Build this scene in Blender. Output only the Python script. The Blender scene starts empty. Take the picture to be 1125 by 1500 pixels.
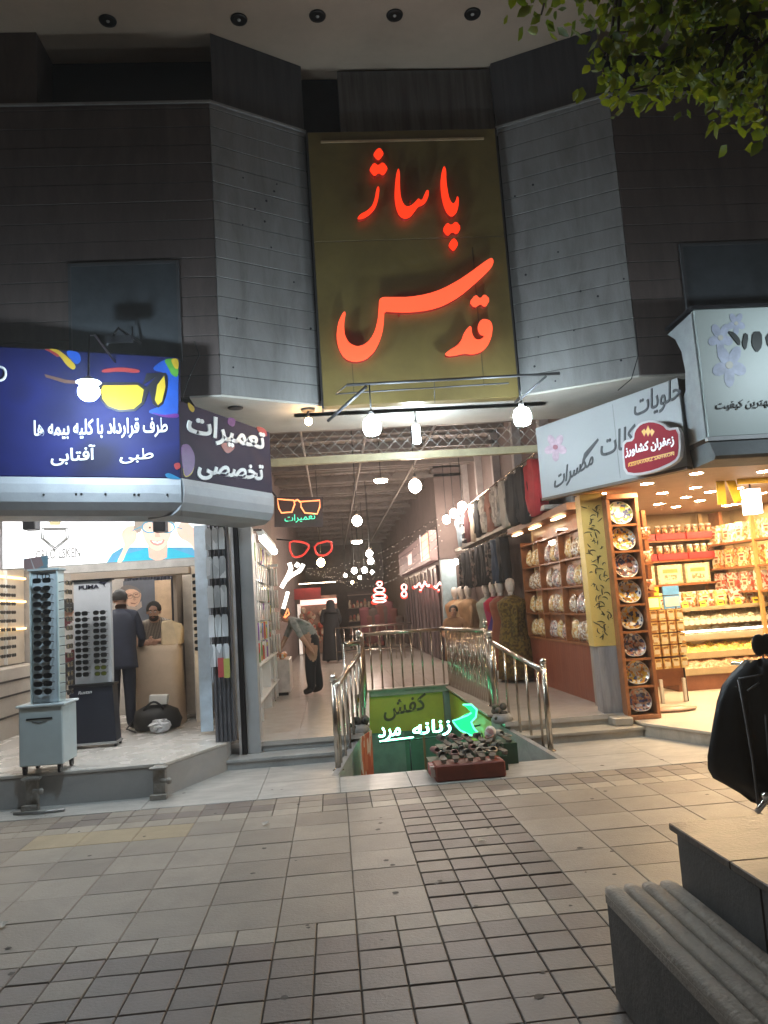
import bpy, bmesh, math, random
from math import sin, cos, tan, pi, radians, sqrt, atan2
from mathutils import Vector, Matrix
rnd = random.Random(7)
S = bpy.context.scene
COL = S.collection
V = Vector
# ------------------------------------------------------------------ camera
FPX, CX, CY, EYE = 1127.0, 562.5, 750.0, 1.6
_p, _y, _r = radians(7.0), radians(4.3), radians(3.85)
FWD = V((sin(_y)*cos(_p), cos(_y)*cos(_p), sin(_p)))
_r0 = V((cos(_y), -sin(_y), 0)); _u0 = _r0.cross(FWD)
RGT = _r0*cos(_r) - _u0*sin(_r)
UPV = _u0*cos(_r) + _r0*sin(_r)
cd = bpy.data.cameras.new('camera'); cam = bpy.data.objects.new('camera', cd); COL.objects.link(cam)
cd.sensor_fit = 'VERTICAL'; cd.sensor_height = 36; cd.sensor_width = 27; cd.lens = 36*FPX/1500
cd.clip_start = .05; cd.clip_end = 300
M3 = Matrix((RGT, UPV, -FWD)).transposed()
cam.matrix_world = Matrix.Translation((0, 0, EYE)) @ M3.to_4x4()
S.camera = cam
# ------------------------------------------------------------------ world: night sky
W = bpy.data.worlds.new('World'); S.world = W; W.use_nodes = True
wn = W.node_tree.nodes; wl = W.node_tree.links
bg = wn['Background']; sky = wn.new('ShaderNodeTexSky'); sky.sky_type = 'NISHITA'; sky.sun_disc = False
sky.sun_elevation = radians(1.0); sky.sun_rotation = radians(200); sky.air_density = 1.5; sky.dust_density = 3
SKY_STRENGTH = .020
mixw = wn.new('ShaderNodeMix'); mixw.data_type = 'RGBA'; mixw.inputs[0].default_value = .9
mixw.inputs[7].default_value = (1.8, 1.45, 1.15, 1)
wl.new(sky.outputs[0], mixw.inputs[6]); wl.new(mixw.outputs[2], bg.inputs[0]); bg.inputs[1].default_value = SKY_STRENGTH
S.view_settings.view_transform = 'Standard'; S.view_settings.look = 'None'
S.view_settings.exposure = 0.0; S.view_settings.gamma = 1
S.render.engine = 'CYCLES'
S.cycles.use_denoising = True; S.cycles.max_bounces = 6; S.cycles.diffuse_bounces = 3; S.cycles.glossy_bounces = 3
S.cycles.transmission_bounces = 4; S.cycles.caustics_reflective = False; S.cycles.caustics_refractive = False
S.cycles.sample_clamp_indirect = 4.0; S.cycles.blur_glossy = .6
# lamp strengths (emission of the glowing meshes)
E_LED, E_FLOOD, E_SPOT, E_PASS = 220, 680, 560, 165

# ------------------------------------------------------------------ photo rays on real planes
def ray(u, v): return (RGT*(u-CX) + UPV*(CY-v) + FWD*FPX)/FPX
def onp(u, v, p0, n):
    d = ray(u, v); o = V((0, 0, EYE)); n = V(n)
    return o + d*((V(p0)-o).dot(n)/d.dot(n))
def onY(u, v, y): return onp(u, v, (0, y, 0), (0, 1, 0))
def onX(u, v, x): return onp(u, v, (x, 0, 0), (1, 0, 0))
def onZ(u, v, z): return onp(u, v, (0, 0, z), (0, 0, 1))

# ------------------------------------------------------------------ materials
MATS = {}
def mat(name, col, rough=.6, metal=0., emit=0., ecol=None, var=.18, scale=6., bump=0., bscale=40., spec=.5, alpha=1., trans=0., coat=0., backface=False):
    if name in MATS: return MATS[name]
    m = bpy.data.materials.new(name); m.use_nodes = True; MATS[name] = m
    nt = m.node_tree; b = nt.nodes['Principled BSDF']
    b.inputs['Roughness'].default_value = rough; b.inputs['Metallic'].default_value = metal
    b.inputs['Specular IOR Level'].default_value = spec
    b.inputs['Transmission Weight'].default_value = trans; b.inputs['Alpha'].default_value = alpha
    b.inputs['Coat Weight'].default_value = coat
    c = (*col, 1)
    tc = nt.nodes.new('ShaderNodeTexCoord')
    if var:
        n = nt.nodes.new('ShaderNodeTexNoise'); n.inputs['Scale'].default_value = scale; n.inputs['Detail'].default_value = 6
        n.inputs['Roughness'].default_value = .65
        r = nt.nodes.new('ShaderNodeValToRGB'); r.color_ramp.elements[0].position = .3; r.color_ramp.elements[1].position = .7
        r.color_ramp.elements[0].color = tuple(max(0, x*(1-var)) for x in col)+(1,)
        r.color_ramp.elements[1].color = tuple(min(1, x*(1+var)) for x in col)+(1,)
        nt.links.new(tc.outputs['Object'], n.inputs['Vector']); nt.links.new(n.outputs['Fac'], r.inputs['Fac'])
        nt.links.new(r.outputs['Color'], b.inputs['Base Color'])
    else: b.inputs['Base Color'].default_value = c
    if bump:
        n2 = nt.nodes.new('ShaderNodeTexNoise'); n2.inputs['Scale'].default_value = bscale; n2.inputs['Detail'].default_value = 5
        bp = nt.nodes.new('ShaderNodeBump'); bp.inputs['Strength'].default_value = bump; bp.inputs['Distance'].default_value = .01
        nt.links.new(tc.outputs['Object'], n2.inputs['Vector']); nt.links.new(n2.outputs['Fac'], bp.inputs['Height'])
        nt.links.new(bp.outputs['Normal'], b.inputs['Normal'])
    if emit:
        b.inputs['Emission Color'].default_value = (*(ecol or col), 1); b.inputs['Emission Strength'].default_value = emit
    return m
def patterned(name, cols, scale=18., rough=.4, kind='VORONOI', coat=0., metal=0., stretch=(1, 1, 1), perobj=True):
    """mottled multi-colour surface (packets, painted plates, printed cloth)"""
    if name in MATS: return MATS[name]
    m = bpy.data.materials.new(name); m.use_nodes = True; MATS[name] = m
    nt = m.node_tree; b = nt.nodes['Principled BSDF']; b.inputs['Roughness'].default_value = rough
    b.inputs['Coat Weight'].default_value = coat; b.inputs['Metallic'].default_value = metal
    if rough > .55: b.inputs['Specular IOR Level'].default_value = .2
    tc = nt.nodes.new('ShaderNodeTexCoord'); mp = nt.nodes.new('ShaderNodeMapping'); mp.inputs['Scale'].default_value = stretch
    nt.links.new(tc.outputs['Object'], mp.inputs['Vector'])
    t = nt.nodes.new('ShaderNodeTexVoronoi' if kind == 'VORONOI' else 'ShaderNodeTexNoise'); t.inputs['Scale'].default_value = scale
    src = mp.outputs['Vector']
    if perobj:
        oi = nt.nodes.new('ShaderNodeObjectInfo'); ad = nt.nodes.new('ShaderNodeVectorMath'); ad.operation = 'ADD'
        sc = nt.nodes.new('ShaderNodeVectorMath'); sc.operation = 'SCALE'; sc.inputs['Scale'].default_value = 1.0
        cb = nt.nodes.new('ShaderNodeCombineXYZ')
        ml = nt.nodes.new('ShaderNodeMath'); ml.operation = 'MULTIPLY'; ml.inputs[1].default_value = 37.
        nt.links.new(oi.outputs['Random'], ml.inputs[0]); nt.links.new(ml.outputs[0], cb.inputs[0]); nt.links.new(ml.outputs[0], cb.inputs[2])
        nt.links.new(mp.outputs['Vector'], ad.inputs[0]); nt.links.new(cb.outputs[0], ad.inputs[1]); src = ad.outputs[0]
    nt.links.new(src, t.inputs['Vector'])
    r = nt.nodes.new('ShaderNodeValToRGB'); r.color_ramp.interpolation = 'CONSTANT' if kind == 'VORONOI' else 'LINEAR'
    els = r.color_ramp.elements
    while len(els) < len(cols): els.new(.5)
    for i, c in enumerate(cols):
        els[i].position = (.25+.5*i/(len(cols)-1)) if kind != 'VORONOI' else i/len(cols)
        els[i].color = (*c, 1)
    if kind == 'VORONOI':
        sp = nt.nodes.new('ShaderNodeSeparateColor'); nt.links.new(t.outputs['Color'], sp.inputs[0]); nt.links.new(sp.outputs[0], r.inputs['Fac'])
    else: nt.links.new(t.outputs['Fac'], r.inputs['Fac'])
    nt.links.new(r.outputs['Color'], b.inputs['Base Color'])
    return m
def glow(name, col, strength): return mat(name, tuple(min(1, c) for c in col), .4, emit=strength, ecol=col, var=0)
def stained(name, col, dark, rough=.55, scale=(.5, .5, 3.), bump=.1, amt=.55, metal=0., spec=.5):
    """weathered stone or metal: long streaks and blotches"""
    if name in MATS: return MATS[name]
    m = bpy.data.materials.new(name); m.use_nodes = True; MATS[name] = m
    nt = m.node_tree; b = nt.nodes['Principled BSDF']; b.inputs['Roughness'].default_value = rough; b.inputs['Metallic'].default_value = metal
    b.inputs['Specular IOR Level'].default_value = spec
    tc = nt.nodes.new('ShaderNodeTexCoord'); mp = nt.nodes.new('ShaderNodeMapping'); mp.inputs['Scale'].default_value = scale
    nt.links.new(tc.outputs['Object'], mp.inputs['Vector'])
    n = nt.nodes.new('ShaderNodeTexNoise'); n.inputs['Scale'].default_value = 2.2; n.inputs['Detail'].default_value = 9; n.inputs['Roughness'].default_value = .7; n.inputs['Distortion'].default_value = .6
    nt.links.new(mp.outputs['Vector'], n.inputs['Vector'])
    r = nt.nodes.new('ShaderNodeValToRGB'); r.color_ramp.elements[0].position = .5-.2*amt-.08; r.color_ramp.elements[1].position = .62
    r.color_ramp.elements[0].color = (*dark, 1); r.color_ramp.elements[1].color = (*col, 1)
    nt.links.new(n.outputs['Fac'], r.inputs['Fac']); nt.links.new(r.outputs['Color'], b.inputs['Base Color'])
    n3 = nt.nodes.new('ShaderNodeTexNoise'); n3.inputs['Scale'].default_value = 5; n3.inputs['Detail'].default_value = 6
    nt.links.new(tc.outputs['Object'], n3.inputs['Vector'])
    mr = nt.nodes.new('ShaderNodeMapRange'); mr.inputs[3].default_value = max(.05, rough-.06); mr.inputs[4].default_value = min(1, rough+.08)
    nt.links.new(n3.outputs['Fac'], mr.inputs[0]); nt.links.new(mr.outputs[0], b.inputs['Roughness'])
    if bump:
        n2 = nt.nodes.new('ShaderNodeTexNoise'); n2.inputs['Scale'].default_value = 60; n2.inputs['Detail'].default_value = 5
        nt.links.new(tc.outputs['Object'], n2.inputs['Vector'])
        bp = nt.nodes.new('ShaderNodeBump'); bp.inputs['Strength'].default_value = bump; bp.inputs['Distance'].default_value = .01
        nt.links.new(n2.outputs['Fac'], bp.inputs['Height']); nt.links.new(bp.outputs['Normal'], b.inputs['Normal'])
    return m

# ------------------------------------------------------------------ mesh helpers
class MB:
    def __init__(s): s.v, s.f, s.m, s.s = [], [], [], []
    def add(s, vs, fs, mi=0, smooth=False):
        o = len(s.v); s.v += [V(v) for v in vs]
        for f in fs: s.f.append([i+o for i in f]); s.m.append(mi); s.s.append(smooth)
        return s
    def box(s, x0, y0, z0, x1, y1, z1, mi=0):
        vs = [(x, y, z) for z in (z0, z1) for y in (y0, y1) for x in (x0, x1)]
        return s.add(vs, [(0, 2, 3, 1), (4, 5, 7, 6), (0, 1, 5, 4), (2, 6, 7, 3), (0, 4, 6, 2), (1, 3, 7, 5)], mi)
    def obox(s, c, d, rz=0, rx=0, ry=0, mi=0):
        R = Matrix.Rotation(rz, 3, 'Z') @ Matrix.Rotation(ry, 3, 'Y') @ Matrix.Rotation(rx, 3, 'X'); c = V(c)
        vs = [c + R @ V((x*d[0]/2, y*d[1]/2, z*d[2]/2)) for z in (-1, 1) for y in (-1, 1) for x in (-1, 1)]
        return s.add(vs, [(0, 2, 3, 1), (4, 5, 7, 6), (0, 1, 5, 4), (2, 6, 7, 3), (0, 4, 6, 2), (1, 3, 7, 5)], mi)
    def prism(s, pts, off, mi=0, mside=None):
        pts = [V(p) for p in pts]; off = V(off); n = len(pts)
        nn = V((0, 0, 0))
        for i in range(n): nn += pts[i].cross(pts[(i+1) % n])
        if nn.dot(off) > 0: pts = pts[::-1]
        s.add(pts + [p+off for p in pts], [tuple(range(n)), tuple(range(2*n-1, n-1, -1))], mi)
        o = len(s.v)-2*n
        for i in range(n):
            j = (i+1) % n; s.f.append([o+i, o+n+i, o+n+j, o+j]); s.m.append(mi if mside is None else mside); s.s.append(False)
        return s
    def plan(s, pts, z0, z1, mi=0): return s.prism([(x, y, z0) for x, y in pts], (0, 0, z1-z0), mi)
    def tube(s, path, r, n=8, mi=0, caps=True, closed=False):
        path = [V(p) for p in path]; k = len(path); rr = r if isinstance(r, (list, tuple)) else [r]*k
        rings = []; up = None
        for i, p in enumerate(path):
            a = path[i-1] if (i or closed) else p; b = path[(i+1) % k] if (i < k-1 or closed) else p
            t = (b-a).normalized() if (b-a).length > 1e-9 else V((0, 0, 1))
            if up is None: up = t.orthogonal().normalized()
            up = (up - t*up.dot(t)); up = up.normalized() if up.length > 1e-6 else t.orthogonal().normalized()
            sd = t.cross(up)
            rings.append([p + (up*cos(2*pi*j/n)+sd*sin(2*pi*j/n))*rr[i] for j in range(n)])
        fs = []
        for i in range(k if closed else k-1):
            for j in range(n):
                a, b = i*n+j, i*n+(j+1) % n; i2 = (i+1) % k; fs.append((a, b, i2*n+(j+1) % n, i2*n+j))
        s.add([v for g in rings for v in g], fs, mi, True)
        if caps and not closed:
            o = len(s.v)-n*k
            s.f += [[o+j for j in range(n-1, -1, -1)], [o+(k-1)*n+j for j in range(n)]]; s.m += [mi, mi]; s.s += [False, False]
        return s
    def lathe(s, prof, c, n=16, mi=0, sx=1, sy=1, fold=None):
        c = V(c); vs = []; k = len(prof)
        for i, (r, z) in enumerate(prof):
            for j in range(n):
                a = 2*pi*j/n; q = r*(fold(a, z) if fold else 1)
                vs.append(c+V((q*cos(a)*sx, q*sin(a)*sy, z)))
        fs = [(i*n+j, i*n+(j+1) % n, (i+1)*n+(j+1) % n, (i+1)*n+j) for i in range(k-1) for j in range(n)]
        s.add(vs, fs, mi, True)
        o = len(s.v)-n*k
        s.f += [[o+j for j in range(n-1, -1, -1)], [o+(k-1)*n+j for j in range(n)]]; s.m += [mi, mi]; s.s += [False, False]
        return s
    def ball(s, c, r, n=12, k=8, mi=0, sc=(1, 1, 1)):
        c = V(c); vs = [c+V((0, 0, -r*sc[2]))]
        for i in range(1, k):
            t = pi*i/k
            for j in range(n):
                a = 2*pi*j/n; vs.append(c+V((r*sin(t)*cos(a)*sc[0], r*sin(t)*sin(a)*sc[1], -r*cos(t)*sc[2])))
        vs.append(c+V((0, 0, r*sc[2]))); fs = []
        for j in range(n): fs.append((0, 1+(j+1) % n, 1+j)); fs.append((len(vs)-1, 1+(k-2)*n+j, 1+(k-2)*n+(j+1) % n))
        for i in range(k-2):
            for j in range(n): a = 1+i*n+j; b = 1+i*n+(j+1) % n; fs.append((a, b, b+n, a+n))
        return s.add(vs, fs, mi, True)
    def disc(s, c, r, axis=(0, 0, 1), h=.01, n=20, mi=0):
        a = V(axis).normalized(); return s.tube([V(c), V(c)+a*h], r, n, mi)
    def build(s, name, mats, parent=None, bevel=0, seg=1):
        me = bpy.data.meshes.new(name)
        if not isinstance(mats, (list, tuple)): mats = [mats]
        if parent is not None: inv = full(parent).inverted(); vs = [inv @ v for v in s.v]
        else:
            xs = [v.x for v in s.v]; ys = [v.y for v in s.v]
            org = V(((min(xs)+max(xs))/2, (min(ys)+max(ys))/2, min(v.z for v in s.v))); vs = [v-org for v in s.v]
        me.from_pydata([tuple(v) for v in vs], [], s.f)
        for m in mats: me.materials.append(m)
        me.polygons.foreach_set('material_index', s.m); me.polygons.foreach_set('use_smooth', s.s)
        me.update()
        o = bpy.data.objects.new(name, me); COL.objects.link(o)
        if parent is not None: o.parent = parent
        else: o.location = org
        if bevel:
            b = o.modifiers.new('bevel', 'BEVEL'); b.width = bevel; b.segments = seg; b.limit_method = 'ANGLE'; b.angle_limit = radians(40)
        return o
def _each(s, name, mats, parent=None, **k):
    """one object per connected piece"""
    par = list(range(len(s.v)))
    def find(i):
        while par[i] != i: par[i] = par[par[i]]; i = par[i]
        return i
    for f in s.f:
        for i in f[1:]: par[find(i)] = find(f[0])
    groups = {}
    for fi, f in enumerate(s.f): groups.setdefault(find(f[0]), []).append(fi)
    out = []
    for fis in groups.values():
        m = MB(); ix = {}
        for fi in fis:
            for i in s.f[fi]:
                if i not in ix: ix[i] = len(m.v); m.v.append(s.v[i])
            m.f.append([ix[i] for i in s.f[fi]]); m.m.append(s.m[fi]); m.s.append(s.s[fi])
        out.append(m.build(name, mats, parent, **k))
    return out
MB.each = _each
def _turn(s, c, a):
    R_ = Matrix.Rotation(a, 3, 'Z'); c = V(c); s.v = [c+R_ @ (v-c) for v in s.v]; return s
MB.turn = _turn
def full(o):
    m = o.matrix_basis.copy(); p = o.parent
    while p is not None: m = p.matrix_basis @ m; p = p.parent
    return m
def tag(o, label, cat, group=None, kind=None):
    if label: o['label'] = label
    if cat: o['category'] = cat
    if group: o['group'] = group
    if kind: o['kind'] = kind
    return o
def thing(name, label, cat, loc=(0, 0, 0), group=None, rz=0):
    o = bpy.data.objects.new(name, None); COL.objects.link(o); o.location = loc; o.rotation_euler = (0, 0, rz)
    o.empty_display_size = .1
    return tag(o, label, cat, group)
def struct(o): o['kind'] = 'structure'; return o
def kids(o): return [c for c in bpy.data.objects if c.parent == o]
def clone(root, loc, rz=None, label=None, group=None, scale=None):
    r = root.copy(); COL.objects.link(r); r.location = loc
    if rz is not None: r.rotation_euler = (0, 0, rz)
    if scale: r.scale = scale
    if label: r['label'] = label
    if group: r['group'] = group
    for c in list(root.children):
        d = c.copy(); COL.objects.link(d); d.parent = r
        for g in list(c.children):
            e = g.copy(); COL.objects.link(e); e.parent = d
    return r
def pxpoly(pts, p0, n): return [onp(u, v, p0, n) for u, v in pts]
def crop(ox, oy, s): return lambda pts: [(ox+x/s, oy+y/s) for x, y in pts]

# ------------------------------------------------------------------ Persian lettering
_F = {'ا': 0xFE8D, 'آ': 0xFE81, 'ب': 0xFE8F, 'پ': 0xFB56, 'ت': 0xFE95, 'ج': 0xFE9D, 'ح': 0xFEA1, 'خ': 0xFEA5, 'د': 0xFEA9, 'ر': 0xFEAD,
      'ز': 0xFEAF, 'ژ': 0xFB8A, 'س': 0xFEB1, 'ش': 0xFEB5, 'ص': 0xFEB9, 'ط': 0xFEC1, 'ع': 0xFEC9, 'ف': 0xFED1, 'ق': 0xFED5, 'ک': 0xFB8E,
      'گ': 0xFB92, 'ل': 0xFEDD, 'م': 0xFEE1, 'ن': 0xFEE5, 'و': 0xFEED, 'ه': 0xFEE9, 'ی': 0xFBFC}
_N = 'اآدرزژو'
def shape(t):
    out = []
    for i, c in enumerate(t):
        if c not in _F: out.append(c); continue
        pj = i > 0 and t[i-1] in _F and t[i-1] not in _N
        nj = i < len(t)-1 and t[i+1] in _F and c not in _N
        out.append(chr(_F[c] + (3 if pj and nj else 1 if pj else 2 if nj else 0)))
    return ''.join(reversed(out))
def textmesh(mb, body, bl, br, tl, depth, mi=0, bold=0., arabic=True):
    """letters fitted to the parallelogram bl-br-tl, standing `depth` (vector) proud of it"""
    cu = bpy.data.curves.new('t', 'FONT'); cu.body = shape(body) if arabic else body; cu.resolution_u = 2; cu.offset = bold
    o = bpy.data.objects.new('t', cu); COL.objects.link(o); bpy.context.view_layer.update()
    cu.extrude = .5
    me = o.to_mesh(); vs = [v.co.copy() for v in me.vertices]; fs = [tuple(p.vertices) for p in me.polygons]
    o.to_mesh_clear(); bpy.data.objects.remove(o); bpy.data.curves.remove(cu)
    if not vs: return mb
    x0, x1 = min(v.x for v in vs), max(v.x for v in vs); y0, y1 = min(v.y for v in vs), max(v.y for v in vs)
    bl, br, tl, depth = V(bl), V(br), V(tl), V(depth)
    return mb.add([bl+(br-bl)*((v.x-x0)/(x1-x0))+(tl-bl)*((v.y-y0)/(y1-y0))+depth*(v.z+.5) for v in vs], fs, mi)
def textpx(mb, body, bl, br, tl, plane, depth, **k):
    p0, n = plane
    return textmesh(mb, body, onp(*bl, p0, n), onp(*br, p0, n), onp(*tl, p0, n), depth, **k)

# common materials
STEEL = mat('brushed_steel', (.50, .45, .39), .25, 1., var=.08, scale=30)
DARKM = mat('dark_metal', (.03, .03, .035), .45, .6, var=.2)
BLACK = mat('black_plastic', (.012, .012, .014), .35, var=.2)
WHITE = mat('white_plastic', (.78, .78, .76), .4, var=.05)
ALU = mat('grey_aluminium', (.42, .43, .44), .42, .3, var=.1, scale=3)
WOOD = mat('varnished_wood', (.30, .11, .04), .35, var=.35, scale=9, coat=.2)
CHROME = mat('chrome', (.8, .8, .8), .12, 1., var=0)
#@@SECTION setting
# ================================================================== GROUND
g = MB().box(-40, -20, -.06, 40, 7.05, -.012)
struct(g.build('ground', mat('grout', (.12, .10, .082), .95, var=.4, scale=20)))
tiles = MB()
tm = [stained('tile_shade_%d' % i, c, tuple(x*.80 for x in c), .46, (1.2, 1.2, 1.2), .25, .5) for i, c in enumerate(
      [(.275, .235, .195), (.31, .268, .223), (.195, .162, .143), (.35, .303, .253), (.215, .174, .154), (.41, .36, .30), (.42, .335, .215)])]
def tile(x0, y0, x1, y1, mi):
    g = .0018 if x1-x0 > .3 else .0030; h = rnd.uniform(-.0018, .0018); e = .004; t = [rnd.uniform(-.0012, .0012) for _ in range(4)]
    x0 += g; x1 -= g; y0 += g; y1 -= g
    tiles.add([(x0, y0, -.014), (x1, y0, -.014), (x1, y1, -.014), (x0, y1, -.014), (x0, y0, h-e+t[0]), (x1, y0, h-e+t[1]), (x1, y1, h-e+t[2]), (x0, y1, h-e+t[3]),
               (x0+e, y0+e, h+t[0]), (x1-e, y0+e, h+t[1]), (x1-e, y1-e, h+t[2]), (x0+e, y1-e, h+t[3])],
              [(8, 9, 10, 11), (4, 5, 9, 8), (5, 6, 10, 9), (6, 7, 11, 10), (7, 4, 8, 11), (0, 1, 5, 4), (1, 2, 6, 5), (2, 3, 7, 6), (3, 0, 4, 7)], mi)
bigY = [4.24, 4.63, 4.99, 5.35, 5.72, 6.09, 6.46]
smallX = [.03+.2025*i for i in range(-40, 40)]
y = 4.24
while y > .2:                                                # near field of small setts
    for i in range(len(smallX)-1):
        if -3.2 < smallX[i] < 3.4: tile(smallX[i], y-.19, smallX[i+1], y, rnd.choice([2, 2, 2, 4, 4, 4, 0]) if y < 4.2 else rnd.choice([3, 5, 1]))
    y -= .19
for i in range(-14, 14):                                     # slabs left of the band, slabs right of it
    for k in range(6):
        for (xa, step, lo, hi) in ((.435, .405, -14, 0), (1.25, .41, 0, 12)):
            if lo <= i < hi:
                tile(xa+step*i, bigY[k], xa+step*(i+1), bigY[k+1], 6 if (k == 5 and i in (-6, -5, -7)) else rnd.choice([0, 1, 1, 3, 0]))
for c in range(4):                                           # band of small setts towards the pit
    x0 = .435+c*.204; yy = 4.24
    for k in range(11): tile(x0, yy, x0+.204, min(yy+.187, 6.46), rnd.choice([2, 4, 4, 2, 0] if c < 3 else [2, 2, 4])); yy += .187+.015*0; yy = 4.24+(k+1)*(6.46-4.24)/11
    # tops tidy
for i in range(-28, 28):
    for (ya, yb, ch) in ((6.46, 6.65, [5, 3, 5, 3]), (6.65, 6.85, [0, 2, 1, 2]), (6.85, 7.045, [0, 1, 2, 0])):
        tile(.03+.2025*i, ya, .03+.2025*(i+1), yb, rnd.choice(ch))
struct(tiles.build('pavement', tm))
rg = random.Random(9); gum = MB()
for k in range(70):
    gx, gy, r_ = rg.uniform(-3, 3), rg.uniform(2.2, 7.6), rg.uniform(.008, .022); n_ = 9
    ring = [(gx+r_*(1+rg.uniform(-.3, .3))*cos(2*pi*i/n_), gy+r_*(1+rg.uniform(-.3, .3))*sin(2*pi*i/n_), .0022 if gy < 7.04 else .0072) for i in range(n_)]
    gum.add(ring, [tuple(range(n_))])
go_ = gum.build('gum_spots', mat('old_gum', (.10, .085, .075), .8, var=.3)); go_['kind'] = 'stuff'
for k, (gx, gy) in enumerate(((-1.9, 4.6), (.9, 5.3), (-.6, 6.2))):
    a_ = rg.uniform(0, 3); pp = MB(); pp.add([(gx+.04*cos(a_+i*pi/2)*rg.uniform(.7, 1.1), gy+.04*sin(a_+i*pi/2)*rg.uniform(.7, 1.1), .006+rg.uniform(0, .02)) for i in range(4)]+[(gx, gy, .012)], [(0, 1, 4), (1, 2, 4), (2, 3, 4), (3, 0, 4)])
    sc_o = pp.build('paper_scrap', mat('scrap_paper', (.5, .47, .42), .7)); tag(sc_o, ['torn scrap of pale paper on the left paving slabs', 'torn scrap of pale paper by the band of small setts', 'torn scrap of pale paper near the marble apron'][k], 'paper scrap'); so_m = sc_o.modifiers.new('thick', 'SOLIDIFY'); so_m.thickness = .001
# marble apron in slabs, pit cut-out left open
MARB = stained('apron_marble', (.50, .48, .45), (.30, .29, .275), .34, (1.2, 3.5, 1), .12, .6)
MARBW = stained('warm_marble', (.50, .46, .40), (.33, .29, .24), .38, (1, 3, 1), .12, .6)
ap = MB()
xs = [-6.2, -5, -3.8, -2.6, -1.75, -.75, -.02, .62, 1.42, 2.18, 3.0, 3.9, 4.9, 6.2]
for i in range(len(xs)-1):
    for (ya, yb) in ((7.05, 7.69), (7.693, 8.46)):
        if yb > 8 and -.1 < (xs[i]+xs[i+1])/2 < 2.15: continue
        ap.box(xs[i]+.002, ya, -.3, xs[i+1]-.002, yb, .004+rnd.uniform(-.001, .001))
struct(ap.build('marble_apron', MARB, bevel=.003))
# steps and passage floor, left and right of the pit
st = MB()
st.plan([(-1.35, 8.46), (-.0, 8.46), (.2, 9.1), (-1.35, 9.1)], -.3, .075); st.plan([(-1.35, 8.44), (.0, 8.44), (.01, 8.48), (-1.35, 8.48)], .077, .11)
st.plan([(-1.35, 8.482), (.01, 8.482), (.2, 9.1), (-1.35, 9.1)], .076, .109)
st.plan([(-1.2, 8.80), (.1, 8.80), (.12, 8.9), (-1.2, 8.9)], .11, .19)
o = struct(st.build('entrance_steps', stained('step_marble', (.44, .44, .43), (.27, .27, .27), .4, (1, 2, 1), .15, .6), bevel=.004))
st = MB()
st.plan([(2.02, 8.46), (3.32, 8.46), (3.32, 9.1), (1.9, 9.1)], -.3, .075); st.plan([(2.02, 8.44), (3.34, 8.44), (3.34, 8.48), (2.01, 8.48)], .077, .11)
st.plan([(2.01, 8.482), (3.34, 8.482), (3.34, 9.1), (1.9, 9.1)], .076, .109)
st.plan([(1.92, 8.80), (3.3, 8.80), (3.3, 8.9), (1.92, 8.9)], .11, .19)
struct(st.build('entrance_steps', MARBW, bevel=.004))
fl = MB()
FT = [(-1.2, 8.78, .27, 12.78), (1.86, 8.78, 3.4, 12.78), (-1.2, 12.782, 3.4, 38.2)]
for a in FT:
    nx, ny = max(1, round((a[2]-a[0])/.6)), max(1, round((a[3]-a[1])/.6))
    for i in range(nx):
        for j in range(ny):
            q = lambda t, lo, hi, n: lo+(hi-lo)*t/n
            fl.box(q(i, a[0], a[2], nx)+.0012, q(j, a[1], a[3], ny)+.0012, .17, q(i+1, a[0], a[2], nx)-.0012, q(j+1, a[1], a[3], ny)-.0012, .22)
    fl.box(a[0], a[1]+.2, .1, a[2], a[3]-.003, .215, 1)
struct(fl.build('passage_floor', [stained('floor_marble', (.52, .48, .44), (.47, .43, .39), .22, (3, 3, 1), .02, .5), MATS['grout']]))

# ================================================================== BUILDING
B = thing('arcade_building', 'grey panelled building over the passage with angled walls beside the tall red lettered sign', 'building', (1.2, 8.6, 0))
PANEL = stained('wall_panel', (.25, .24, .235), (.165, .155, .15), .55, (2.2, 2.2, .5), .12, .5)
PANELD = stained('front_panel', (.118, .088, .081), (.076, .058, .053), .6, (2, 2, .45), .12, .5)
DARKGAP = mat('joint_backing', (.05, .048, .047), .9)  # dark backing that shows in the joints between boards
H = .207
def planks(pts, z0, z1, name, mt, nsplit=0):
    """boards laid on a wall of plan a->b, outward normal n"""
    a, b, n = V((*pts[0], 0)), V((*pts[1], 0)), V((*pts[2], 0)).normalized(); m = MB()
    L = (b-a).length; d = (b-a)/L; z = z0; k = 0
    while z < z1-.02:
        zt = min(z+H-.008, z1); out = rnd.uniform(.0, .006)
        ext = .0
        p = [a+n*out, b+n*out, b-n*.05, a-n*.05]
        m.prism([q+V((0, 0, z)) for q in p], (0, 0, zt-z)); z += H; k += 1
    m.prism([q+V((0, 0, z0+.003)) for q in (a-n*.006+d*.01, b-n*.006-d*.01, b-n*.10-d*.01, a-n*.10+d*.01)], (0, 0, z1-z0-.006), 1)
    return m.build(name, [mt, DARKGAP], B, bevel=.003)
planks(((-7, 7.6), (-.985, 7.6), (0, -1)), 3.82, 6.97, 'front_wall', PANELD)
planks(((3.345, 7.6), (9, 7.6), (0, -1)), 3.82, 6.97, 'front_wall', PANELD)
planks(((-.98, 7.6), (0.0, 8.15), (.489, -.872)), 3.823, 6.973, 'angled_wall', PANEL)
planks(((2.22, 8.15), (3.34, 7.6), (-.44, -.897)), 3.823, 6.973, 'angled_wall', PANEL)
rf = random.Random(21)
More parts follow.
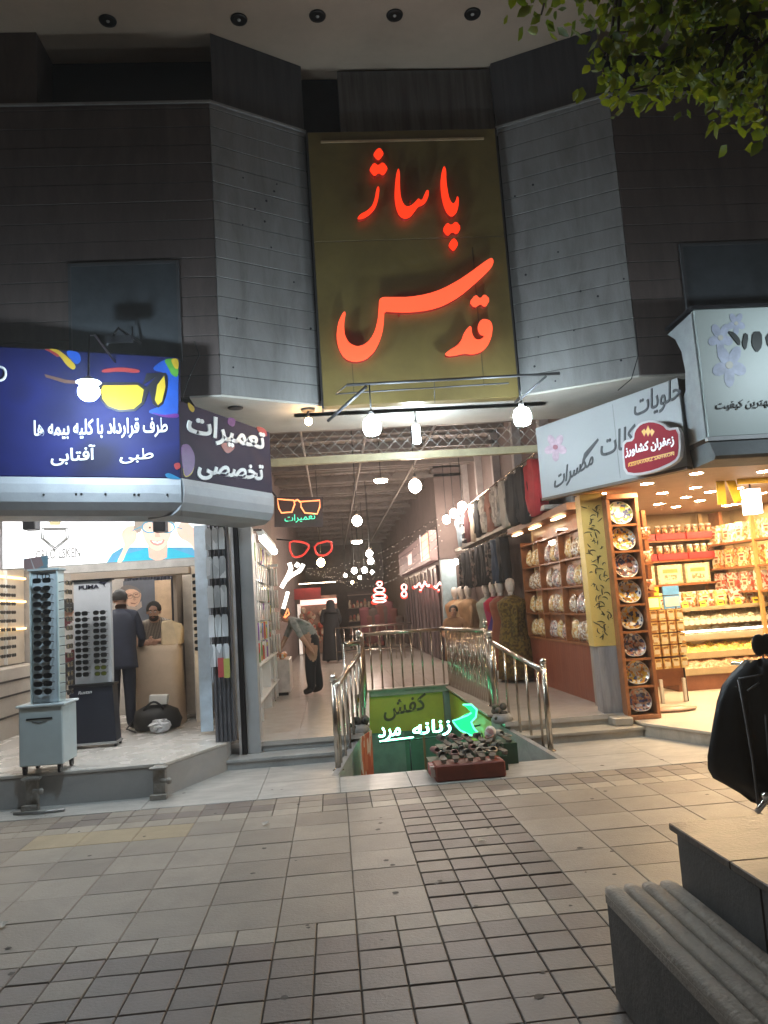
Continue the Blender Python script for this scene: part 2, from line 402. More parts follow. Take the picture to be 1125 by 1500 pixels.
for (u0, u1, v0, v1, aa, nn) in ((325, 455, 260, 560, (-.98, 7.6, 0), (.489, -.872, 0)), (750, 915, 260, 560, (2.22, 8.15, 0), (-.44, -.897, 0))):
    for k in range(12):
        q = onp(rf.uniform(u0, u1), rf.uniform(v0, v1), aa, nn); MB().disc(q+V(nn)*.004, rf.uniform(.007, .014), nn, .006, 8).build('fixing', DARKM, B)
sl = MB().box(-7, 7.58, 6.975, -.97, 7.9, 7.0); sl.plan([(-.975, 7.575), (.02, 8.135), (.02, 8.3), (-1.1, 7.9)], 6.976, 7.001)
sl.box(3.34, 7.58, 6.975, 9, 7.9, 7.0); sl.plan([(3.345, 7.575), (2.2, 8.135), (2.2, 8.3), (3.4, 7.9)], 6.976, 7.001)
sl.each('window_sill', mat('sill_stone', (.30, .29, .28), .5), B)
up = MB()
up.box(-7, 7.62, 7.0, -2.75, 8.3, 7.83); up.box(5.4, 7.62, 7.0, 9, 8.3, 7.83)
up.each('upper_wall', PANELD, B)
dk = MB(); dk.box(-2.75, 8.1, 7.0, -.9, 8.2, 7.83); dk.box(3.3, 8.1, 7.0, 5.4, 8.2, 7.83)
dk.each('dark_window_band', mat('dark_glass', (.010, .010, .016), .3, var=.2), B)
ch = MB(); ch.plan([(-.95, 7.66), (0.0, 8.19), (0, 8.3), (-.95, 8.1)], 7.001, 7.83); ch.plan([(3.31, 7.66), (2.22, 8.19), (2.22, 8.3), (3.31, 8.1)], 7.001, 7.83)
ch.each('upper_panel', stained('streaked_panel', (.075, .073, .08), (.045, .044, .05), .5, (6, 6, .4), .05, .6), B)
cw = MB().box(.42, 8.25, 6.8, 2.22, 8.4, 7.80); cw.build('streaked_plaster', stained('streaked_plaster', (.16, .15, .145), (.07, .06, .06), .7, (5, 5, .3), .1, .7), B)
MB().box(-.3, 8.42, 3.8, 2.6, 8.6, 7.83).build('recess_wall', mat('recess', (.012, .012, .016), .8), B); MB().box(-7, 8.65, 3.9, 9, 9.2, 8.3).build('sky_block_wall', MATS['recess'], B); MB().box(-7, 8.0, 7.845, 9, 8.9, 8.05).build('sky_block_slab', MATS['recess'], B)  # last two: unseen wall and slab added to block sky light in the gaps
us = MB().plan([(-2.75, 6.2), (5.4, 6.2), (5.4, 8.1), (3.3, 8.1), (3.3, 7.68), (2.2, 8.45), (0, 8.45), (-.95, 7.68), (-.95, 8.1), (-2.75, 8.1)], 7.835, 8.0)
us.plan([(-7, 6.5), (-2.75, 6.5), (-2.75, 7.7), (-7, 7.7)], 7.832, 7.98); us.plan([(5.4, 6.5), (9, 6.5), (9, 7.7), (5.4, 7.7)], 7.832, 7.98)
so = us.build('upper_soffit', mat('soffit_plaster', (.48, .375, .285), .8, var=.12, scale=1.5), B)
for (u, v) in ((158, 30), (350, 28), (465, 23), (578, 22), (692, 20)):
    p = onZ(u, v, 7.83)
    d = MB().lathe([(.05, 0), (.085, -.004), (.09, .008), (.05, .009)], (p.x, p.y, 7.82), 20); d.lathe([(.001, .0), (.05, .0)], (p.x, p.y, 7.826), 16, 1); d.ball((p.x, p.y, 7.828), .022, 10, 6, 2)
    d.build('downlight', [mat('lamp_rim', (.02, .018, .016), .4, .3), BLACK, mat('unlit_lens', (.5, .48, .45), .2)], B)
SOFF = mat('porch_plaster', (.52, .48, .43), .75, var=.12, scale=2)
MB().plan([(-1.3, 7.62), (-.98, 7.62), (0, 8.17), (2.22, 8.17), (3.34, 7.62), (3.9, 7.62), (3.9, 9.3), (-1.3, 9.3)], 3.80, 3.86).build('porch_soffit', SOFF, B)
PW = mat('passage_plaster', (.17, .125, .115), .75, var=.2, scale=1.5)
pw = MB()
pw.box(-1.35, 9.32, .2, -1.2, 38.2, 4.9); pw.box(3.42, 9.32, .2, 3.6, 18.2, 4.9); pw.box(2.62, 18.2, .2, 3.6, 38.2, 4.9)
MB().box(-1.35, 38.2, .2, 3.6, 38.4, 4.9).build('end_wall', mat('end_wall_brown', (.10, .068, .058), .8, var=.3), B); pw.box(-1.35, 9.3, 3.865, 3.6, 9.4, 4.95)
pw.build('passage_wall', PW, B)
ce = MB().box(-1.35, 9.4, 4.9, 3.6, 38.4, 5.0); y = 10.
ce.build('passage_ceiling', mat('ceiling_sheet', (.30, .25, .225), .6, var=.25, scale=1), B)
for k in range(45):
    y = 11.0+k*.6
    if k % 3 == 0:
        t = MB().box(-1.2, y, 4.62, 3.42, y+.05, 4.70); t.box(-1.2, y, 4.84, 3.42, y+.05, 4.89)
        for j in range(15): t.tube([(-1.2+j*.31, y+.025, 4.69), (-1.05+j*.31, y+.025, 4.85), (-.9+j*.31, y+.025, 4.69)], .01, 5)
        t.build('roof_truss', mat('truss_steel', (.22, .185, .17), .5, .4), B)
    else: MB().box(-1.2, y, 4.80, 3.42, y+.09, 4.89).build('roof_batten', mat('batten', (.20, .165, .15), .6), B)
for x in (-.35, .75, 1.9): MB().tube([(x, 9.42, 4.55), (x, 38, 4.55)], .022, 6).build('conduit', mat('conduit_paint', (.45, .40, .38), .5), B)
po = MB()
for y in (11.2, 12.9, 14.6, 16.3, 18.0): po.box(3.28, y, 2.95, 3.42, y+.16, 4.9)
po.each('wall_pier', mat('pier_plaster', (.36, .32, .31), .7), B)
bm_ = MB().box(-1.2, 9.36, 3.40, 3.6, 9.44, 3.49); bm_.build('cross_beam', mat('yellow_beam', (.36, .30, .18), .5), B)
# diamond mesh above the beam
ms = MB()
for i in range(34):
    x = -1.2+i*.15; ms.tube([(x, 9.40, 3.49), (x+.31, 9.40, 3.80)], .005, 4); ms.tube([(x+.31, 9.405, 3.49), (x, 9.405, 3.80)], .005, 4)
ms.build('diamond_mesh', mat('mesh_wire', (.33, .31, .29), .4, .5), B)
# upper windows half hidden by the shop signs
for (xa, xb, za, zb) in ((-2.42, -1.38, 4.2, 5.2), (3.95, 6.5, 4.45, 5.2)):
    w = MB().box(xa, 7.57, za, xb, 7.6, zb); o = w.build('window', mat('window_glass_dark', (.045, .052, .06), .6, var=.2), B)
    f = MB(); f.box(xa-.03, 7.56, za-.03, xb+.03, 7.6, za); f.box(xa-.03, 7.56, zb, xb+.03, 7.6, zb+.03); f.box(xa-.03, 7.56, za, xa, 7.6, zb); f.box(xb, 7.56, za, xb+.03, 7.6, zb)
    f.build('frame', mat('window_frame', (.06, .06, .065), .5), o)
# ================================================================== MAIN SIGN
SY = 8.05
sg = thing('passage_sign', 'tall olive brown sign board with big glowing red Persian lettering above the passage', 'sign', (1.1, SY, 3.77))
sx0, sx1, sz0, sz1 = .035, 2.165, 3.77, 6.92
OLIVE = stained('sign_sheet', (.18, .13, .040), (.135, .095, .030), .42, (.8, .8, .8), .04, .5)
pn = MB().box(sx0, SY, sz0, sx1, SY+.16, 5.62); pn.box(sx0, SY+.002, 5.6205, sx1, SY+.16, sz1)
pn.build('panel', OLIVE, sg, bevel=.006)
ed = MB().box(sx0-.02, SY+.02, sz0-.02, sx0, SY+.22, sz1+.02); ed.box(sx1, SY+.02, sz0-.02, sx1+.02, SY+.22, sz1+.02)
ed.each('edge_strip', mat('sign_edge', (.05, .047, .05), .5, .3), sg)
MB().box(sx0+.14, SY-.025, 6.78, sx1-.14, SY-.001, 6.80).build('top_trim', mat('trim_brass', (.55, .42, .25), .35, .5), sg)
sm_ = MB().box(sx0+1.75, SY-.004, 3.9, sx0+1.757, SY+.001, 5.5); sm_.box(sx0+.33, SY-.004, 3.85, sx0+.337, SY+.001, 4.3)
sm_.each('sheet_seam', mat('seam', (.06, .05, .02), .8), sg)
c8 = crop(420, 180, 3.125)
RED = [glow('red_glow', (1., .036, .008), 1.3), mat('letter_side', (.25, .015, .01), .5, emit=.12, ecol=(1, .04, .01), var=0), glow('orange_glow', (1., .095, .035), 1.2)]
LET = [
 ('letter_dot', 0, [(425, 112), (445, 138), (436, 155), (420, 174), (404, 160), (396, 145), (408, 125)]),
 ('letter_dot', 0, [(400, 180), (418, 196), (440, 178), (463, 205), (455, 225), (440, 243), (420, 228), (402, 246), (385, 228), (378, 212)]),
 ('letter_zhe', 0, [(418, 288), (425, 298), (421, 340), (409, 385), (385, 417), (348, 441), (321, 441), (336, 418), (365, 404), (390, 383), (404, 345), (410, 305)]),
 ('letter_sin_alef', 0, [(512, 204), (518, 230), (518, 290), (522, 340), (535, 373), (552, 384), (572, 377), (588, 362), (604, 344), (612, 354), (622, 350), (631, 326), (641, 306), (651, 310), (649, 337), (636, 365), (617, 380), (601, 384), (586, 405), (566, 432), (540, 441), (515, 427), (500, 392), (493, 340), (496, 280), (502, 230)]),
 ('letter_pe_alef', 0, [(722, 196), (730, 215), (730, 260), (735, 300), (742, 338), (752, 363), (765, 371), (775, 354), (780, 333), (788, 345), (786, 385), (775, 416), (755, 432), (734, 417), (718, 382), (707, 332), (703, 280), (708, 235), (714, 208)]),
 ('letter_dot', 0, [(735, 455), (753, 470), (775, 449), (798, 478), (779, 513), (757, 498), (735, 521), (712, 490)]),
 ('letter_dot', 0, [(763, 524), (779, 540), (785, 557), (765, 589), (748, 575), (739, 560)]),
 ('letter_sin', 2, [(940, 617), (949, 635), (935, 666), (900, 702), (850, 747), (790, 797), (720, 837), (650, 859), (560, 869), (485, 867), (447, 863), (445, 900), (440, 950), (426, 1000), (401, 1050), (360, 1086), (310, 1096), (265, 1081), (238, 1036), (227, 980), (234, 920), (250, 880), (264, 861), (270, 870), (262, 920), (265, 970), (285, 1008), (320, 1024), (355, 1016), (385, 989), (405, 950), (417, 900), (421, 850), (423, 808), (440, 797), (480, 797), (560, 797), (640, 784), (710, 761), (780, 724), (840, 684), (900, 639), (925, 623)]),
 ('letter_dot', 2, [(865, 784), (886, 806), (905, 782), (931, 808), (909, 846), (886, 828), (860, 849), (835, 822)]),
 ('letter_qaf_dal', 2, [(908, 897), (932, 905), (943, 930), (939, 975), (921, 1020), (891, 1050), (850, 1061), (810, 1056), (770, 1066), (735, 1069), (724, 1058), (745, 1040), (780, 1020), (800, 995), (812, 960), (838, 928), (846, 935), (848, 963), (858, 984), (874, 994), (893, 988), (905, 976), (884, 970), (873, 945), (879, 915), (893, 900)]),
]
def smooth_poly(pts, it=1):
    for _ in range(it):
        q = []
        for i in range(len(pts)):
            a, b = pts[i], pts[(i+1) % len(pts)]
            q += [(a[0]*.78+b[0]*.22, a[1]*.78+b[1]*.22), (a[0]*.22+b[0]*.78, a[1]*.22+b[1]*.78)]
        pts = q
    return pts
for nm, mi, pts in LET:
    m = MB(); P = [onY(u, v, SY-.13) for u, v in c8(smooth_poly(pts))]
    m.prism(P, (0, .06, 0), mi, 1)
    c = sum(P, V())/len(P); m.tube([c+V((0, .05, 0)), c+V((0, .131, 0))], .01, 6, 1)
    m.build(nm, RED, sg)
#@@SECTION porch lamps
# ================================================================== LAMPS UNDER THE PORCH
LEDM = glow('led_white', (.72, .90, 1.0), E_LED)
LEDM2 = glow('led_neutral', (1.0, .85, .72), E_PASS); WARM = glow('bulb_warm', (1.0, .62, .28), E_PASS*.8); GLB = glow('bulb_soft', (1.0, .72, .50), E_PASS)
CORD = mat('cord', (.02, .02, .02), .6, var=0)
def bulb(loc, r, m, label, top=None, group='bulbs hanging in the passage', kind='round', cap=None):
    cap = cap or mat('bulb_cap', (.10, .09, .085), .5); loc = V(loc); t = thing('hanging_bulb', label, 'bulb', loc, group)
    b = MB()
    if kind == 'round': b.ball(loc, r, 14, 10, 0, (1, 1, 1.08))
    elif kind == 'can': b.lathe([(r*.4, -r*1.0), (r*.8, -r*.86), (r, -.4*r), (r*1.0, .35*r), (r*.8, r*.85), (r*.4, r*1.15)], loc, 16)
    else: b.lathe([(r*.7, -r*2.6), (r, -r*2.4), (r, r*2.2), (r*.7, r*2.5)], loc, 14)
    b.build('bulb_glass', m, t)
    h = {'round': 1.02, 'can': 1.15, 'tube': 2.45}[kind]*r
    s_ = MB().lathe([(r*.34, h-.012), (r*.30, h+.04), (.012, h+.07)], loc, 12); s_.build('socket', cap, t)
    if top is not None: MB().tube([loc+V((0, 0, h+.07)), V(top)], .008, 5).build('cord', CORD, t)
    return t
br = thing('lamp_bracket', 'thin dark steel bracket carrying bulbs across the foot of the tall sign', 'bracket', (1.1, 7.8, 3.7))
BY = 7.25
f = MB(); f.tube([onY(508, 564, BY), onY(820, 547, BY)], .014, 6); f.tube([onY(492, 577, BY+.25), onY(745, 561, BY+.25)], .008, 6)
f.tube([onY(537, 566, BY), onY(480, 617, BY+.25)], .016, 6); f.tube([onY(800, 551, BY), onY(762, 585, BY+.25)], .012, 6)
f.tube([onY(508, 564, BY), onY(492, 577, BY+.25)], .008, 5); f.tube([onY(636, 556, BY), onY(637, 590, BY+.1)], .004, 5)
f.build('bracket_bar', mat('bracket_steel', (.07, .07, .075), .5, .4), br)
pb = onY(545, 625, BY); bulb(pb, .085, LEDM, 'cold white lamp hanging under the left end of the red lettered sign', (pb.x, BY, onY(545, 562, BY).z), kind='can')
pb = onY(765, 611, BY); bulb(pb, .085, LEDM, 'cold white lamp hanging from the right end of the thin bracket', (pb.x, BY, onY(765, 552, BY).z), kind='can')
pb = onY(610, 636, 8.6); bulb(pb, .042, LEDM, 'slim white tube bulb hanging under the middle of the porch ceiling', (pb.x, 8.6, 3.80), kind='tube')
pb = onY(453, 633, 8.25); bulb((pb.x, pb.y, 3.66), .04, WARM, 'small warm bulb in a dark rose on the porch ceiling', (pb.x, pb.y, 3.80), kind='round', cap=DARKM)
MB().disc((pb.x, pb.y, 3.775), .075, h=.023).build('ceiling_rose', mat('dark_rose', (.05, .04, .03), .5), bpy.data.objects['hanging_bulb.003'])
for (u, v) in ((345, 597),):
    p = onZ(u, v, 3.8); tag(MB().lathe([(.05, -.012), (.08, -.01), (.085, 0)], (p.x, p.y, 3.799), 18).build('recessed_downlight', DARKM), 'dark unlit round downlight in the porch ceiling beside the repair sign', 'downlight')
PL = [(608, 712, 10.2, .085, GLB, 'round', 'big round lit globe nearest the passage entrance'), (523, 763, 13.5, .085, GLB, 'round', 'round warm globe hanging mid passage'),
      (470, 824, 17, .085, WARM, 'round', 'amber bulb hanging near the red goggles neon'), (541, 811, 19, .08, LEDM2, 'round', 'white bulb beyond the string lights, upper of two close together'),
      (543, 822, 20.5, .08, LEDM2, 'round', 'white bulb beyond the string lights, lower of two close together'), (519, 836, 22.5, .08, LEDM2, 'round', 'left of the two farthest white bulbs in the passage'),
      (534, 835, 22.5, .08, LEDM2, 'round', 'right of the two farthest white bulbs in the passage')]
PL += [(506, 843, 27, .06, LEDM2, 'round', 'tiny neutral bulb beyond the far stall, leftmost'), (527, 846, 29.5, .06, GLB, 'round', 'tiny warm bulb beyond the far stall'), (545, 838, 27.5, .06, LEDM2, 'round', 'tiny neutral bulb beyond the far stall, rightmost'), (516, 853, 34, .06, WARM, 'round', 'tiny amber bulb at the very end of the passage')]
for u, v, Y_, r, m, k, lb in PL:
    p = onY(u, v, Y_); bulb(p, r, m, lb, (p.x, p.y, 4.89), kind=k)
for (u, v, Y_, lb) in ((558, 707, 15, 'flat white ceiling lamp above the passage, nearer one'), (523, 796, 19, 'flat white ceiling lamp above the passage, farther one')):
    p = onY(u, v, Y_); t = thing('ceiling_lamp', lb, 'lamp', p)
    MB().lathe([(.08, 0), (.13, .02), (.13, .05)], p, 20).build('diffuser', LEDM2, t); MB().lathe([(.14, .05), (.14, .08), (.02, .09)], p, 20).build('housing', WHITE, t)
    MB().tube([p+V((0, 0, .09)), (p.x, p.y, 4.89)], .008, 5).build('stem', DARKM, t)
for i, (u, v) in enumerate(((677, 742), (665, 752), (654, 761), (646, 770))):
    p = onX(u, v, 2.75); bulb(p, .09, LEDM2, ['nearest', 'second', 'third', 'farthest'][i]+' of the four white globes in a row beside the upper clothes rail', (p.x, p.y, 4.89))
for i, (u, v, lb) in enumerate(((658, 826, 'small white spot lamp under the clothes shelf, left one'), (668, 823, 'small white spot lamp under the clothes shelf, right one'))):
    p = onX(u, v, 2.9); bulb(p, .06, LEDM2, lb, None)
# string lights across the passage
sl = thing('string_lights', 'thin curtain of tiny white fairy lights strung across the far passage', 'string lights', (1, 17, 3)); dots = MB(); wire = MB()
for s_ in range(5):
    a = onY(440+8*s_, 835+s_*2, 17+.4*s_); b = onY(640+s_*1.5, 757+s_*9, 15.5); path = []
    for i in range(41):
        t = i/40; q = a.lerp(b, t); q.z -= .55*sin(pi*t)*(.5+.12*s_); path.append(q)
        if s_ % 1 == 0: dots.obox(q+V((rnd.uniform(-.03, .03), 0, rnd.uniform(-.06, .02))), (.011,)*3)
    wire.tube(path, .003, 4)
dots.build('tiny_lights', glow('fairy', (1, .85, .75), 1.1), sl); wire.build('wire', CORD, sl)
# flood lamps in front of the shop signs
FLM = glow('flood_face', (.70, .88, 1.0), E_FLOOD)
def flood(p, label, wally, m=FLM):
    p = V(p); t = thing('flood_lamp', label, 'lamp', p)
    MB().ball(p, .085, 18, 12, 0, (1, 1, .9)).build('lamp_glass', m, t)
    MB().lathe([(.05, .062), (.045, .10), (.02, .13)], p, 14).build('socket', WHITE, t)
    MB().lathe([(.10, .08), (.095, .09), (.045, .115), (.043, .11), (.09, .083)], p, 24).build('lamp_shade', mat('shade_enamel', (.06, .065, .07), .4, .2), t)
    MB().tube([p+V((0, 0, .125)), p+V((0, .04, .5)), V((p.x, p.y+.2, p.z+.56)), V((p.x, wally, p.z+.5))], .009, 6).build('arm', DARKM, t)
flood(onY(130, 574, 6.3), 'glaring white lamp on an arm before the blue sunglasses sign', 7.55)
flood((4.75, 5.95, 3.78), 'white lamp on an arm before the pale flowered shop board', 7.55, glow('flood_face_soft', (.78, .92, 1.0), E_FLOOD*.35))
ar = MB().obox(onY(175, 497, 7.1), (.24, .05, .06), mi=0); q = onY(175, 497, 7.1)
ar.tube([q+V((-.12, .0, -.05)), q+V((-.02, .05, .13)), q+V((.1, .4, .1))], .012, 6); ar.tube([q+V((.12, 0, -.02)), q+V((.12, 0, .12))], .008, 5)
tag(ar.build('unlit_floodlight', DARKM), 'dark unlit floodlight standing on top of the blue sunglasses sign', 'floodlight')
for pts, lb in (([(285, 500), (292, 520), (276, 555), (266, 585), (272, 597)], 'thin loose cable hanging on the left angled wall'), ([(930, 470), (935, 520), (925, 555), (905, 572)], 'thin loose cable hanging beside the white wall sign')):
    tag(MB().tube([onY(u, v, 7.5) for u, v in pts], .005, 5).build('loose_cable', CORD), lb, 'cable')
#@@SECTION left shop
# ================================================================== LEFT SHOP (optician)
LS = thing('optician_shop', 'brightly lit open optician shop on a raised marble floor left of the passage', 'shop', (-3, 9.5, 0))
pl = MB().plan([(-6.5, 7.45), (-1.63, 7.5), (-1.19, 8.46), (-1.19, 12), (-6.5, 12)], .0, .27)
pl.build('platform', stained('platform_stone', (.42, .41, .40), (.33, .325, .32), .6, (1, 1, 1.5), .15, .5), LS, bevel=.006)
pl = MB().plan([(-6.5, 7.44), (-1.625, 7.49), (-1.175, 8.46), (-1.175, 12), (-6.5, 12)], .272, .30)
pl.build('floor', stained('shop_marble', (.60, .57, .53), (.53, .50, .46), .26, (3, 3, 1), .02, .5), LS, bevel=.004)
BEIGE = mat('beige_laminate', (.46, .38, .30), .5, var=.06, scale=3)
wl_ = MB().box(-6.5, 11.6, .3, -1.2, 11.75, 3.0); wl_.each('back_wall', mat('shop_backwall', (.42, .38, .34), .7), LS)
MB().box(-6.5, 7.75, 3.0, -1.05, 11.75, 3.05).build('ceiling', mat('shop_ceiling', (.7, .7, .7), .8, var=.03), LS)
MB().box(-4.6, 8.3, .3, -4.5, 11.6, 3.0).build('side_wall', mat('shop_side', (.55, .52, .50), .7), LS)
MB().box(-1.22, 9.0, .3, -1.16, 11.6, 3.0).build('side_wall', mat('shop_side', (.55, .52, .50), .7), LS)
for (x, y_) in ((-3.6, 8.2), (-2.2, 8.2), (-3.6, 10.3), (-2.3, 10.4)):
    MB().box(x-.45, y_-.12, 2.985, x+.45, y_+.12, 2.998).build('ceiling_light', glow('shop_panel_light', (1., .97, .93), 36), LS)
# pillar with dark channel
pil = MB().box(-1.005, 8.72, .11, -.86, 8.98, 2.6); pil.build('pillar', ALU, LS, bevel=.004)
MB().box(-1.06, 8.70, .11, -1.012, 8.9, 2.6).build('shutter_channel', DARKM, LS)
MB().box(-1.09, 8.69, .11, -1.063, 8.9, 2.6).build('shutter_channel', mat('pale_alu', (.6, .6, .62), .4, .3), LS)
# accordion slats at the corner
ac = MB()
for i in range(5): ac.plan([(-1.30+i*.044, 8.44), (-1.272+i*.044, 8.425), (-1.262+i*.044, 8.44), (-1.262+i*.044, 8.52), (-1.30+i*.044, 8.52)], .302, 2.62)
ac.build('accordion_shutter', mat('shutter_slat', (.10, .10, .115), .45, .3), LS)
ac = MB()
for i in range(22): ac.plan([(-3.0+i*.05, 11.5), (-2.97+i*.05, 11.47), (-2.955+i*.05, 11.5), (-2.955+i*.05, 11.6), (-3.0+i*.05, 11.6)], .302, 2.32)
ac.build('accordion_shutter', mat('shutter_slat_in', (.06, .06, .075), .5), LS)
MB().box(-2.08, 10.4, .36, -2.04, 11.5, 2.26).build('panel', BEIGE, LS); MB().box(-2.0, 10.62, .36, -1.86, 10.68, 2.24).build('door', mat('door_beige', (.52, .45, .37), .5), LS)
MB().plan([(-2.06, 11.45), (-1.87, 10.62), (-1.85, 10.64), (-2.03, 11.47)], .36, 2.25).build('door', mat('door_beige', (.52, .45, .37), .5), LS)
MB().box(-1.86, 10.5, .30, -1.80, 10.6, 2.33).build('post', WHITE, LS)
bmn = MB().box(-3.35, 9.36, 2.24, -1.50, 9.46, 2.33); bmn.build('header_beam', mat('header', (.62, .60, .57), .5), LS)
MB().box(-3.3, 10.1, 2.20, -1.82, 10.45, 2.28).build('inner_header', BEIGE, LS)
# bright eyewear column with lit edge and mirror strip
MB().box(-1.80, 10.2, .3, -1.62, 10.24, 2.3).build('eyewear_column', mat('column_laminate', (.6, .52, .42), .5), LS)
MB().box(-1.615, 10.0, .9, -1.59, 10.04, 2.25).build('light_strip', glow('warm_strip', (1, .80, .45), 5), LS)
MB().box(-1.55, 9.02, .34, -1.41, 9.06, 2.68).build('mirror_strip', mat('pale_blue_panel', (.50, .60, .70), .2), LS)
MB().box(-1.36, 8.74, .9, -1.13, 8.76, 2.62).build('peg_board', mat('peg_board', (.35, .38, .42), .5), LS)
# fascia: blue sign, return panel, shutter housing
FY = 7.2
fs = thing('shop_sign', 'dark blue wide shop sign with sunglasses picture and white Persian writing', 'sign', (-3.5, FY, 2.9))
BLUE = patterned('blue_print', [(.002, .004, .027), (.004, .006, .048), (.007, .010, .08), (.003, .003, .024)], 1.1, .62, 'NOISE', perobj=False)
SR0, SR1 = onY(265, 701, FY), onY(262, 523, FY); SL0, SL1 = onY(0, 698, FY-.22), onY(0, 507, FY-.22); SN_ = (SR1-SR0).cross(SL0-SR0).normalized(); SN_ = SN_ if SN_.y < 0 else -SN_
SLX0, SLX1 = SR0+(SL0-SR0)*1.6, SR1+(SL1-SR1)*1.6
MB().prism([SR0, SR1, SLX1, SLX0], -SN_*.25).build('panel', BLUE, fs, bevel=.01)
PF = (SR0, SN_); D = (0, -.012, 0); LW = mat('white_letter', (.62, .62, .62), .4, var=0)
t = MB()
textpx(t, 'طرف قرارداد با کلیه بیمه ها', (50, 646), (246, 640), (50, 616), PF, D, bold=.012)
t.build('lettering', LW, fs)
for w_, a_, b_, c_ in (('آفتابی', (75, 683), (140, 679), (75, 655)), ('طبی', (176, 680), (225, 677), (176, 659))): textpx(MB(), w_, a_, b_, c_, PF, D, bold=.012).build('lettering', LW, fs)
SP = lambda pts, off: [p+SN_*off for p in pxpoly(pts, *PF)]
MB().tube([onp(0+9*cos(a), 548+10*sin(a), *PF)+SN_*.012 for a in [2*pi*i/20 for i in range(20)]], .012, 6, closed=True).build('ring_mark', LW, fs)
ca = crop(0, 480, 2.679)
fr = MB()
fr.prism(SP(ca([(395, 215), (540, 215), (575, 235), (610, 195), (560, 225), (575, 180), (650, 178), (658, 190), (655, 240), (640, 300), (620, 315), (600, 300), (585, 245), (565, 300), (530, 328), (470, 332), (420, 315), (395, 285), (388, 240)]), .001), SN_*.008)
fr.prism(SP(ca([(175, 183), (260, 205), (330, 212), (330, 222), (255, 218), (180, 195)]), .001), SN_*.006, 1)
fr.each('sunglasses_frame', [mat('print_black', (.01, .01, .015), .35, var=0), mat('print_brown', (.10, .05, .035), .4, var=.3)], fs)
le = MB(); le.prism(SP(ca([(405, 228), (540, 226), (565, 245), (555, 295), (525, 320), (470, 324), (425, 308), (402, 280), (397, 245)]), .009), SN_*.004)
le.prism(SP(ca([(618, 225), (645, 190), (650, 235), (636, 292), (620, 305), (608, 285)]), .009), SN_*.004)
le.each('sunglasses_lens', patterned('amber_lens', [(.50, .34, .035), (.42, .32, .03), (.48, .18, .025)], 2.0, .25, 'NOISE', perobj=False), fs)
rb = MB(); RB = [mat('print_%s' % n, c, .35, var=.3, scale=4) for n, c in (('blue', (.012, .06, .30)), ('green', (.06, .20, .03)), ('yellow', (.38, .25, .02)), ('violet', (.10, .015, .15)), ('red', (.25, .03, .03)), ('cyan', (.012, .13, .25)))]
for mi, pts in ((0, [(590, 165), (640, 125), (700, 120), (700, 330), (690, 350), (640, 350), (570, 330), (640, 305), (660, 240), (660, 180)]), (1, [(640, 123), (700, 121), (700, 200), (672, 185), (662, 160)]), (2, [(668, 122), (701, 121), (701, 165), (685, 160)]),
                (3, [(585, 330), (640, 345), (700, 335), (702, 355), (640, 352)]), (4, [(400, 165), (470, 155), (550, 165), (545, 180), (470, 172), (400, 178)]), (2, [(186, 84), (225, 84), (260, 110), (300, 150), (290, 168), (262, 150), (235, 110)]), (4, [(172, 85), (192, 84), (235, 108), (228, 118), (195, 95)]),
                (0, [(260, 88), (310, 95), (320, 130), (300, 148), (265, 112)]), (5, [(645, 575), (665, 570), (700, 588), (715, 596), (660, 594)]), (4, [(680, 535), (705, 528), (710, 550), (690, 560)])):
    rb.prism(SP(ca(smooth_poly(pts, 2)), .0005+.0004*mi), SN_*(.002+.0006*mi), mi)
rb.each('colour_flare', RB, fs)
RA, RBp = V((-1.33, 7.2, 0)), V((-.58, 8.42, 0)); rd = (RBp-RA).normalized(); rn = V((rd.y, -rd.x, 0))
rp = thing('repair_sign', 'purple slanted side sign with thick white Persian lettering above the shop corner', 'sign', (-.95, 7.8, 2.93))
MB().prism([RA+V((0, 0, 2.92)), RBp+V((0, 0, 2.92)), RBp+V((0, 0, 3.60)), RA+V((0, 0, 3.66))], -rn*.12).build('panel', patterned('purple_print', [(.016, .008, .026), (.025, .013, .034), (.014, .009, .028), (.034, .015, .027)], 1.6, .6, 'NOISE', perobj=False), rp)
PR = (RA, rn); Dr = rn*.012; 
textpx(MB(), 'تعمیرات', (272, 642), (386, 668), (275, 600), PR, Dr, bold=.03).build('lettering', LW, rp); textpx(MB(), 'تخصصی', (288, 702), (384, 712), (290, 668), PR, Dr, bold=.03).build('lettering', LW, rp)
fl_ = MB()
for mi, pts in ((3, [(708, 460), (740, 455), (765, 500), (760, 560), (725, 590), (715, 540)]), (2, [(715, 530), (740, 500), (765, 540), (750, 580), (722, 590)]), (4, [(860, 455), (905, 450), (925, 470), (890, 500)]), (3, [(895, 350), (925, 358), (918, 392), (890, 378)]), (2, [(735, 288), (765, 315), (758, 335), (740, 320)]), (4, [(1000, 385), (1040, 395), (1050, 430), (1020, 420)])):
    fl_.prism([p+rn*.0006 for p in pxpoly(ca(smooth_poly(pts, 2)), *PR)], rn*(.002+.0005*mi), mi)
fl_.each('colour_flare', RB, rp)
sh = thing('shutter_housing', 'curved pale grey metal shutter housing under the blue sign', 'shutter housing', (-2.5, 7.4, 2.6))
GREY = stained('painted_metal', (.33, .34, .36), (.27, .28, .30), .45, (1, 1, 1), .03, .4)
prof = [(0, 2.925), (-.02, 2.86), (-.02, 2.78), (.0, 2.70), (.06, 2.63), (.16, 2.59), (.55, 2.585), (.55, 2.925)]
m = MB(); n = len(prof)
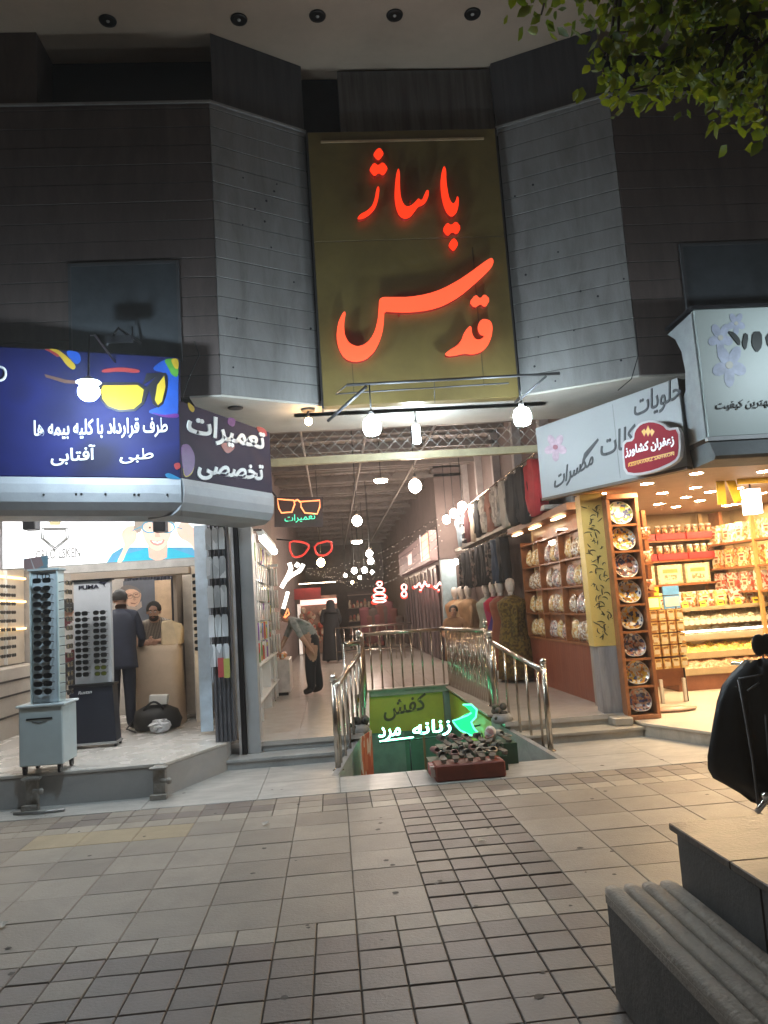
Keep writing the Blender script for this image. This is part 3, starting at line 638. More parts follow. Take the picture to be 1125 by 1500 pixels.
def extr(m, P, Q, inward, prof):
    n = len(prof); vs = [P+inward*a+V((0, 0, b)) for a, b in prof]+[Q+inward*a+V((0, 0, b)) for a, b in prof]
    m.add(vs, [(i, (i+1) % n, n+(i+1) % n, n+i) for i in range(n)]+[tuple(range(n))[::-1], tuple(range(n, 2*n))])
zb_ = SR0.z-2.925; extr(m, SLX0-V((0, 0, 2.925)), SR0-V((0, 0, 2.925)), -SN_, prof); m.build('box_front', GREY, sh)
m = MB(); extr(m, RA+V((.004, .004, 0)), RBp, -rn, [(a*.8, b-.01) for a, b in prof]); m.build('box_side', GREY, sh)
m = MB()
for (u, v) in ((65, 725), (112, 724), (120, 724), (155, 724), (197, 725), (203, 725), (245, 725)): p = onp(u, v, *PF)+SN_*.02; m.ball(p, .011, 8, 5)
m.build('rivet', BLACK, sh)
for (u, v) in ((46, 765), (235, 768)):
    p = onY(u, v, 8.3); tag(MB().obox(p, (.13, .16, .17)).build('speaker_box', BLACK, bevel=.01), 'small black box fixed under the shutter housing, '+('left one before the crest' if u < 100 else 'right one before the picture of the child'), 'box', 'black boxes under the shutter housing')
# backlit advert above the shop opening
ad = thing('backlit_advert', 'glowing white advert with a smiling child holding blue glasses', 'advert', (-2.65, 9.42, 2.34))
MB().box(-3.86, 9.42, 2.345, -1.47, 9.5, 2.96).build('light_panel', glow('advert_white', (.95, .97, 1.0), 1.5), ad)
fm = MB().box(-3.9, 9.415, 2.335, -1.44, 9.52, 2.344); fm.box(-3.9, 9.415, 2.344, -3.861, 9.52, 2.97); fm.box(-1.469, 9.415, 2.344, -1.44, 9.52, 2.97); fm.build('frame', ALU, ad)
cb = crop(0, 740, 2.679)
LIT = lambda n, c, e=.75: mat('lit_print_'+n, c, .5, emit=e, ecol=c, var=.12, scale=9)
PRN = [LIT('skin', (.85, .62, .50)), LIT('turquoise', (.03, .42, .58)), LIT('hair', (.38, .33, .28)), LIT('blue', (.10, .35, .55)), LIT('dark', (.12, .08, .08), .3), LIT('pale', (.85, .83, .80)), LIT('gold', (.70, .62, .35)), LIT('skin_shade', (.70, .47, .38)), LIT('lip', (.62, .30, .27))]
pc = MB()
def flat(mb, pts, y, mi, cr): mb.prism(pxpoly(cr(pts), (0, y, 0), (0, 1, 0)), (0, -.0012, 0), mi)
flat(pc, [(415, 230), (440, 190), (480, 165), (770, 165), (800, 195), (800, 208), (700, 225), (560, 228)], 9.419, 3, cb)
flat(pc, [(440, 228), (480, 195), (550, 178), (580, 165), (660, 165), (720, 185), (775, 205), (700, 222), (560, 228)], 9.4175, 1, cb)
flat(pc, [(580, 150), (585, 205), (620, 222), (655, 205), (658, 150)], 9.416, 7, cb)
flat(pc, smooth_poly([(553, 70), (560, 125), (585, 165), (618, 182), (648, 165), (672, 120), (676, 70), (660, 48), (570, 48)]), 9.4145, 0, cb)
flat(pc, [(525, 95), (530, 55), (548, 42), (680, 42), (690, 60), (682, 85), (668, 66), (600, 62), (560, 75), (553, 105), (540, 110)], 9.413, 2, cb)
flat(pc, smooth_poly([(585, 135), (618, 142), (648, 132), (640, 152), (618, 160), (596, 152)]), 9.413, 8, cb)
flat(pc, [(595, 139), (618, 144), (640, 137), (633, 147), (618, 151), (602, 147)], 9.4115, 5, cb)
flat(pc, [(610, 100), (622, 100), (630, 125), (608, 126)], 9.413, 7, cb)
for pts in ([(455, 230), (490, 160), (475, 120), (480, 100), (500, 82), (525, 78), (540, 100), (535, 140), (515, 160), (500, 175), (480, 225)], [(690, 100), (700, 75), (725, 62), (760, 85), (765, 120), (790, 165), (798, 200), (770, 190), (745, 150), (705, 130)]): flat(pc, smooth_poly(pts), 9.4145, 0, cb)
pc.build('child_print', PRN, ad)
sp = MB()
for cx_ in (588, 655): sp.tube([onp(0+(cx_+30*cos(a))/2.679, 740+(86+22*sin(a))/2.679, (0, 9.408, 0), (0, 1, 0)) for a in [2*pi*i/18 for i in range(18)]], .008, 6, closed=True)
for cx_ in (588, 655): sp.disc(onp(cx_/2.679, 740+88/2.679, (0, 9.411, 0), (0, 1, 0)), .012, (0, -1, 0), .002, 10, 1)
sp.tube([onp(x/2.679, 740+y/2.679, (0, 9.408, 0), (0, 1, 0)) for x, y in ((555, 84), (520, 100))], .006, 5); sp.tube([onp(x/2.679, 740+y/2.679, (0, 9.408, 0), (0, 1, 0)) for x, y in ((686, 84), (715, 92))], .006, 5)
sp.build('printed_glasses', [LIT('frame_blue', (.12, .42, .60), .6), PRN[4]], ad)
cr_ = MB(); PA = ((0, 9.419, 0), (0, 1, 0))
for k in (0, 1): cr_.tube([onp(x/2.679, 740+y/2.679, (0, 9.416, 0), (0, 1, 0)) for x, y in ((165+8*k, 90+6*k), (265-8*k, 90+6*k), (268-8*k, 130), (215, 175-8*k), (162+8*k, 130))], .010, 5, closed=True)
flat(cr_, [(195, 78), (190, 55), (203, 66), (215, 52), (228, 66), (242, 55), (236, 78)], 9.418, 1, cb); cr_.tube([onp(x/2.679, 740+y/2.679, (0, 9.416, 0), (0, 1, 0)) for x, y in ((215, 130), (215, 150))], .005, 5)
textpx(cr_, 'CRLO LSKEN', (52, 821), (118, 816), (52, 806), PA, (0, -.003, 0), arabic=False, bold=.02)
cr_.build('crest', [LIT('silver', (.30, .30, .29), .3), LIT('gold', (.70, .62, .35))], ad)
# sunglasses: one of each kind, then copies
LENS = mat('dark_lens', (.012, .014, .016), .12, var=0, spec=.7); FRM = mat('eyewear_frame', (.02, .018, .018), .3, var=0)
def shades(name, label, w, h, flavour, lens=LENS, frame=FRM):
    m = MB(); hw = w/2
    for s_ in (-1, 1):
        c = V((s_*w*.26, 0, 0)); a_ = w*.22; b_ = h/2
        ring = []
        for i in range(14):
            t = 2*pi*i/14; ex = .55 if flavour == 'square' else .8
            x = a_*abs(cos(t))**ex*(1 if cos(t) >= 0 else -1); z = b_*abs(sin(t))**ex*(1 if sin(t) >= 0 else -1)
            if flavour == 'aviator' and z < 0: x *= .85
            ring.append(c+V((x, 0, z)))
        m.prism(ring, (0, .006, 0), 0); m.tube([p+V((0, -.002, 0)) for p in ring], .0028, 5, 1, closed=True)
        m.tube([V((s_*w*.47, 0, h*.25)), V((s_*w*.5, .03, h*.25)), V((s_*w*.46, .12, h*.1))], .004, 5, 1)
    m.tube([V((-w*.06, 0, h*.1)), V((0, -.006, h*.2)), V((w*.06, 0, h*.1))], .004, 5, 1)
    o = m.build(name, [lens, frame]); tag(o, label, 'sunglasses'); return o
def row(proto, spots, label, group, first):
    for i, (p, rz) in enumerate(spots):
        o = proto if (first and i == 0) else clone(proto, p)
        o.location = p; o.rotation_euler = (0, 0, rz); o['label'] = label; o['group'] = group
stt = thing('display_tower', 'tall pale blue sunglasses tower on a wheeled cabinet at the shop edge', 'display stand', (-2.7, 7.5, .3))
PALE = mat('tower_paint', (.52, .60, .62), .35, var=.05)
MB().box(-2.9, 7.39, .38, -2.51, 7.78, .90).build('cabinet', PALE, stt, bevel=.01); MB().box(-2.92, 7.37, .902, -2.49, 7.8, .925).build('cabinet_top', mat('tower_top', (.60, .66, .68), .3, var=.04), stt, bevel=.006)
MB().box(-2.80, 7.47, .93, -2.57, 7.60, 2.14).build('column', mat('tower_panel', (.62, .70, .75), .35, var=.05), stt, bevel=.006)
for x in (-2.815, -2.57): MB().box(x, 7.45, .93, x+.015, 7.62, 2.15).build('side_rail', mat('clear_rail', (.62, .74, .75), .15, var=0), stt)
MB().box(-2.83, 7.44, 2.151, -2.54, 7.63, 2.17).build('cap', PALE, stt); MB().prism([(-2.86, 7.44, 2.172), (-2.64, 7.44, 2.172), (-2.64, 7.44, 2.29), (-2.86, 7.44, 2.27)], (0, .01, 0)).build('card', patterned('card_print', [(.5, .5, .5), (.15, .25, .3), (.75, .75, .75), (.3, .2, .2)], 9, .4), stt)
hl = MB().box(-2.83, 7.384, .79, -2.60, 7.388, .805); hl.tube([(-2.78, 7.386, .775), (-2.72, 7.386, .762), (-2.65, 7.386, .775)], .003, 4); hl.build('name_strip', DARKM, stt)
textmesh(MB(), 'LTD', (-2.75, 7.468, 2.075), (-2.63, 7.468, 2.075), (-2.75, 7.468, 2.12), (0, -.004, 0), arabic=False).build('lettering', DARKM, stt)
for (x, y_) in ((-2.86, 7.43), (-2.55, 7.43), (-2.86, 7.74), (-2.55, 7.74)):
    w = MB().tube([(x-.012, y_, .335), (x+.012, y_, .335)], .034, 12); w.box(x-.018, y_-.02, .35, x+.018, y_+.02, .379); w.build('caster', BLACK, stt)
p1 = shades('sunglasses', 'dark square sunglasses', .17, .044, 'square'); p2 = shades('sunglasses', 'dark aviator sunglasses', .165, .050, 'aviator'); p3 = shades('sunglasses', 'dark round sunglasses', .16, .044, 'round')
sp_ = [[], [], []]
for i in range(15): sp_[[0, 2, 1, 0, 2, 0, 2, 2, 1, 0, 1, 2, 0, 0, 1][i]].append(((-2.684, 7.458, 2.03-i*.073), 0))
row(p1, sp_[0], 'dark square sunglasses hooked on the front of the pale blue tower', 'square sunglasses on the tower', True); row(p2, sp_[1], 'drooping teardrop sunglasses hooked on the front of the pale blue tower', 'teardrop sunglasses on the tower', True); row(p3, sp_[2], 'dark oval sunglasses hooked on the front of the pale blue tower', 'oval sunglasses on the tower', True)
row(p1, [((-2.545, 7.56, 2.0-i*.085), pi/2) for i in range(13)], 'sunglasses folded outward from the right side of the pale blue tower', 'sunglasses on the side of the tower', False)
pu = thing('display_stand', 'white two column sunglasses stand on a sloping black base', 'display stand', (-2.66, 8.85, .3))
MB().box(-2.85, 8.80, .98, -2.45, 8.88, 2.10).build('panel', mat('stand_white', (.55, .58, .62), .4, var=.04), pu, bevel=.004)
MB().box(-2.88, 8.78, 2.101, -2.43, 8.9, 2.12).build('top_bar', DARKM, pu)
MB().prism([(-2.94, 8.72, .36), (-2.40, 8.72, .36), (-2.44, 8.76, .95), (-2.88, 8.76, .95)], (0, .2, 0)).build('base', mat('stand_navy', (.012, .014, .024), .4, var=.1), pu)
MB().box(-2.90, 8.74, .952, -2.42, 8.95, .975).build('base_top', BLACK, pu); MB().box(-2.95, 8.70, .335, -2.39, 8.95, .358).build('foot_bar', mat('foot_steel', (.4, .4, .4), .4, .5), pu)
for (x, y_) in ((-2.93, 8.74), (-2.41, 8.74), (-2.93, 8.92), (-2.41, 8.92)): MB().tube([(x-.012, y_, .318), (x+.012, y_, .318)], .018, 10).build('caster', BLACK, pu)
t = MB(); textmesh(t, 'PUMA', (-2.79, 8.798, 2.01), (-2.57, 8.798, 2.015), (-2.79, 8.798, 2.055), (0, -.006, 0), arabic=False, bold=.03)
t.prism([(-2.575, 8.797, 2.075), (-2.53, 8.797, 2.06), (-2.50, 8.797, 2.02), (-2.512, 8.797, 2.05), (-2.485, 8.797, 2.075), (-2.46, 8.797, 2.10), (-2.49, 8.797, 2.085), (-2.52, 8.797, 2.08), (-2.555, 8.797, 2.09)], (0, -.005, 0)); t.build('lettering', mat('logo_navy', (.01, .012, .03), .4, var=0), pu)
t = MB(); textmesh(t, 'Rustan', (-2.80, 8.748, .875), (-2.66, 8.748, .88), (-2.79, 8.748, .91), (0, -.008, 0), arabic=False); t.build('lettering', LW, pu)
p4 = shades('sunglasses', 'x', .145, .046, 'square'); p5 = shades('sunglasses', 'x', .14, .046, 'round'); p6 = shades('sunglasses', 'x', .13, .042, 'round', mat('olive_lens', (.10, .12, .01), .15, var=0))
sq = []; ro = []
for c in (0, 1):
    for i in range(11):
        if c == 1 and i >= 9: continue
        (sq if (i*3+c) % 2 == 0 else ro).append(((-2.75+c*.195, 8.793, 1.72-i*.066), 0))
row(p4, sq, 'square sunglasses on the white stand with the black base', 'square sunglasses on the white stand', True); row(p5, ro, 'rounded sunglasses on the white stand with the black base', 'rounded sunglasses on the white stand', True)
row(p6, [((-2.555, 8.793, 1.72-i*.066), 0) for i in (9, 10)], 'small olive lensed sunglasses low on the white stand', 'olive sunglasses on the white stand', True)
# wall display at the far left with drawers
wd = thing('wall_display', 'back lit wall rack of spectacles above pale drawers at the left shop wall', 'display rack', (-4.2, 10, .3))
MB().box(-4.48, 8.6, 1.16, -4.42, 11.5, 2.75).build('back_panel', mat('rack_back', (.62, .54, .44), .5, var=.05), wd)
for z in (1.62, 2.0, 2.33): MB().box(-4.42, 8.6, z, -4.39, 11.5, z+.03).build('light_strip', glow('warm_strip2', (1, .70, .32), 3.0), wd)
for y_ in (9.3, 10.1, 10.8): MB().box(-4.42, y_, 1.16, -4.38, y_+.03, 2.7).build('divider', WHITE, wd)
MB().box(-4.48, 8.6, .3, -4.06, 11.5, 1.14).build('drawer_body', mat('drawer_laminate', (.55, .50, .44), .45, var=.06), wd)
for z in (.55, .80, .98): MB().box(-4.065, 8.6, z, -4.05, 11.5, z+.022).build('drawer_groove', mat('groove', (.06, .05, .045), .6), wd)
row(p5, [((-4.38, 9.36+j*.17, 1.26+i*.115), pi/2) for i in range(9) for j in range(10)], 'small spectacles in rows on the back lit left wall rack', 'spectacles on the left wall rack', False)
row(p4, [((-1.71, 10.19, 1.2+i*.085), 0) for i in range(12)], 'spectacles stacked on the narrow lit column by the shop corner', 'spectacles on the narrow column', False)
# hanging grey cases in packets
cs = tag(MB().prism([(-.03, 0, 0), (.03, 0, 0), (.033, 0, .20), (.02, 0, .235), (-.02, 0, .235), (-.033, 0, .20)], (0, .03, 0)).build('packet', patterned('grey_packet', [(.62, .64, .66), (.38, .40, .42), (.75, .76, .78), (.48, .5, .52)], 14, .3, coat=.4, stretch=(1, 1, .25))), 'x', 'packet')
CSP = []
for r_ in range(5):
    for c in range(3): CSP.append((-1.285+c*.07, 8.37, 2.33-r_*.31))
for i, p in enumerate(CSP):
    o = cs if i == 0 else clone(cs, p); o.location = p; o['group'] = 'packets on the corner peg board'; o['label'] = 'silvery packet hanging in rows on the dark slatted shop corner'
cp = tag(MB().prism([(-.03, 0, 0), (.03, 0, 0), (.03, 0, .2), (-.03, 0, .2)], (0, .025, 0)).build('packet', mat('red_packet', (.5, .09, .09), .35)), 'red packet hanging at the bottom of the corner rack', 'packet'); cp.location = (-1.20, 8.34, .98)
cp = tag(MB().prism([(-.03, 0, 0), (.03, 0, 0), (.03, 0, .2), (-.03, 0, .2)], (0, .025, 0)).build('packet', mat('lime_packet', (.45, .45, .12), .35)), 'yellow green packet hanging at the bottom of the corner rack', 'packet'); cp.location = (-1.14, 8.34, .97)
pg = MB()
for p in CSP: pg.tube([(p[0], p[1]-.01, p[2]+.24), (p[0], 8.43, p[2]+.245)], .006, 5)
pg.build('peg', BLACK, LS)
# picture of an elderly man on the rear wall
ps = thing('portrait_poster', 'portrait poster of an elderly man in spectacles on the rear wall', 'poster', (-2.8, 11.44, 1.7))
MB().box(-3.0, 11.44, 1.55, -2.55, 11.46, 2.22).build('sheet', mat('poster_dark', (.07, .075, .09), .5), ps); MB().box(-2.55, 11.435, 1.1, -2.32, 11.46, 2.2).build('side_sheet', mat('poster_tan', (.42, .29, .18), .5), ps)
cc = crop(150, 820, 5.0); m = MB()
flat(m, smooth_poly([(150, 230), (160, 290), (185, 335), (225, 355), (270, 320), (285, 270), (280, 225), (250, 205), (190, 205)]), 11.437, 0, cc); flat(m, smooth_poly([(120, 250), (130, 205), (180, 180), (240, 195), (285, 230), (282, 250), (240, 215), (180, 215), (150, 260), (140, 290)]), 11.4355, 1, cc)
flat(m, [(160, 330), (200, 340), (245, 345), (285, 300), (290, 345), (240, 380), (170, 365)], 11.4365, 2, cc)
flat(m, [(232, 262), (246, 290), (238, 300), (222, 292)], 11.4352, 3, cc); flat(m, [(205, 312), (240, 318), (262, 306), (238, 326), (212, 324)], 11.4352, 4, cc); flat(m, [(185, 262), (212, 256), (214, 264), (188, 272)], 11.4352, 4, cc); flat(m, [(236, 250), (262, 246), (262, 254), (240, 260)], 11.4352, 4, cc)
m.build('portrait_print', [mat('poster_skin', (.50, .30, .20), .5), mat('poster_hair', (.12, .10, .09), .6), mat('poster_shirt', (.30, .24, .2), .6), mat('poster_skin_dark', (.36, .2, .13), .5), mat('poster_dark_skin', (.2, .09, .06), .5)], ps)
m = MB()
for s_ in ((195, 268), (250, 258)): m.tube([onY(150+(s_[0]+26*cos(a))/5, 820+(s_[1]+18*sin(a))/5, 11.43) for a in [2*pi*i/14 for i in range(14)]], .003, 4, closed=True)
m.build('printed_spectacles', BLACK, ps)
# covered counter, paper bag, holdall
ct = MB(); N = 28
pts = []
for k, (z, sc) in enumerate(((.3, 1.0), (.6, .985), (1.0, .96), (1.22, .97), (1.30, .93))):
    for i in range(N):
        a = 2*pi*i/N; ex = .35; x = .29*abs(cos(a))**ex*(1 if cos(a) > 0 else -1); y_ = .22*abs(sin(a))**ex*(1 if sin(a) > 0 else -1)
        w = 1+.03*sin(5*a+k)+.015*sin(11*a+2*k); pts.append((-2.25+x*sc*w, 10.25+y_*sc*w, z+.01*sin(7*a)))
ct.add(pts, [(k*N+i, k*N+(i+1) % N, (k+1)*N+(i+1) % N, (k+1)*N+i) for k in range(4) for i in range(N)]+[tuple(range(4*N, 5*N))], 0, True)
tag(ct.build('covered_counter', mat('brown_sheet', (.50, .38, .27), .75, var=.1, scale=4, bump=.3, bscale=6)), 'tall counter wrapped in creased light brown sheet', 'counter')
pbg = MB(); pbg.add([(-2.2, 10.1, 1.29), (-1.96, 10.1, 1.29), (-1.95, 10.32, 1.29), (-2.19, 10.32, 1.29), (-2.19, 10.12, 1.6), (-2.05, 10.09, 1.63), (-1.92, 10.14, 1.55), (-1.93, 10.3, 1.5), (-2.06, 10.34, 1.6), (-2.2, 10.3, 1.62)], [(0, 1, 6, 5, 4), (1, 2, 7, 6), (2, 3, 9, 8, 7), (3, 0, 4, 9), (4, 5, 6, 7, 8, 9), (3, 2, 1, 0)])
tag(pbg.build('paper_bag', mat('kraft_paper', (.55, .42, .26), .7, var=.15, bump=.4, bscale=12), bevel=.02), 'crumpled brown paper bag on the covered counter', 'bag')
bg_ = thing('holdall', 'bulky black holdall on the shop floor', 'bag', (-2.2, 9.75, .3))
m = MB(); prof = [(0, .0), (.21, .02), (.235, .12), (.20, .24), (.10, .30), (0, .31)]
m.lathe([(max(r, .002), z) for r, z in prof], (-2.2, 9.75, .302), 20, 0, 1.25, .8, fold=lambda a, z: 1+.06*sin(3*a+9*z)+.03*sin(8*a)); m.build('bag_body', mat('black_nylon', (.018, .017, .016), .55, bump=.5, bscale=9), bg_)
m = MB(); m.tube([(-2.32+.24*i/8, 9.62, .56+.09*sin(pi*i/8)) for i in range(9)], .014, 6); m.tube([(-2.45, 9.68, .45), (-2.52, 9.6, .36), (-2.4, 9.56, .32)], .012, 6); m.build('handle', BLACK, bg_)
tag(MB().prism([(-2.27, 9.66, .612), (-2.05, 9.66, .608), (-2.04, 9.66, .72), (-2.26, 9.66, .73)], (0, .1, 0)).build('tissue_box', mat('paper_white', (.75, .73, .68), .6, var=.05), bevel=.008), 'white box lying on the black holdall', 'box')
m = MB().ball((-2.1, 9.48, .375), .11, 16, 11, 0, (1.15, .7, .68)); r4 = random.Random(5); m.v = [v+V((r4.uniform(-.022, .022), r4.uniform(-.02, .02), r4.uniform(-.004, .024) if v.z > .33 else 0)) for v in m.v]; m.s = [False]*len(m.s); o = m.build('plastic_bag', mat('white_polythene', (.7, .7, .72), .35, var=.1, bump=.9, bscale=14)); tag(o, 'crumpled white plastic bag on the floor before the black holdall', 'bag')
# platform anchor brackets
for (u, v, lb) in ((50, 1172, 'rusty steel shutter foot at the left of the platform front'), (247, 1140, 'rusty steel shutter foot with a bolt at the platform corner')):
    p = onY(u, v, 7.44) if u < 100 else V((-1.66, 7.46, 0)); m = MB().box(p.x-.06, 7.40, .005, p.x+.05, 7.447 if u < 100 else 7.49, .29); m.box(p.x-.085, 7.36, .262, p.x+.075, 7.435, .285); m.box(p.x-.08, 7.34, .005, p.x+.07, 7.40, .05)
    m.tube([(p.x+.02, 7.37, .17), (p.x+.09, 7.33, .17)], .02, 8); m.ball((p.x+.10, 7.325, .17), .03, 8, 6)
    tag(m.build('steel_bracket', stained('worn_steel', (.34, .33, .31), (.17, .14, .11), .5, (3, 3, 3), .3, .6, .3), bevel=.004), lb, 'bracket')
tag(MB().tube([onZ(20, 1192, .02), onZ(60, 1190, .02), onZ(95, 1186, .02)], .014, 6).build('steel_rod', mat('rod', (.3, .3, .3), .4, .6)), 'steel rod lying on the paving at the far left', 'rod')
#@@SECTION right shop
# ================================================================== RIGHT SHOP (nuts and sweets)
RS = thing('sweet_shop', 'warmly lit open nut and sweet shop on a low marble floor right of the passage', 'shop', (5, 10, 0))
MB().plan([(3.33, 8.47), (3.76, 7.5), (9, 7.5), (9, 13), (3.33, 13)], -.05, .12).build('platform', MARBW, RS, bevel=.005)
MB().plan([(3.31, 8.47), (3.745, 7.48), (9, 7.48), (9, 13), (3.31, 13)], .122, .15).build('floor', stained('pale_floor', (.62, .58, .50), (.56, .52, .44), .3, (2, 2, 1), .03, .5), RS, bevel=.004)
OCH = mat('ochre_wall', (.46, .33, .17), .5, var=.15, scale=2)
MB().box(3.3, 12.2, .15, 8.5, 12.3, 2.82).build('back_wall', OCH, RS); MB().plan([(6.62, 12.2), (7.3, 8), (7.4, 8), (6.72, 12.2)], .15, 2.82).build('side_wall', OCH, RS)
MB().box(3.3, 9.2, .15, 3.36, 12.2, 2.8).build('side_wall', WOOD, RS)
CEI = mat('sweet_ceiling', (.55, .42, .32), .6, var=.06)
MB().plan([(2.62, 8.93), (3.62, 7.42), (8.5, 7.42), (8.5, 12.3), (3.3, 12.3), (3.3, 9.3)], 2.79, 2.83).build('ceiling', CEI, RS)
SPM = glow('spot_warm', (1., .70, .38), E_SPOT)
for (u, v) in ((880, 723), (948, 708), (1020, 693), (970, 722), (1005, 728), (1040, 720), (990, 742), (965, 738), (1065, 740), (985, 755), (1115, 722), (1025, 733), (1119, 690), (1085, 728)):
    p = onZ(u, v, 2.79); s_ = MB().lathe([(.065, 0), (.085, -.003), (.085, .006)], (p.x, p.y, 2.785), 18, 1); s_.disc((p.x, p.y, 2.784), .066, h=.004); s_.build('spot_light', [SPM, WHITE], RS)
for (x, y_) in ((5.6, 8.3), (5.2, 9.3), (6.2, 9.8), (6.2, 11.2), (4.5, 9.0)):
    s_ = MB().lathe([(.065, 0), (.085, -.003), (.085, .006)], (x, y_, 2.785), 18, 1); s_.disc((x, y_, 2.784), .066, h=.004); s_.build('spot_light', [SPM, WHITE], RS)
# fascia
FA, FB = V((2.56, 8.9, 0)), V((3.62, 7.35, 0)); fd = (FB-FA).normalized(); fn = V((-fd.y, fd.x, 0)); fn = fn if fn.y < 0 else -fn
wf = thing('wall_sign', 'pale grey slanted sweet shop sign with dark Persian calligraphy and a pink flower', 'sign', (3.1, 8.1, 2.74))
PG = ((FA.x, FA.y, 0), fn); Dg = fn*.012
MB().prism([FA+V((0, 0, 2.735)), FB+V((0, 0, 2.775)), FB+V((0, 0, 3.70)), FA+V((0, 0, 3.60))], -fn*.16).build('panel', mat('pale_sheet', (.33, .335, .34), .4, var=.05, scale=1), wf)
MB().prism([FA+fn*.012+V((0, 0, 2.72)), FB+fn*.012+V((0, 0, 2.76)), FB+fn*.012+V((0, 0, 2.79)), FA+fn*.012+V((0, 0, 2.75))], -fn*.1).build('lower_trim', mat('trim_dark', (.10, .07, .05), .5), wf)
s5 = FA.lerp(FB, .58); MB().prism([s5+fn*.002+V((0, 0, 2.8)), s5+fn*.002+fd*.006+V((0, 0, 2.8)), s5+fn*.002+fd*.006+V((0, 0, 3.62)), s5+fn*.002+V((0, 0, 3.62))], -fn*.01).build('sheet_seam', mat('seam_grey', (.2, .2, .2), .6), wf)
INK = mat('grey_ink', (.045, .05, .055), .5, var=0); 
for w_, a_, b_, c_ in (('مکسرات', (811, 724), (868, 688), (814, 692)), ('شکلات', (880, 670), (952, 648), (881, 637)), ('حلویات', (929, 620), (998, 592), (930, 580))): textpx(MB(), w_, a_, b_, c_, PG, Dg, bold=.006).build('lettering', INK, wf)
t = MB(); t.prism([p+fn*.001 for p in pxpoly([(856, 664), (876, 642), (877, 645), (858, 672), (850, 690)], *PG)], fn*.006)
t.build('long_stroke', INK, wf)
def blossom(mb, c, r, pl, dn, m0=0, m1=1):
    for k in range(5):
        a = 2*pi*k/5+.3; pts = []
        for i in range(10):
            b_ = 2*pi*i/10; px_ = r*.55*cos(a)+r*.45*cos(b_)*cos(a)-r*.30*sin(b_)*sin(a); py_ = r*.55*sin(a)+r*.45*cos(b_)*sin(a)+r*.30*sin(b_)*cos(a); pts.append((c[0]+px_, c[1]+py_*1.25))
        mb.prism([p+dn*(.001+.0007*k) for p in pxpoly(pts, *pl)], dn*.002, m0)
    mb.prism([p+dn*.006 for p in pxpoly([(c[0]+r*.22*cos(2*pi*i/8), c[1]+r*.22*sin(2*pi*i/8)) for i in range(8)], *pl)], dn*.002, m1)
m = MB(); blossom(m, (814, 655), 17, PG, fn); m.build('flower_print', [mat('petal_pink', (.42, .30, .36), .5, var=.3, scale=14), mat('petal_heart', (.28, .09, .12), .5)], wf)
bd = thing('badge_sign', 'red badge sign with white edge fixed over the sweet shop sign', 'sign', onp(955, 660, *PG))
c5 = crop(740, 430, 2.922); BP = (FA+fn*.17, fn)
m = MB().prism(pxpoly(c5(smooth_poly([(503, 630), (545, 622), (548, 585), (575, 552), (625, 540), (680, 555), (700, 578), (748, 570), (752, 690), (730, 725), (640, 765), (560, 780), (508, 772), (500, 680)])), *BP), -fn*.06, 0); m.build('plate', mat('badge_white', (.5, .48, .47), .6, spec=.2, emit=.04, ecol=(1, .95, .95), var=0), bd)
m = MB().prism([p+fn*.004 for p in pxpoly(c5(smooth_poly([(512, 638), (552, 630), (556, 590), (582, 560), (625, 549), (672, 562), (695, 588), (740, 580), (743, 686), (724, 716), (638, 755), (562, 770), (517, 763), (509, 682)])), *BP)], -fn*.003, 0); m.build('red_field', mat('badge_red', (.25, .006, .016), .6, spec=.2, emit=.05, ecol=(.9, .02, .06), var=.08), bd)
BP2 = (FA+fn*.175, fn); t = MB(); c5f = lambda x, y: (740+x/2.922, 430+y/2.922)
textpx(t, 'زعفران کشاورز', c5f(515, 705), c5f(725, 655), c5f(512, 655), BP2, fn*.006, bold=.03)
t.build('lettering', mat('badge_letter', (.9, .88, .86), .4, emit=.1, ecol=(1, 1, 1), var=0), bd)
t = MB(); textpx(t, 'KESHAVARZ SAFFRON', c5f(528, 742), c5f(724, 692), c5f(528, 727), BP2, fn*.005, arabic=False, bold=.02)
for k in range(3): t.prism([p for p in pxpoly(c5([(612+(k-1)*16, 565+abs(k-1)*14), (622+(k-1)*18, 590), (612+(k-1)*16, 612), (602+(k-1)*18, 590)]), *BP2)], fn*.004)
t.prism(pxpoly(c5([(530, 724), (720, 676), (720, 680), (530, 728)]), *BP2), fn*.003); t.build('gold_print', mat('badge_gold', (.75, .36, .03), .4, emit=.1, ecol=(.9, .4, .03), var=0), bd)
# front board
bo = thing('flowered_board', 'pale green grey front board with printed flowers and Persian slogan, lit from outside', 'sign', (5, 7.0, 3.0)); BYF = 7.0
m = MB().box(3.69, BYF, 3.0, 7.5, BYF+.08, 4.28); m.build('panel', mat('board_sheet', (.46, .52, .505), .5, var=.04, scale=1), bo, bevel=.01)
MB().box(3.66, BYF-.03, 2.96, 7.5, BYF+.02, 2.998).build('lower_trim', ALU, bo); MB().box(3.66, BYF-.02, 4.281, 7.5, BYF+.58, 4.31).build('upper_trim', DARKM, bo)
PB = ((0, BYF, 0), (0, 1, 0)); textpx(MB(), 'بهترین کیفیت', (1048, 603), (1128, 597), (1048, 588), PB, D, bold=.012).build('lettering', mat('board_ink', (.02, .025, .025), .5, var=0), bo); t = MB()
c5b = [(1064, 485), (1075, 487), (1084, 498), (1083, 508), (1074, 497)], [(1090, 487), (1096, 492), (1092, 515), (1086, 505)], [(1102, 486), (1115, 486), (1116, 508), (1108, 518), (1100, 505)], [(1120, 490), (1140, 484), (1142, 512), (1124, 510)]
for q in c5b: t.prism([p+V((0, -.001, 0)) for p in pxpoly(smooth_poly(q), *PB)], (0, -.01, 0))
t.build('lettering_top', mat('board_ink', (.02, .025, .025), .5, var=0), bo)
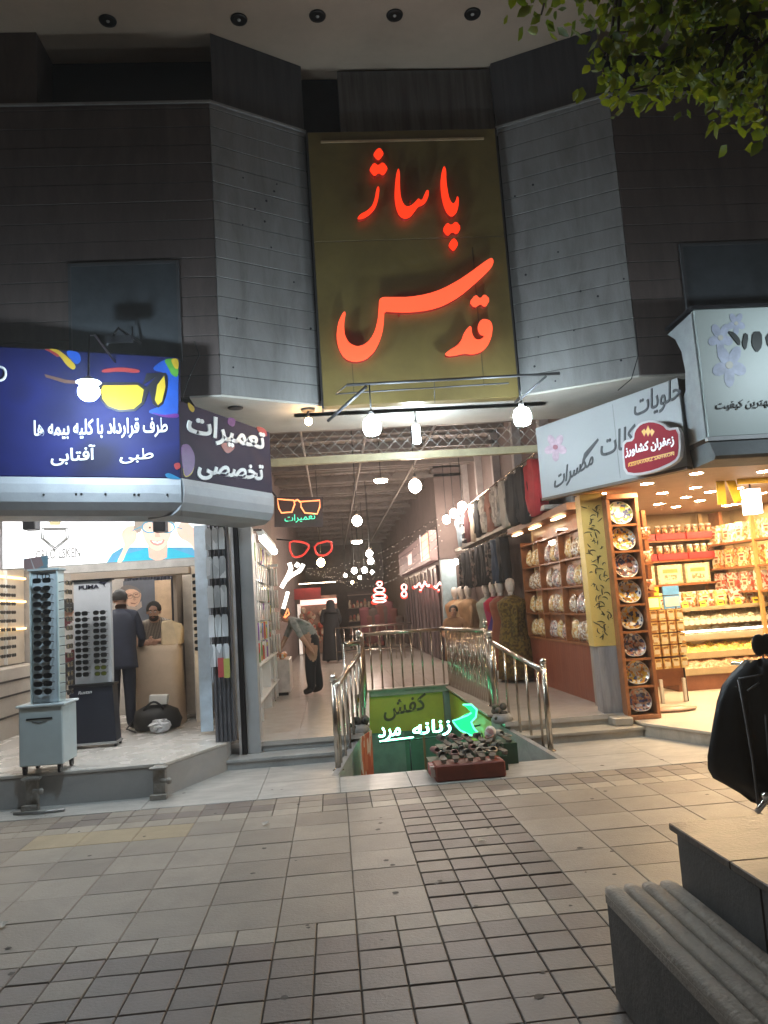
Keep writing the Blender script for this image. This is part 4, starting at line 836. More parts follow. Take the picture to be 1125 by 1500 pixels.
m = MB(); dn = V((0, -1, 0)); blossom(m, (1068, 535), 26, PB, dn); blossom(m, (1055, 495), 19, PB, dn); blossom(m, (1078, 474), 14, PB, dn); m.build('flower_print', [mat('petal_lilac', (.40, .44, .56), .5, var=.25, scale=10), mat('petal_pale', (.55, .55, .5), .5)], bo)
m = MB().prism([(3.67, BYF+.02, 3.0), (3.67, BYF+.02, 4.25), (3.67, 7.56, 4.23), (3.67, 7.40, 4.12), (3.67, 7.30, 3.95), (3.67, 7.27, 3.75), (3.67, 7.31, 3.55), (3.67, 7.42, 3.47), (3.67, 7.58, 3.44), (3.67, 7.58, 3.0)], (.018, 0, 0)); m.build('side_cheek', mat('cheek_grey', (.28, .30, .31), .5), bo)
aw = MB().prism([(3.68, 6.99, 2.955), (3.68, 6.9, 2.80), (3.68, 6.93, 2.77), (3.68, 7.35, 2.76), (3.68, 7.4, 2.955)], (3.8, 0, 0)); tag(aw.build('rolled_awning', mat('awning_cloth', (.12, .13, .135), .7, bump=.3, bscale=10)), 'dark grey rolled awning under the pale front board', 'awning')
# pier: yellow calligraphy board over marble base
cbd = thing('calligraphy_board', 'narrow yellow board of flowing dark calligraphy on the shop pier', 'board', (3.14, 8.88, .98)); q0, q1 = V((3.0, 8.86, 0)), V((3.26, 8.80, 0))
MB().plan([(3.0, 8.86), (3.26, 8.80), (3.28, 9.1), (3.02, 9.1)], .98, 2.76).build('board', stained('yellowed_board', (.82, .58, .17), (.70, .48, .14), .45, (1, 1, 1), .05, .4), cbd); qn = V((-.06, -.26, 0)).normalized()
ink = MB(); r2 = random.Random(3)
dq = (q1-q0).normalized()
for k in range(64):
    c = q0.lerp(q1, r2.uniform(.22, .78))+V((0, 0, 1.05+k*.0245)); an = r2.choice((.3, 1.2, 1.9, 2.6))+r2.uniform(-.3, .3); L_ = r2.uniform(.03, .07); kk = r2.uniform(-2.6, 2.6); path = []; px_ = py_ = 0
    for i in range(8):
        path.append(c+dq*px_+V((0, 0, py_))+qn*.002); px_ += L_/5*cos(an); py_ += L_/5*sin(an); an += kk/8
    ink.tube(path, [.0015+.0055*sin(pi*(i+.6)/8) for i in range(8)], 5)
    if k % 2: ink.ball(c+dq*r2.uniform(-.05, .05)+V((0, 0, .02))+qn*.002, .005, 6, 4)
ink.each('calligraphy', mat('brown_ink', (.07, .05, .02), .5, var=0), cbd)
tag(MB().plan([(3.03, 8.84), (3.27, 8.80), (3.29, 9.1), (3.05, 9.1)], .112, .975).build('marble_pier', stained('pier_marble', (.36, .35, .36), (.20, .19, .20), .4, (4, 4, .6), .1, .6), bevel=.005), 'grey veined marble pier under the yellow calligraphy board', 'pier')
tag(MB().plan([(3.05, 8.58), (3.26, 8.56), (3.28, 8.79), (3.06, 8.82)], .112, .20).build('stone_block', MARBW, bevel=.01), 'small carved stone block at the foot of the plate cabinet', 'stone')
# plate cabinet
pc_ = thing('plate_cabinet', 'tall narrow brown cabinet of painted plates at the shop corner', 'cabinet', (3.45, 8.75, .15))
cx0, cx1, cy0 = 3.24, 3.62, 8.66
m = MB().box(cx0, cy0, .2, cx0+.04, cy0+.22, 2.66); m.box(cx1-.04, cy0, .2, cx1, cy0+.22, 2.66); m.box(cx0+.001, cy0-.01, 2.661, cx1-.001, cy0+.22, 2.72); m.box(cx0+.001, cy0-.012, .152, cx1-.001, cy0+.22, .199); m.build('frame', mat('cabinet_wood', (.36, .135, .05), .35, var=.3, scale=10, coat=.3), pc_, bevel=.004)
MB().box(cx0+.041, cy0+.18, .2, cx1-.041, cy0+.21, 2.66).build('back', mat('cabinet_back', (.16, .055, .025), .5, var=.2), pc_)
PH = (2.66-.2)/8
for i in range(1, 8): MB().box(cx0+.041, cy0+.01, .2+PH*i-.012, cx1-.041, cy0+.179, .2+PH*i+.012).build('shelf', mat('cabinet_wood', (.36, .135, .05)), pc_)
PLT = [patterned('plate_paint_%d' % i, c, 34, .25, coat=.5, perobj=True) for i, c in enumerate(([(.8, .75, .68), (.75, .38, .05), (.08, .10, .25), (.8, .78, .7), (.25, .35, .10)], [(.8, .5, .08), (.8, .77, .7), (.06, .06, .12), (.7, .3, .05), (.75, .7, .6)], [(.12, .09, .10), (.65, .40, .28), (.7, .65, .6), (.10, .12, .28), (.5, .2, .12)]))]
shapes = ['heart', 'heart', 'round', 'fan', 'drop', 'drop', 'fan', 'drop']; PLAB = ['dome shaped white and orange plate on the top shelf', 'yellow and white heart shaped plate on the second shelf', 'round pink flowered plate on the third shelf', 'blue and orange scalloped plate on the fourth shelf', 'dark blue and orange plate on the fifth shelf', 'pointed greenish plate on the sixth shelf', 'orange winged plate on the seventh shelf', 'pointed brown plate on the bottom shelf']
for i in range(8):
    zc = 2.66-PH*(i+.5)-.005; R_ = .143; n = 28; out = []
    for k in range(n):
        a = 2*pi*k/n; r = R_
        if shapes[i] == 'heart': r = R_*(1-.10*max(0, cos(a+pi/2))**3+.02*cos(3*a))
        if shapes[i] == 'drop': r = R_*(.93+.16*max(0, sin(a))**6-.14*max(0, -sin(a))**8)
        if shapes[i] == 'fan': r = R_*(.95+.05*abs(cos(2*a))-.16*max(0, -sin(a))**6)
        out.append((r*cos(a), r*sin(a)))
    c = V(((cx0+cx1)/2, cy0+.09, zc)); m = MB(); vs = [c+V((0, .045, 0))]
    for (f_, dy) in ((.3, .045), (.62, .035), (.85, .012), (1., -.004)): vs += [c+V((x*f_, dy+z*f_*.25, z*f_)) for x, z in out]
    fc = [(0, 1+k, 1+(k+1) % n) for k in range(n)]
    for q in range(3): fc += [(1+q*n+k, 1+(q+1)*n+k, 1+(q+1)*n+(k+1) % n, 1+q*n+(k+1) % n) for k in range(n)]
    m.add(vs, fc, 0, True); m.tube([c+V((x, -.004+z*.25, z)) for x, z in out], .006, 6, 1, closed=True)
    tag(m.build('painted_plate', [PLT[(0, 1, 2, 1, 1, 2, 1, 2)[i]], mat('plate_rim', (.75, .70, .62), .2, var=.1)]), PLAB[i]+' of the plate cabinet', 'plate', 'painted plates in the cabinet')
# inner jar column behind the cabinet
jc = thing('jar_shelf', 'slim wooden shelf with jars just inside the sweet shop', 'shelf', (3.85, 9.4, .15))
m = MB().box(3.66, 9.3, .15, 3.72, 9.6, 2.7); m.box(4.0, 9.5, 1.5, 4.05, 9.6, 2.6); m.build('post', WOOD, jc)
for z in (1.55, 1.9, 2.22): MB().box(3.721, 9.3, z, 4.0, 9.58, z+.025).build('board', WOOD, jc)
jr = thing('glass_jar', 'small lidded jar', 'jar', (0, 0, 0)); MB().lathe([(.04, 0), (.045, .01), (.045, .09), (.035, .10)], (0, 0, 0), 12).build('glass', patterned('jar_fill', [(.35, .12, .05), (.6, .45, .3), (.2, .08, .05), (.6, .3, .12)], 30, .15, coat=.6), jr); MB().lathe([(.038, .10), (.04, .105), (.04, .125), (.036, .128)], (0, 0, 0), 12).build('lid', mat('jar_lid', (.7, .66, .6), .35), jr)
first = True
def jar(p, lb, gp, sc=1.):
    global first
    o = jr if first else clone(jr, p); first = False; o.location = p; o['label'] = lb; o['group'] = gp; o.scale = (sc,)*3
for z in (1.577, 1.927, 2.247):
    for k in range(3): jar((3.78+k*.085, 9.36, z), 'small lidded jar on the slim shelf behind the plate cabinet', 'jars on the slim shelf', 1.1 if z < 2.2 else .95)
# rear wall shelves with red boxes and jars
rw = thing('jar_shelves', 'wooden rear wall shelves with red edged boards', 'shelves', (5.3, 12, 1.6)); REDB = mat('red_board', (.45, .03, .035), .4, var=.12)
for z in (1.62, 2.0, 2.32): MB().box(4.6, 11.85, z, 6.25, 12.19, z+.03).build('board', WOOD, rw)
for x in (4.56, 6.25): MB().box(x, 11.85, 1.6, x+.05, 12.19, 2.75).build('upright', WOOD, rw)
bx = tag(MB().box(-.24, -.1, 0, .24, .1, .10).build('red_tray', REDB, bevel=.004), 'x', 'tray'); first_b = True
for z in (2.03, 2.35):
    for k in range(3):
        o = bx if first_b else clone(bx, (0, 0, 0)); first_b = False; o.location = (4.92+k*.5, 11.93, z); o['label'] = 'red tray with jars on the rear wall shelves'; o['group'] = 'red trays on the rear shelves'
        for j in range(4): jar((4.92+k*.5-.17+j*.115, 11.93, z+.1), 'small lidded jar standing in a red tray on the rear shelves', 'jars in the red trays', 1.05)
gx = tag(MB().box(-.2, -.1, 0, .2, .1, .30).box(-.17, -.104, .03, .17, -.101, .27, 1).box(-.12, -.107, .17, .12, -.1045, .23, 2).obox((0, -.106, .10), (.2, .003, .08), mi=3).build('gift_box', [patterned('gift_print', [(.6, .5, .33), (.5, .38, .22), (.66, .58, .42), (.52, .38, .22)], 34, .35, coat=.3), mat('gift_cream', (.66, .58, .42), .4), mat('gift_gold', (.5, .33, .10), .35), patterned('gift_photo', [(.5, .35, .2), (.7, .6, .4), (.35, .2, .1)], 40)]), 'x', 'box')
for k in range(3):
    o = gx if k == 0 else clone(gx, (0, 0, 0)); o.location = (4.9+k*.45, 11.95, 1.655); o['label'] = 'cream printed gift box on the lowest rear shelf'; o['group'] = 'gift boxes on the rear shelf'
fr_ = thing('framed_picture', 'small red framed label hanging at the left of the rear shelves', 'picture', (4.42, 11, 1.66)); MB().box(4.28, 11.0, 1.72, 4.56, 11.03, 2.1).build('frame', WOOD, fr_); MB().box(4.31, 10.995, 1.75, 4.53, 11.0, 2.07).build('print', patterned('gift_print2', [(.6, .35, .12), (.7, .6, .4), (.4, .1, .05)], 12), fr_)
# right wall shelves (angled)
rs2 = thing('side_shelves', 'tall glass shelves of packets along the right wall of the sweet shop', 'shelves', (6.6, 10.8, 1.2)); A2, B2 = V((6.3, 12.1, 0)), V((6.95, 8.6, 0)); d2 = (B2-A2).normalized(); n2 = V((-abs(d2.y), -d2.x*(1 if d2.y < 0 else -1), 0)).normalized(); ang = atan2(d2.y, d2.x)
PKM = [patterned('packet_print_%d' % i, c, 30, .3, coat=.4) for i, c in enumerate(([(.75, .70, .62), (.55, .3, .12), (.8, .78, .74), (.65, .5, .2)], [(.6, .35, .10), (.7, .55, .25), (.45, .15, .05), (.8, .7, .5)], [(.6, .10, .08), (.75, .7, .65), (.5, .2, .12), (.8, .75, .7)], [(.7, .6, .15), (.35, .45, .12), (.75, .7, .4)]))]
pk = [tag(MB().prism([(-.09, 0, 0), (.09, 0, 0), (.10, 0, .12), (.085, 0, .27), (-.085, 0, .27), (-.10, 0, .12)], (0, .09, 0)).box(-.06, -.004, .07, .06, -.001, .19, 1).box(-.045, -.007, .145, .045, -.0045, .17, 2).obox((0, -.006, .105), (.06, .003, .045), mi=3).build('packet', [PKM[i], mat('label_cream', (.72, .66, .5), .5), mat('label_red', (.4, .05, .03), .5), mat('label_brown', (.25, .13, .05), .5)]), 'x', 'packet') for i in range(4)]; used = [0]*4
PWD = ['white', 'orange brown', 'red and white', 'yellow green']
def packet(i, p, rz, lb, gp, sc=1.):
    o = pk[i] if not used[i] else clone(pk[i], p); used[i] = 1; o.location = p; o.rotation_euler = (0, 0, rz); o['label'] = lb; o['group'] = gp; o.scale = (sc,)*3
for zi, z in enumerate((1.45, 1.82, 2.2)):
    MB().prism([A2+n2*.02+V((0, 0, z)), B2+n2*.02+V((0, 0, z)), B2+n2*.3+V((0, 0, z)), A2+n2*.3+V((0, 0, z))], (0, 0, .03)).build('board', WOOD, rs2)
    for k in range(11):
        p = A2+d2*(.25+k*.29)+n2*.2+V((0, 0, z+.031)); i = (0, 1, 2)[2-zi] if k < 5 else (3, 2, 0)[zi]; packet(i, p, ang+pi/2 if False else atan2(n2.y, n2.x)+pi/2, PWD[i]+' packet on the right wall shelves, '+('bottom', 'middle', 'top')[zi]+' row', PWD[i]+' packets on the right wall, '+('bottom', 'middle', 'top')[zi]+' row', 1.05)
for k in (0, .33, .66, 1): p = A2.lerp(B2, k)+n2*.28; MB().box(p.x-.025, p.y-.025, .15, p.x+.025, p.y+.025, 2.75).build('upright', mat('gilded_post', (.45, .28, .10), .35, var=.2), rs2)
# display counter
dc = thing('display_counter', 'stepped glass counter heaped with nuts and sweets in the sweet shop', 'counter', (5.9, 10.9, .15)); Y0 = 10.6
GL = mat('counter_trim', (.62, .50, .32), .25, .3, var=.1); NUT = [patterned('nuts_%d' % i, c, 55, .5, perobj=False) for i, c in enumerate(([(.70, .55, .05), (.5, .3, .08), (.35, .40, .08), (.75, .62, .2), (.6, .2, .1)], [(.45, .3, .18), (.3, .17, .09), (.55, .42, .26), (.5, .2, .12)], [(.7, .64, .5), (.6, .5, .35), (.75, .7, .6), (.5, .45, .3)]))]
MB().box(4.75, Y0+.05, .152, 7.0, Y0+.9, .36).build('plinth', mat('plinth_brown', (.22, .085, .05), .5), dc)
def nuts(z0, y0, y1, mi, dz):
    m = MB(); nx, ny = 60, 8; r3 = random.Random(int(z0*100)); vs = []
    for j in range(ny+1):
        for i in range(nx+1): vs.append((4.78+2.2*i/nx, y0+(y1-y0)*j/ny, z0+dz*j/ny+.025*sin(i*.9)*sin(j*1.3)+r3.uniform(-.013, .013)))
    m.add(vs, [(j*(nx+1)+i, j*(nx+1)+i+1, (j+1)*(nx+1)+i+1, (j+1)*(nx+1)+i) for j in range(ny) for i in range(nx)]); m.build('nut_heap', NUT[mi], dc)
for (z, ya, mi, dz) in ((.42, 0, 1, .16), (.62, .22, 0, .14), (.86, .42, 2, .10), (1.08, .5, 2, .14)):
    MB().box(4.76, Y0+ya, z-.05, 7.0, Y0+ya+.02, z+.035).build('tray_front', GL, dc); MB().box(4.76, Y0+ya+.02, z-.06, 7.0, Y0+ya+.36, z-.04).build('tray', GL, dc); nuts(z, Y0+ya+.02, Y0+ya+.34, mi, dz)
MB().box(4.76, Y0+.36, .93, 7.0, Y0+.38, .955).build('light_tube', glow('counter_tube', (1, .93, .78), 9), dc)
MB().box(4.76, Y0+.44, 1.26, 7.0, Y0+.48, 1.29).build('top_rail', GL, dc)
sc_ = MB()
for i in range(26): sc_.disc((4.82+i*.085, Y0+.49, 1.07), .045, (0, -1, 0), .012, 10)
sc_.build('scalloped_edge', mat('scallop', (.72, .64, .48), .4), dc)
MB().box(4.74, Y0+.0, .36, 4.76, Y0+.88, 1.3).build('end_panel', mat('end_panel', (.5, .38, .22), .4), dc)
for k, (i, x) in enumerate(((3, 4.95), (0, 5.15), (1, 5.35), (0, 5.6), (3, 5.85), (2, 6.1), (1, 6.3))): packet(i, (x, Y0+.75, 1.27), 0, PWD[i]+' packet standing behind the nut counter', PWD[i]+' packets behind the counter', .9)
for k in range(9): jar((5.0+k*.17, Y0+.95, 1.3), 'large clear jar in the row behind the nut counter', 'jars behind the counter', 1.7)
MB().box(4.8, Y0+.6, 1.23, 7, Y0+1.1, 1.265).build('rear_shelf', GL, dc)
for k in range(7):
    c_ = MB().obox((4.9+k*.27, Y0+.47, 1.33), (.09, .008, .10), rx=-.2); c_.obox((4.9+k*.27, Y0+.463, 1.335), (.06, .004, .02), rx=-.2, mi=1); tag(c_.build('price_card', [mat('card_yellow', (.78, .62, .06), .5), mat('card_ink', (.1, .06, .03), .6)]), 'small yellow price card standing on the rim of the nut counter', 'price card', 'price cards on the nut counter')
for k in range(12):
    jar((4.85+k*.16, Y0+.62, 1.27), 'small lidded jar in the front row on the nut counter', 'jars on the nut counter', .9)
# hanging packet rack by the doorway
hr = thing('packet_rack', 'wire rack of small yellow packets with white legs in the sweet shop doorway', 'rack', (4.25, 9.75, .15))
m = MB(); 
for x in (4.05, 4.45): m.tube([(x, 9.75, .15), (x, 9.8, 1.35)], .012, 6)
for z in (.55, .85, 1.15, 1.33): m.tube([(4.02, 9.74, z+.17), (4.48, 9.74, z+.17)], .007, 5)
m.build('wire_frame', DARKM, hr); MB().box(4.02, 9.80, .35, 4.48, 9.84, 1.3).build('backboard', mat('rack_board', (.25, .09, .04), .5), hr)
for x in (4.08, 4.38): MB().box(x, 9.68, .152, x+.035, 9.72, .45).build('leg', WHITE, hr)
hp = tag(MB().prism([(-.045, 0, 0), (.045, 0, 0), (.045, 0, .13), (-.045, 0, .13)], (0, .04, 0)).box(-.032, -.004, .03, .032, -.001, .085, 1).box(-.03, -.004, .098, .03, -.001, .115, 2).build('packet', [patterned('yellow_packet', [(.7, .52, .2), (.6, .35, .10), (.75, .65, .35), (.5, .25, .08)], 26, .3, coat=.4), mat('label_cream', (.72, .66, .5)), mat('label_brown', (.25, .13, .05))]), 'x', 'packet')
hf = True
for zi, z in enumerate((.58, .74, .89, 1.04, 1.19)):
    for k in range(4):
        o = hp if hf else clone(hp, (0, 0, 0)); hf = False; o.location = (4.08+k*.115, 9.68, z); o['label'] = 'small yellow packet hanging on the wire rack'; o['group'] = 'packets on the wire rack'
p = onZ(985, 1040, .16); m = MB().lathe([(.20, 0), (.26, .015), (.27, .03), (.02, .045)], (p.x, p.y, .152), 22, 0, 1.1, .6); tag(m.build('floor_tray', mat('tray_pink', (.55, .38, .30), .4, var=.2)), 'flat pinkish tray lying on the sweet shop floor', 'tray')
# banners and bright lamp
for k, (u, v, lb) in enumerate(((1056, 718, 'yellow hanging pennant under the sweet shop ceiling, left one'), (1074, 715, 'tilted yellow hanging pennant under the sweet shop ceiling'))):
    p = onY(u, v, 8.6); tag(MB().obox(p, (.10, .02, .34), ry=(.03, -.25)[k]).build('pennant', mat('pennant_yellow', (.75, .52, .02), .6, var=.12)), lb, 'pennant')
p = onY(1101, 735, 8.9); t = thing('column_lamp', 'bright white column lamp hanging in the sweet shop', 'lamp', p); MB().obox(p, (.16, .16, .30)).build('diffuser', glow('lamp_white', (1, .95, .85), 5), t); MB().tube([p+V((0, 0, .15)), (p.x, p.y, 2.79)], .012, 6).build('stem', DARKM, t)
p = onY(1110, 698, 8.5); tag(MB().obox(p+V((.5, 0, 0)), (1.5, .03, .16)).build('yellow_banner', mat('banner_yellow', (.78, .5, .04), .5)), 'long yellow banner strip along the sweet shop ceiling edge', 'banner')
for (x, m_, lb) in ((4.48, (.75, .45, .03), 'yellow poster card by the rear shelves'), (4.78, (.10, .30, .62), 'blue and white poster card by the rear shelves')):
    m = MB().box(x, 10.9, 1.3, x+.24, 10.93, 1.62); m.box(x+.02, 10.895, 1.33, x+.22, 10.9, 1.46, 1); tag(m.build('poster_card', [mat('card_%s' % lb[:3], m_, .45), mat('card_pale', (.72, .66, .5), .5)]), lb, 'card')
#@@SECTION passage right
# ================================================================== PASSAGE RIGHT SIDE: snack shelf, clothes, mannequins
sn = thing('snack_shelf', 'wooden pigeonhole wall shelf of snack pouches over a red panelled base', 'shelf', (3.3, 11.2, .22))
XS = 3.22
REDP = stained('red_panel', (.30, .085, .045), (.23, .06, .035), .42, (3, 3, .4), .05, .5)
m = MB()
for k in range(32): m.box(XS+.02, 9.55+k*.1, .22, XS+.06, 9.55+k*.1+.096, .93)
m.build('base_panel', REDP, sn); MB().box(XS+.0, 9.55, .93, XS+.2, 12.75, .96).build('counter_edge', WOOD, sn)
zr = [.96, 1.33, 1.70, 2.07, 2.44]; ycol = [9.58, 10.62, 11.68, 12.74]
MB().box(XS+.19, 9.55, .96, XS+.2, 12.75, 2.46).build('back', mat('shelf_back', (.30, .12, .05), .5, var=.25), sn)
for z in zr[1:]: MB().box(XS, 9.57, z-.012, XS+.188, 12.73, z+.012).build('board', WOOD, sn)
for y_ in ycol: MB().box(XS-.004, y_-.02, .962, XS+.189, y_+.02, 2.5).build('divider', WOOD, sn)
MB().box(XS-.05, 9.42, .15, XS+.1, 9.53, 2.76).build('pilaster', mat('pilaster_stone', (.36, .32, .28), .5), sn)
POM = [patterned('pouch_%d' % i, c, 42, .22, coat=.6) for i, c in enumerate(([(.72, .5, .2), (.8, .72, .55), (.55, .3, .1), (.75, .62, .35)], [(.7, .62, .5), (.45, .28, .15), (.78, .74, .68), (.3, .2, .15)], [(.5, .45, .45), (.7, .66, .62), (.25, .2, .22), (.6, .35, .3)]))]
def pouch(i):
    m = MB(); n = 8; vs = []; fs = []
    for s_ in (-1, 1):
        for a in range(n+1):
            for b in range(n+1):
                u, w = a/n*2-1, b/n; d = (1-u*u)**.6*(1-(2*w-1)**4)*.07*(1.3-.6*w)
                vs.append((s_*d, u*.13*(1-.12*w), w*.29))
    k = (n+1)**2
    for s_ in (0, 1):
        for a in range(n):
            for b in range(n):
                q = (s_*k+a*(n+1)+b, s_*k+(a+1)*(n+1)+b, s_*k+(a+1)*(n+1)+b+1, s_*k+a*(n+1)+b+1); fs.append(q if s_ else q[::-1])
    m.add(vs, fs, 0, True); return tag(m.build('snack_pouch', POM[i]), 'x', 'pouch')
pz = [pouch(i) for i in range(3)]; pf = [0, 0, 0]; CN = ['gold', 'cream and brown', 'grey and silver']; RN = ['bottom', 'second lowest', 'second highest', 'top']; YN = ['nearest', 'middle', 'farthest']
for r_ in range(4):
    for c in range(3):
        for k in range(3):
            i = (r_+c*2+(k == 1)) % 3 if c < 2 else (0 if r_ != 2 else 1)
            o = pz[i] if not pf[i] else clone(pz[i], (0, 0, 0)); pf[i] = 1
            o.location = (XS+.075+rnd.uniform(-.01, .01), ycol[c]+.19+k*.30, zr[r_]+.014); o.rotation_euler = (rnd.uniform(-.12, .12), rnd.uniform(0, .08), rnd.uniform(-.25, .25)); o.scale = (1, 1.05, rnd.uniform(.88, 1.05))
            o['label'] = CN[i]+' snack pouch in the '+RN[r_]+' row, '+YN[c]+' column of the pigeonhole shelf'; o['group'] = CN[i]+' snack pouches, '+RN[r_]+' row, '+YN[c]+' column'
# lit strip over the shelf
for y_ in (9.9, 11.1, 12.2): MB().box(XS-.14, y_, 2.62, XS-.08, y_+.5, 2.64).build('light_strip', glow('shelf_strip', (1, .72, .38), 9), sn)
MB().box(XS-.2, 9.45, 2.66, XS+.2, 12.76, 2.75).build('canopy', mat('canopy_wood', (.22, .09, .045), .5), sn)
# clothes ledge, rail and garments
cl = thing('clothes_rail', 'long clothes rail and pale ledge running along the right passage wall', 'rail', (3.1, 14, 2.7))
MB().box(2.98, 10.3, 2.78, 3.42, 18.1, 2.84).build('ledge', mat('ledge_cream', (.48, .44, .40), .6), cl); MB().tube([(3.0, 10.3, 3.62), (3.0, 18.1, 3.62)], .014, 6).build('rail', STEEL, cl); MB().tube([(3.02, 12.8, 2.70), (3.02, 18.1, 2.70)], .014, 6).build('rail', STEEL, cl)
MB().box(3.38, 10.3, 2.86, 3.41, 18.1, 3.75).build('backing_board', mat('backing_cream', (.42, .38, .35), .7), cl)
for y_ in (10.5, 12.8, 15, 17.2):
    MB().tube([(3.0, y_, 3.62), (3.4, y_, 3.62)], .01, 5).build('hook_arm', STEEL, cl)
def garment(m_, y_, z1, L_, w, x, label, kind='jacket', group=None, sl=.62, name=None):
    """outline facing the passage, puffed and creased"""
    if kind == 'jacket': out = [(-.06, 0), (-.10, -.02), (-w*.42, -.08), (-w*.52, -.30), (-w*.56, -sl), (-w*.44, -sl-.01), (-w*.37, -.34), (-w*.36, -L_), (w*.36, -L_), (w*.37, -.34), (w*.44, -sl-.01), (w*.56, -sl), (w*.52, -.30), (w*.42, -.08), (.10, -.02), (.06, 0)]
    elif kind == 'shirt': out = [(-.07, 0), (-w*.40, -.07), (-w*.54, -.28), (-w*.44, -.34), (-w*.34, -.24), (-w*.33, -L_), (w*.33, -L_), (w*.34, -.24), (w*.44, -.34), (w*.54, -.28), (w*.40, -.07), (.07, 0)]
    else: out = [(-w*.3, 0), (-w*.34, -.1), (-w*.42, -L_), (-w*.06, -L_), (0, -.35), (w*.06, -L_), (w*.42, -L_), (w*.34, -.1), (w*.3, 0)]
    bm = bmesh.new(); vs = [bm.verts.new((x, y_+a, z1+b)) for a, b in smooth_poly(out)]
    f = bm.faces.new(vs); bmesh.ops.triangulate(bm, faces=[f]); bmesh.ops.subdivide_edges(bm, edges=bm.edges[:], cuts=2, use_grid_fill=True)
    ge = bmesh.ops.extrude_face_region(bm, geom=bm.faces[:]); nv = [q for q in ge['geom'] if isinstance(q, bmesh.types.BMVert)]
    th = .12
    for q in nv: q.co.x += th
    for q in bm.verts:
        e = min(1, abs(q.co.y-y_)/(w*.55)); fold_ = .018*sin((q.co.y-y_)*26+z1)+.012*sin(q.co.z*17+y_*5)
        q.co.x += fold_*(1 if q not in nv else .3)-(.03*(1-e**2) if q not in nv else 0)
    bm.normal_update(); bmesh.ops.recalc_face_normals(bm, faces=bm.faces[:])
    mb = MB(); mb.add([v.co.copy() for v in bm.verts], [[v.index for v in f.verts] for f in bm.faces] if not bm.verts.index_update() else 0, 0, True); bm.free()
    t = thing(name or {'jacket': 'jacket', 'shirt': 'shirt', 'trousers': 'trousers'}[kind], label, {'jacket': 'jacket', 'shirt': 'shirt', 'trousers': 'trousers'}[kind], (x, y_, z1-L_), group)
    mb.build('cloth', m_, t); h = MB().tube([(x+.05, y_-.12, z1-.04), (x+.05, y_, z1+.04), (x+.05, y_+.12, z1-.04)], .007, 5); h.tube([(x+.05, y_, z1+.04), (x+.04, y_, z1+.09)], .004, 4); h.build('hanger', STEEL, t)
fab = lambda n, c, **k: mat('fabric_'+n, c, .85, var=.25, scale=5, bump=.3, bscale=14, **k)
G1 = [(fab('red', (.33, .025, .035)), 'jacket', .95, .80, 'dark red jacket hanging nearest the sweet shop sign'), (fab('black', (.014, .014, .018)), 'jacket', 1.0, .80, 'black jacket next to the red jacket'), (fab('charcoal', (.022, .022, .026)), 'jacket', .95, .8, 'charcoal jacket third from the sweet shop sign'), (patterned('cloth_pale_plain', [(.5, .48, .45), (.42, .40, .38), (.56, .54, .5)], 3, .8, 'NOISE'), 'shirt', .9, .7, 'plain pale grey top between the charcoal jacket and a patterned blouse'),
      (patterned('cloth_grey_print', [(.45, .42, .40), (.3, .28, .27), (.55, .52, .5)], 14, .8), 'shirt', .8, .72, 'grey blouse with a mottled print on the upper rail'), (fab('dusty_pink', (.38, .20, .16)), 'shirt', .85, .62, 'dusty pink top on the upper rail'), (patterned('cloth_white_print', [(.6, .58, .54), (.45, .42, .4), (.66, .64, .6)], 20, .8), 'shirt', .8, .6, 'white speckled blouse on the upper rail'), (fab('black', 0), 'jacket', .85, .6, 'slim black coat between two pale tops'),
      (fab('cream', (.55, .46, .36)), 'shirt', .9, .6, 'cream top on the upper rail'), (fab('maroon', (.12, .03, .035)), 'jacket', .85, .6, 'maroon coat near the far end of the upper rail'), (patterned('cloth_stripe', [(.6, .6, .6), (.03, .03, .04)], 9, .8, stretch=(.2, .2, 2)), 'shirt', .95, .6, 'black and white striped top at the far end of the upper rail'), (fab('lightblue', (.33, .42, .5)), 'shirt', .85, .6, 'light blue shirt last on the upper rail')]
y_ = 10.72
for m_, kd, L_, w, lb in G1: garment(m_, y_, 3.56, L_*.86, w*.98, 2.96, lb, kd, 'garments on the upper rail'); y_ += .63 if y_ < 13 else .56
y_ = 13.1; G2 = ['black', 'denim', 'print', 'charcoal', 'black', 'print', 'charcoal', 'black', 'print']
for i, n_ in enumerate(G2):
    m_ = {'denim': fab('denim', (.04, .06, .10)), 'print': patterned('cloth_dark_print', [(.02, .02, .022), (.10, .09, .085), (.03, .028, .03), (.16, .12, .11)], 18, .85)}.get(n_) or fab(n_, 0)
    garment(m_, y_, 2.66, .78, .52, 2.95, ['black trousers nearest on the lower rail', 'blue denim trousers on the lower rail', 'dark flowered trousers beside the denim pair', 'charcoal trousers on the lower rail', 'black trousers amid the lower rail', 'dark flowered trousers amid the lower rail', 'charcoal trousers toward the far end of the lower rail', 'black trousers toward the far end of the lower rail', 'dark flowered trousers last on the lower rail'][i], 'trousers', 'trousers on the lower rail'); y_ += .52
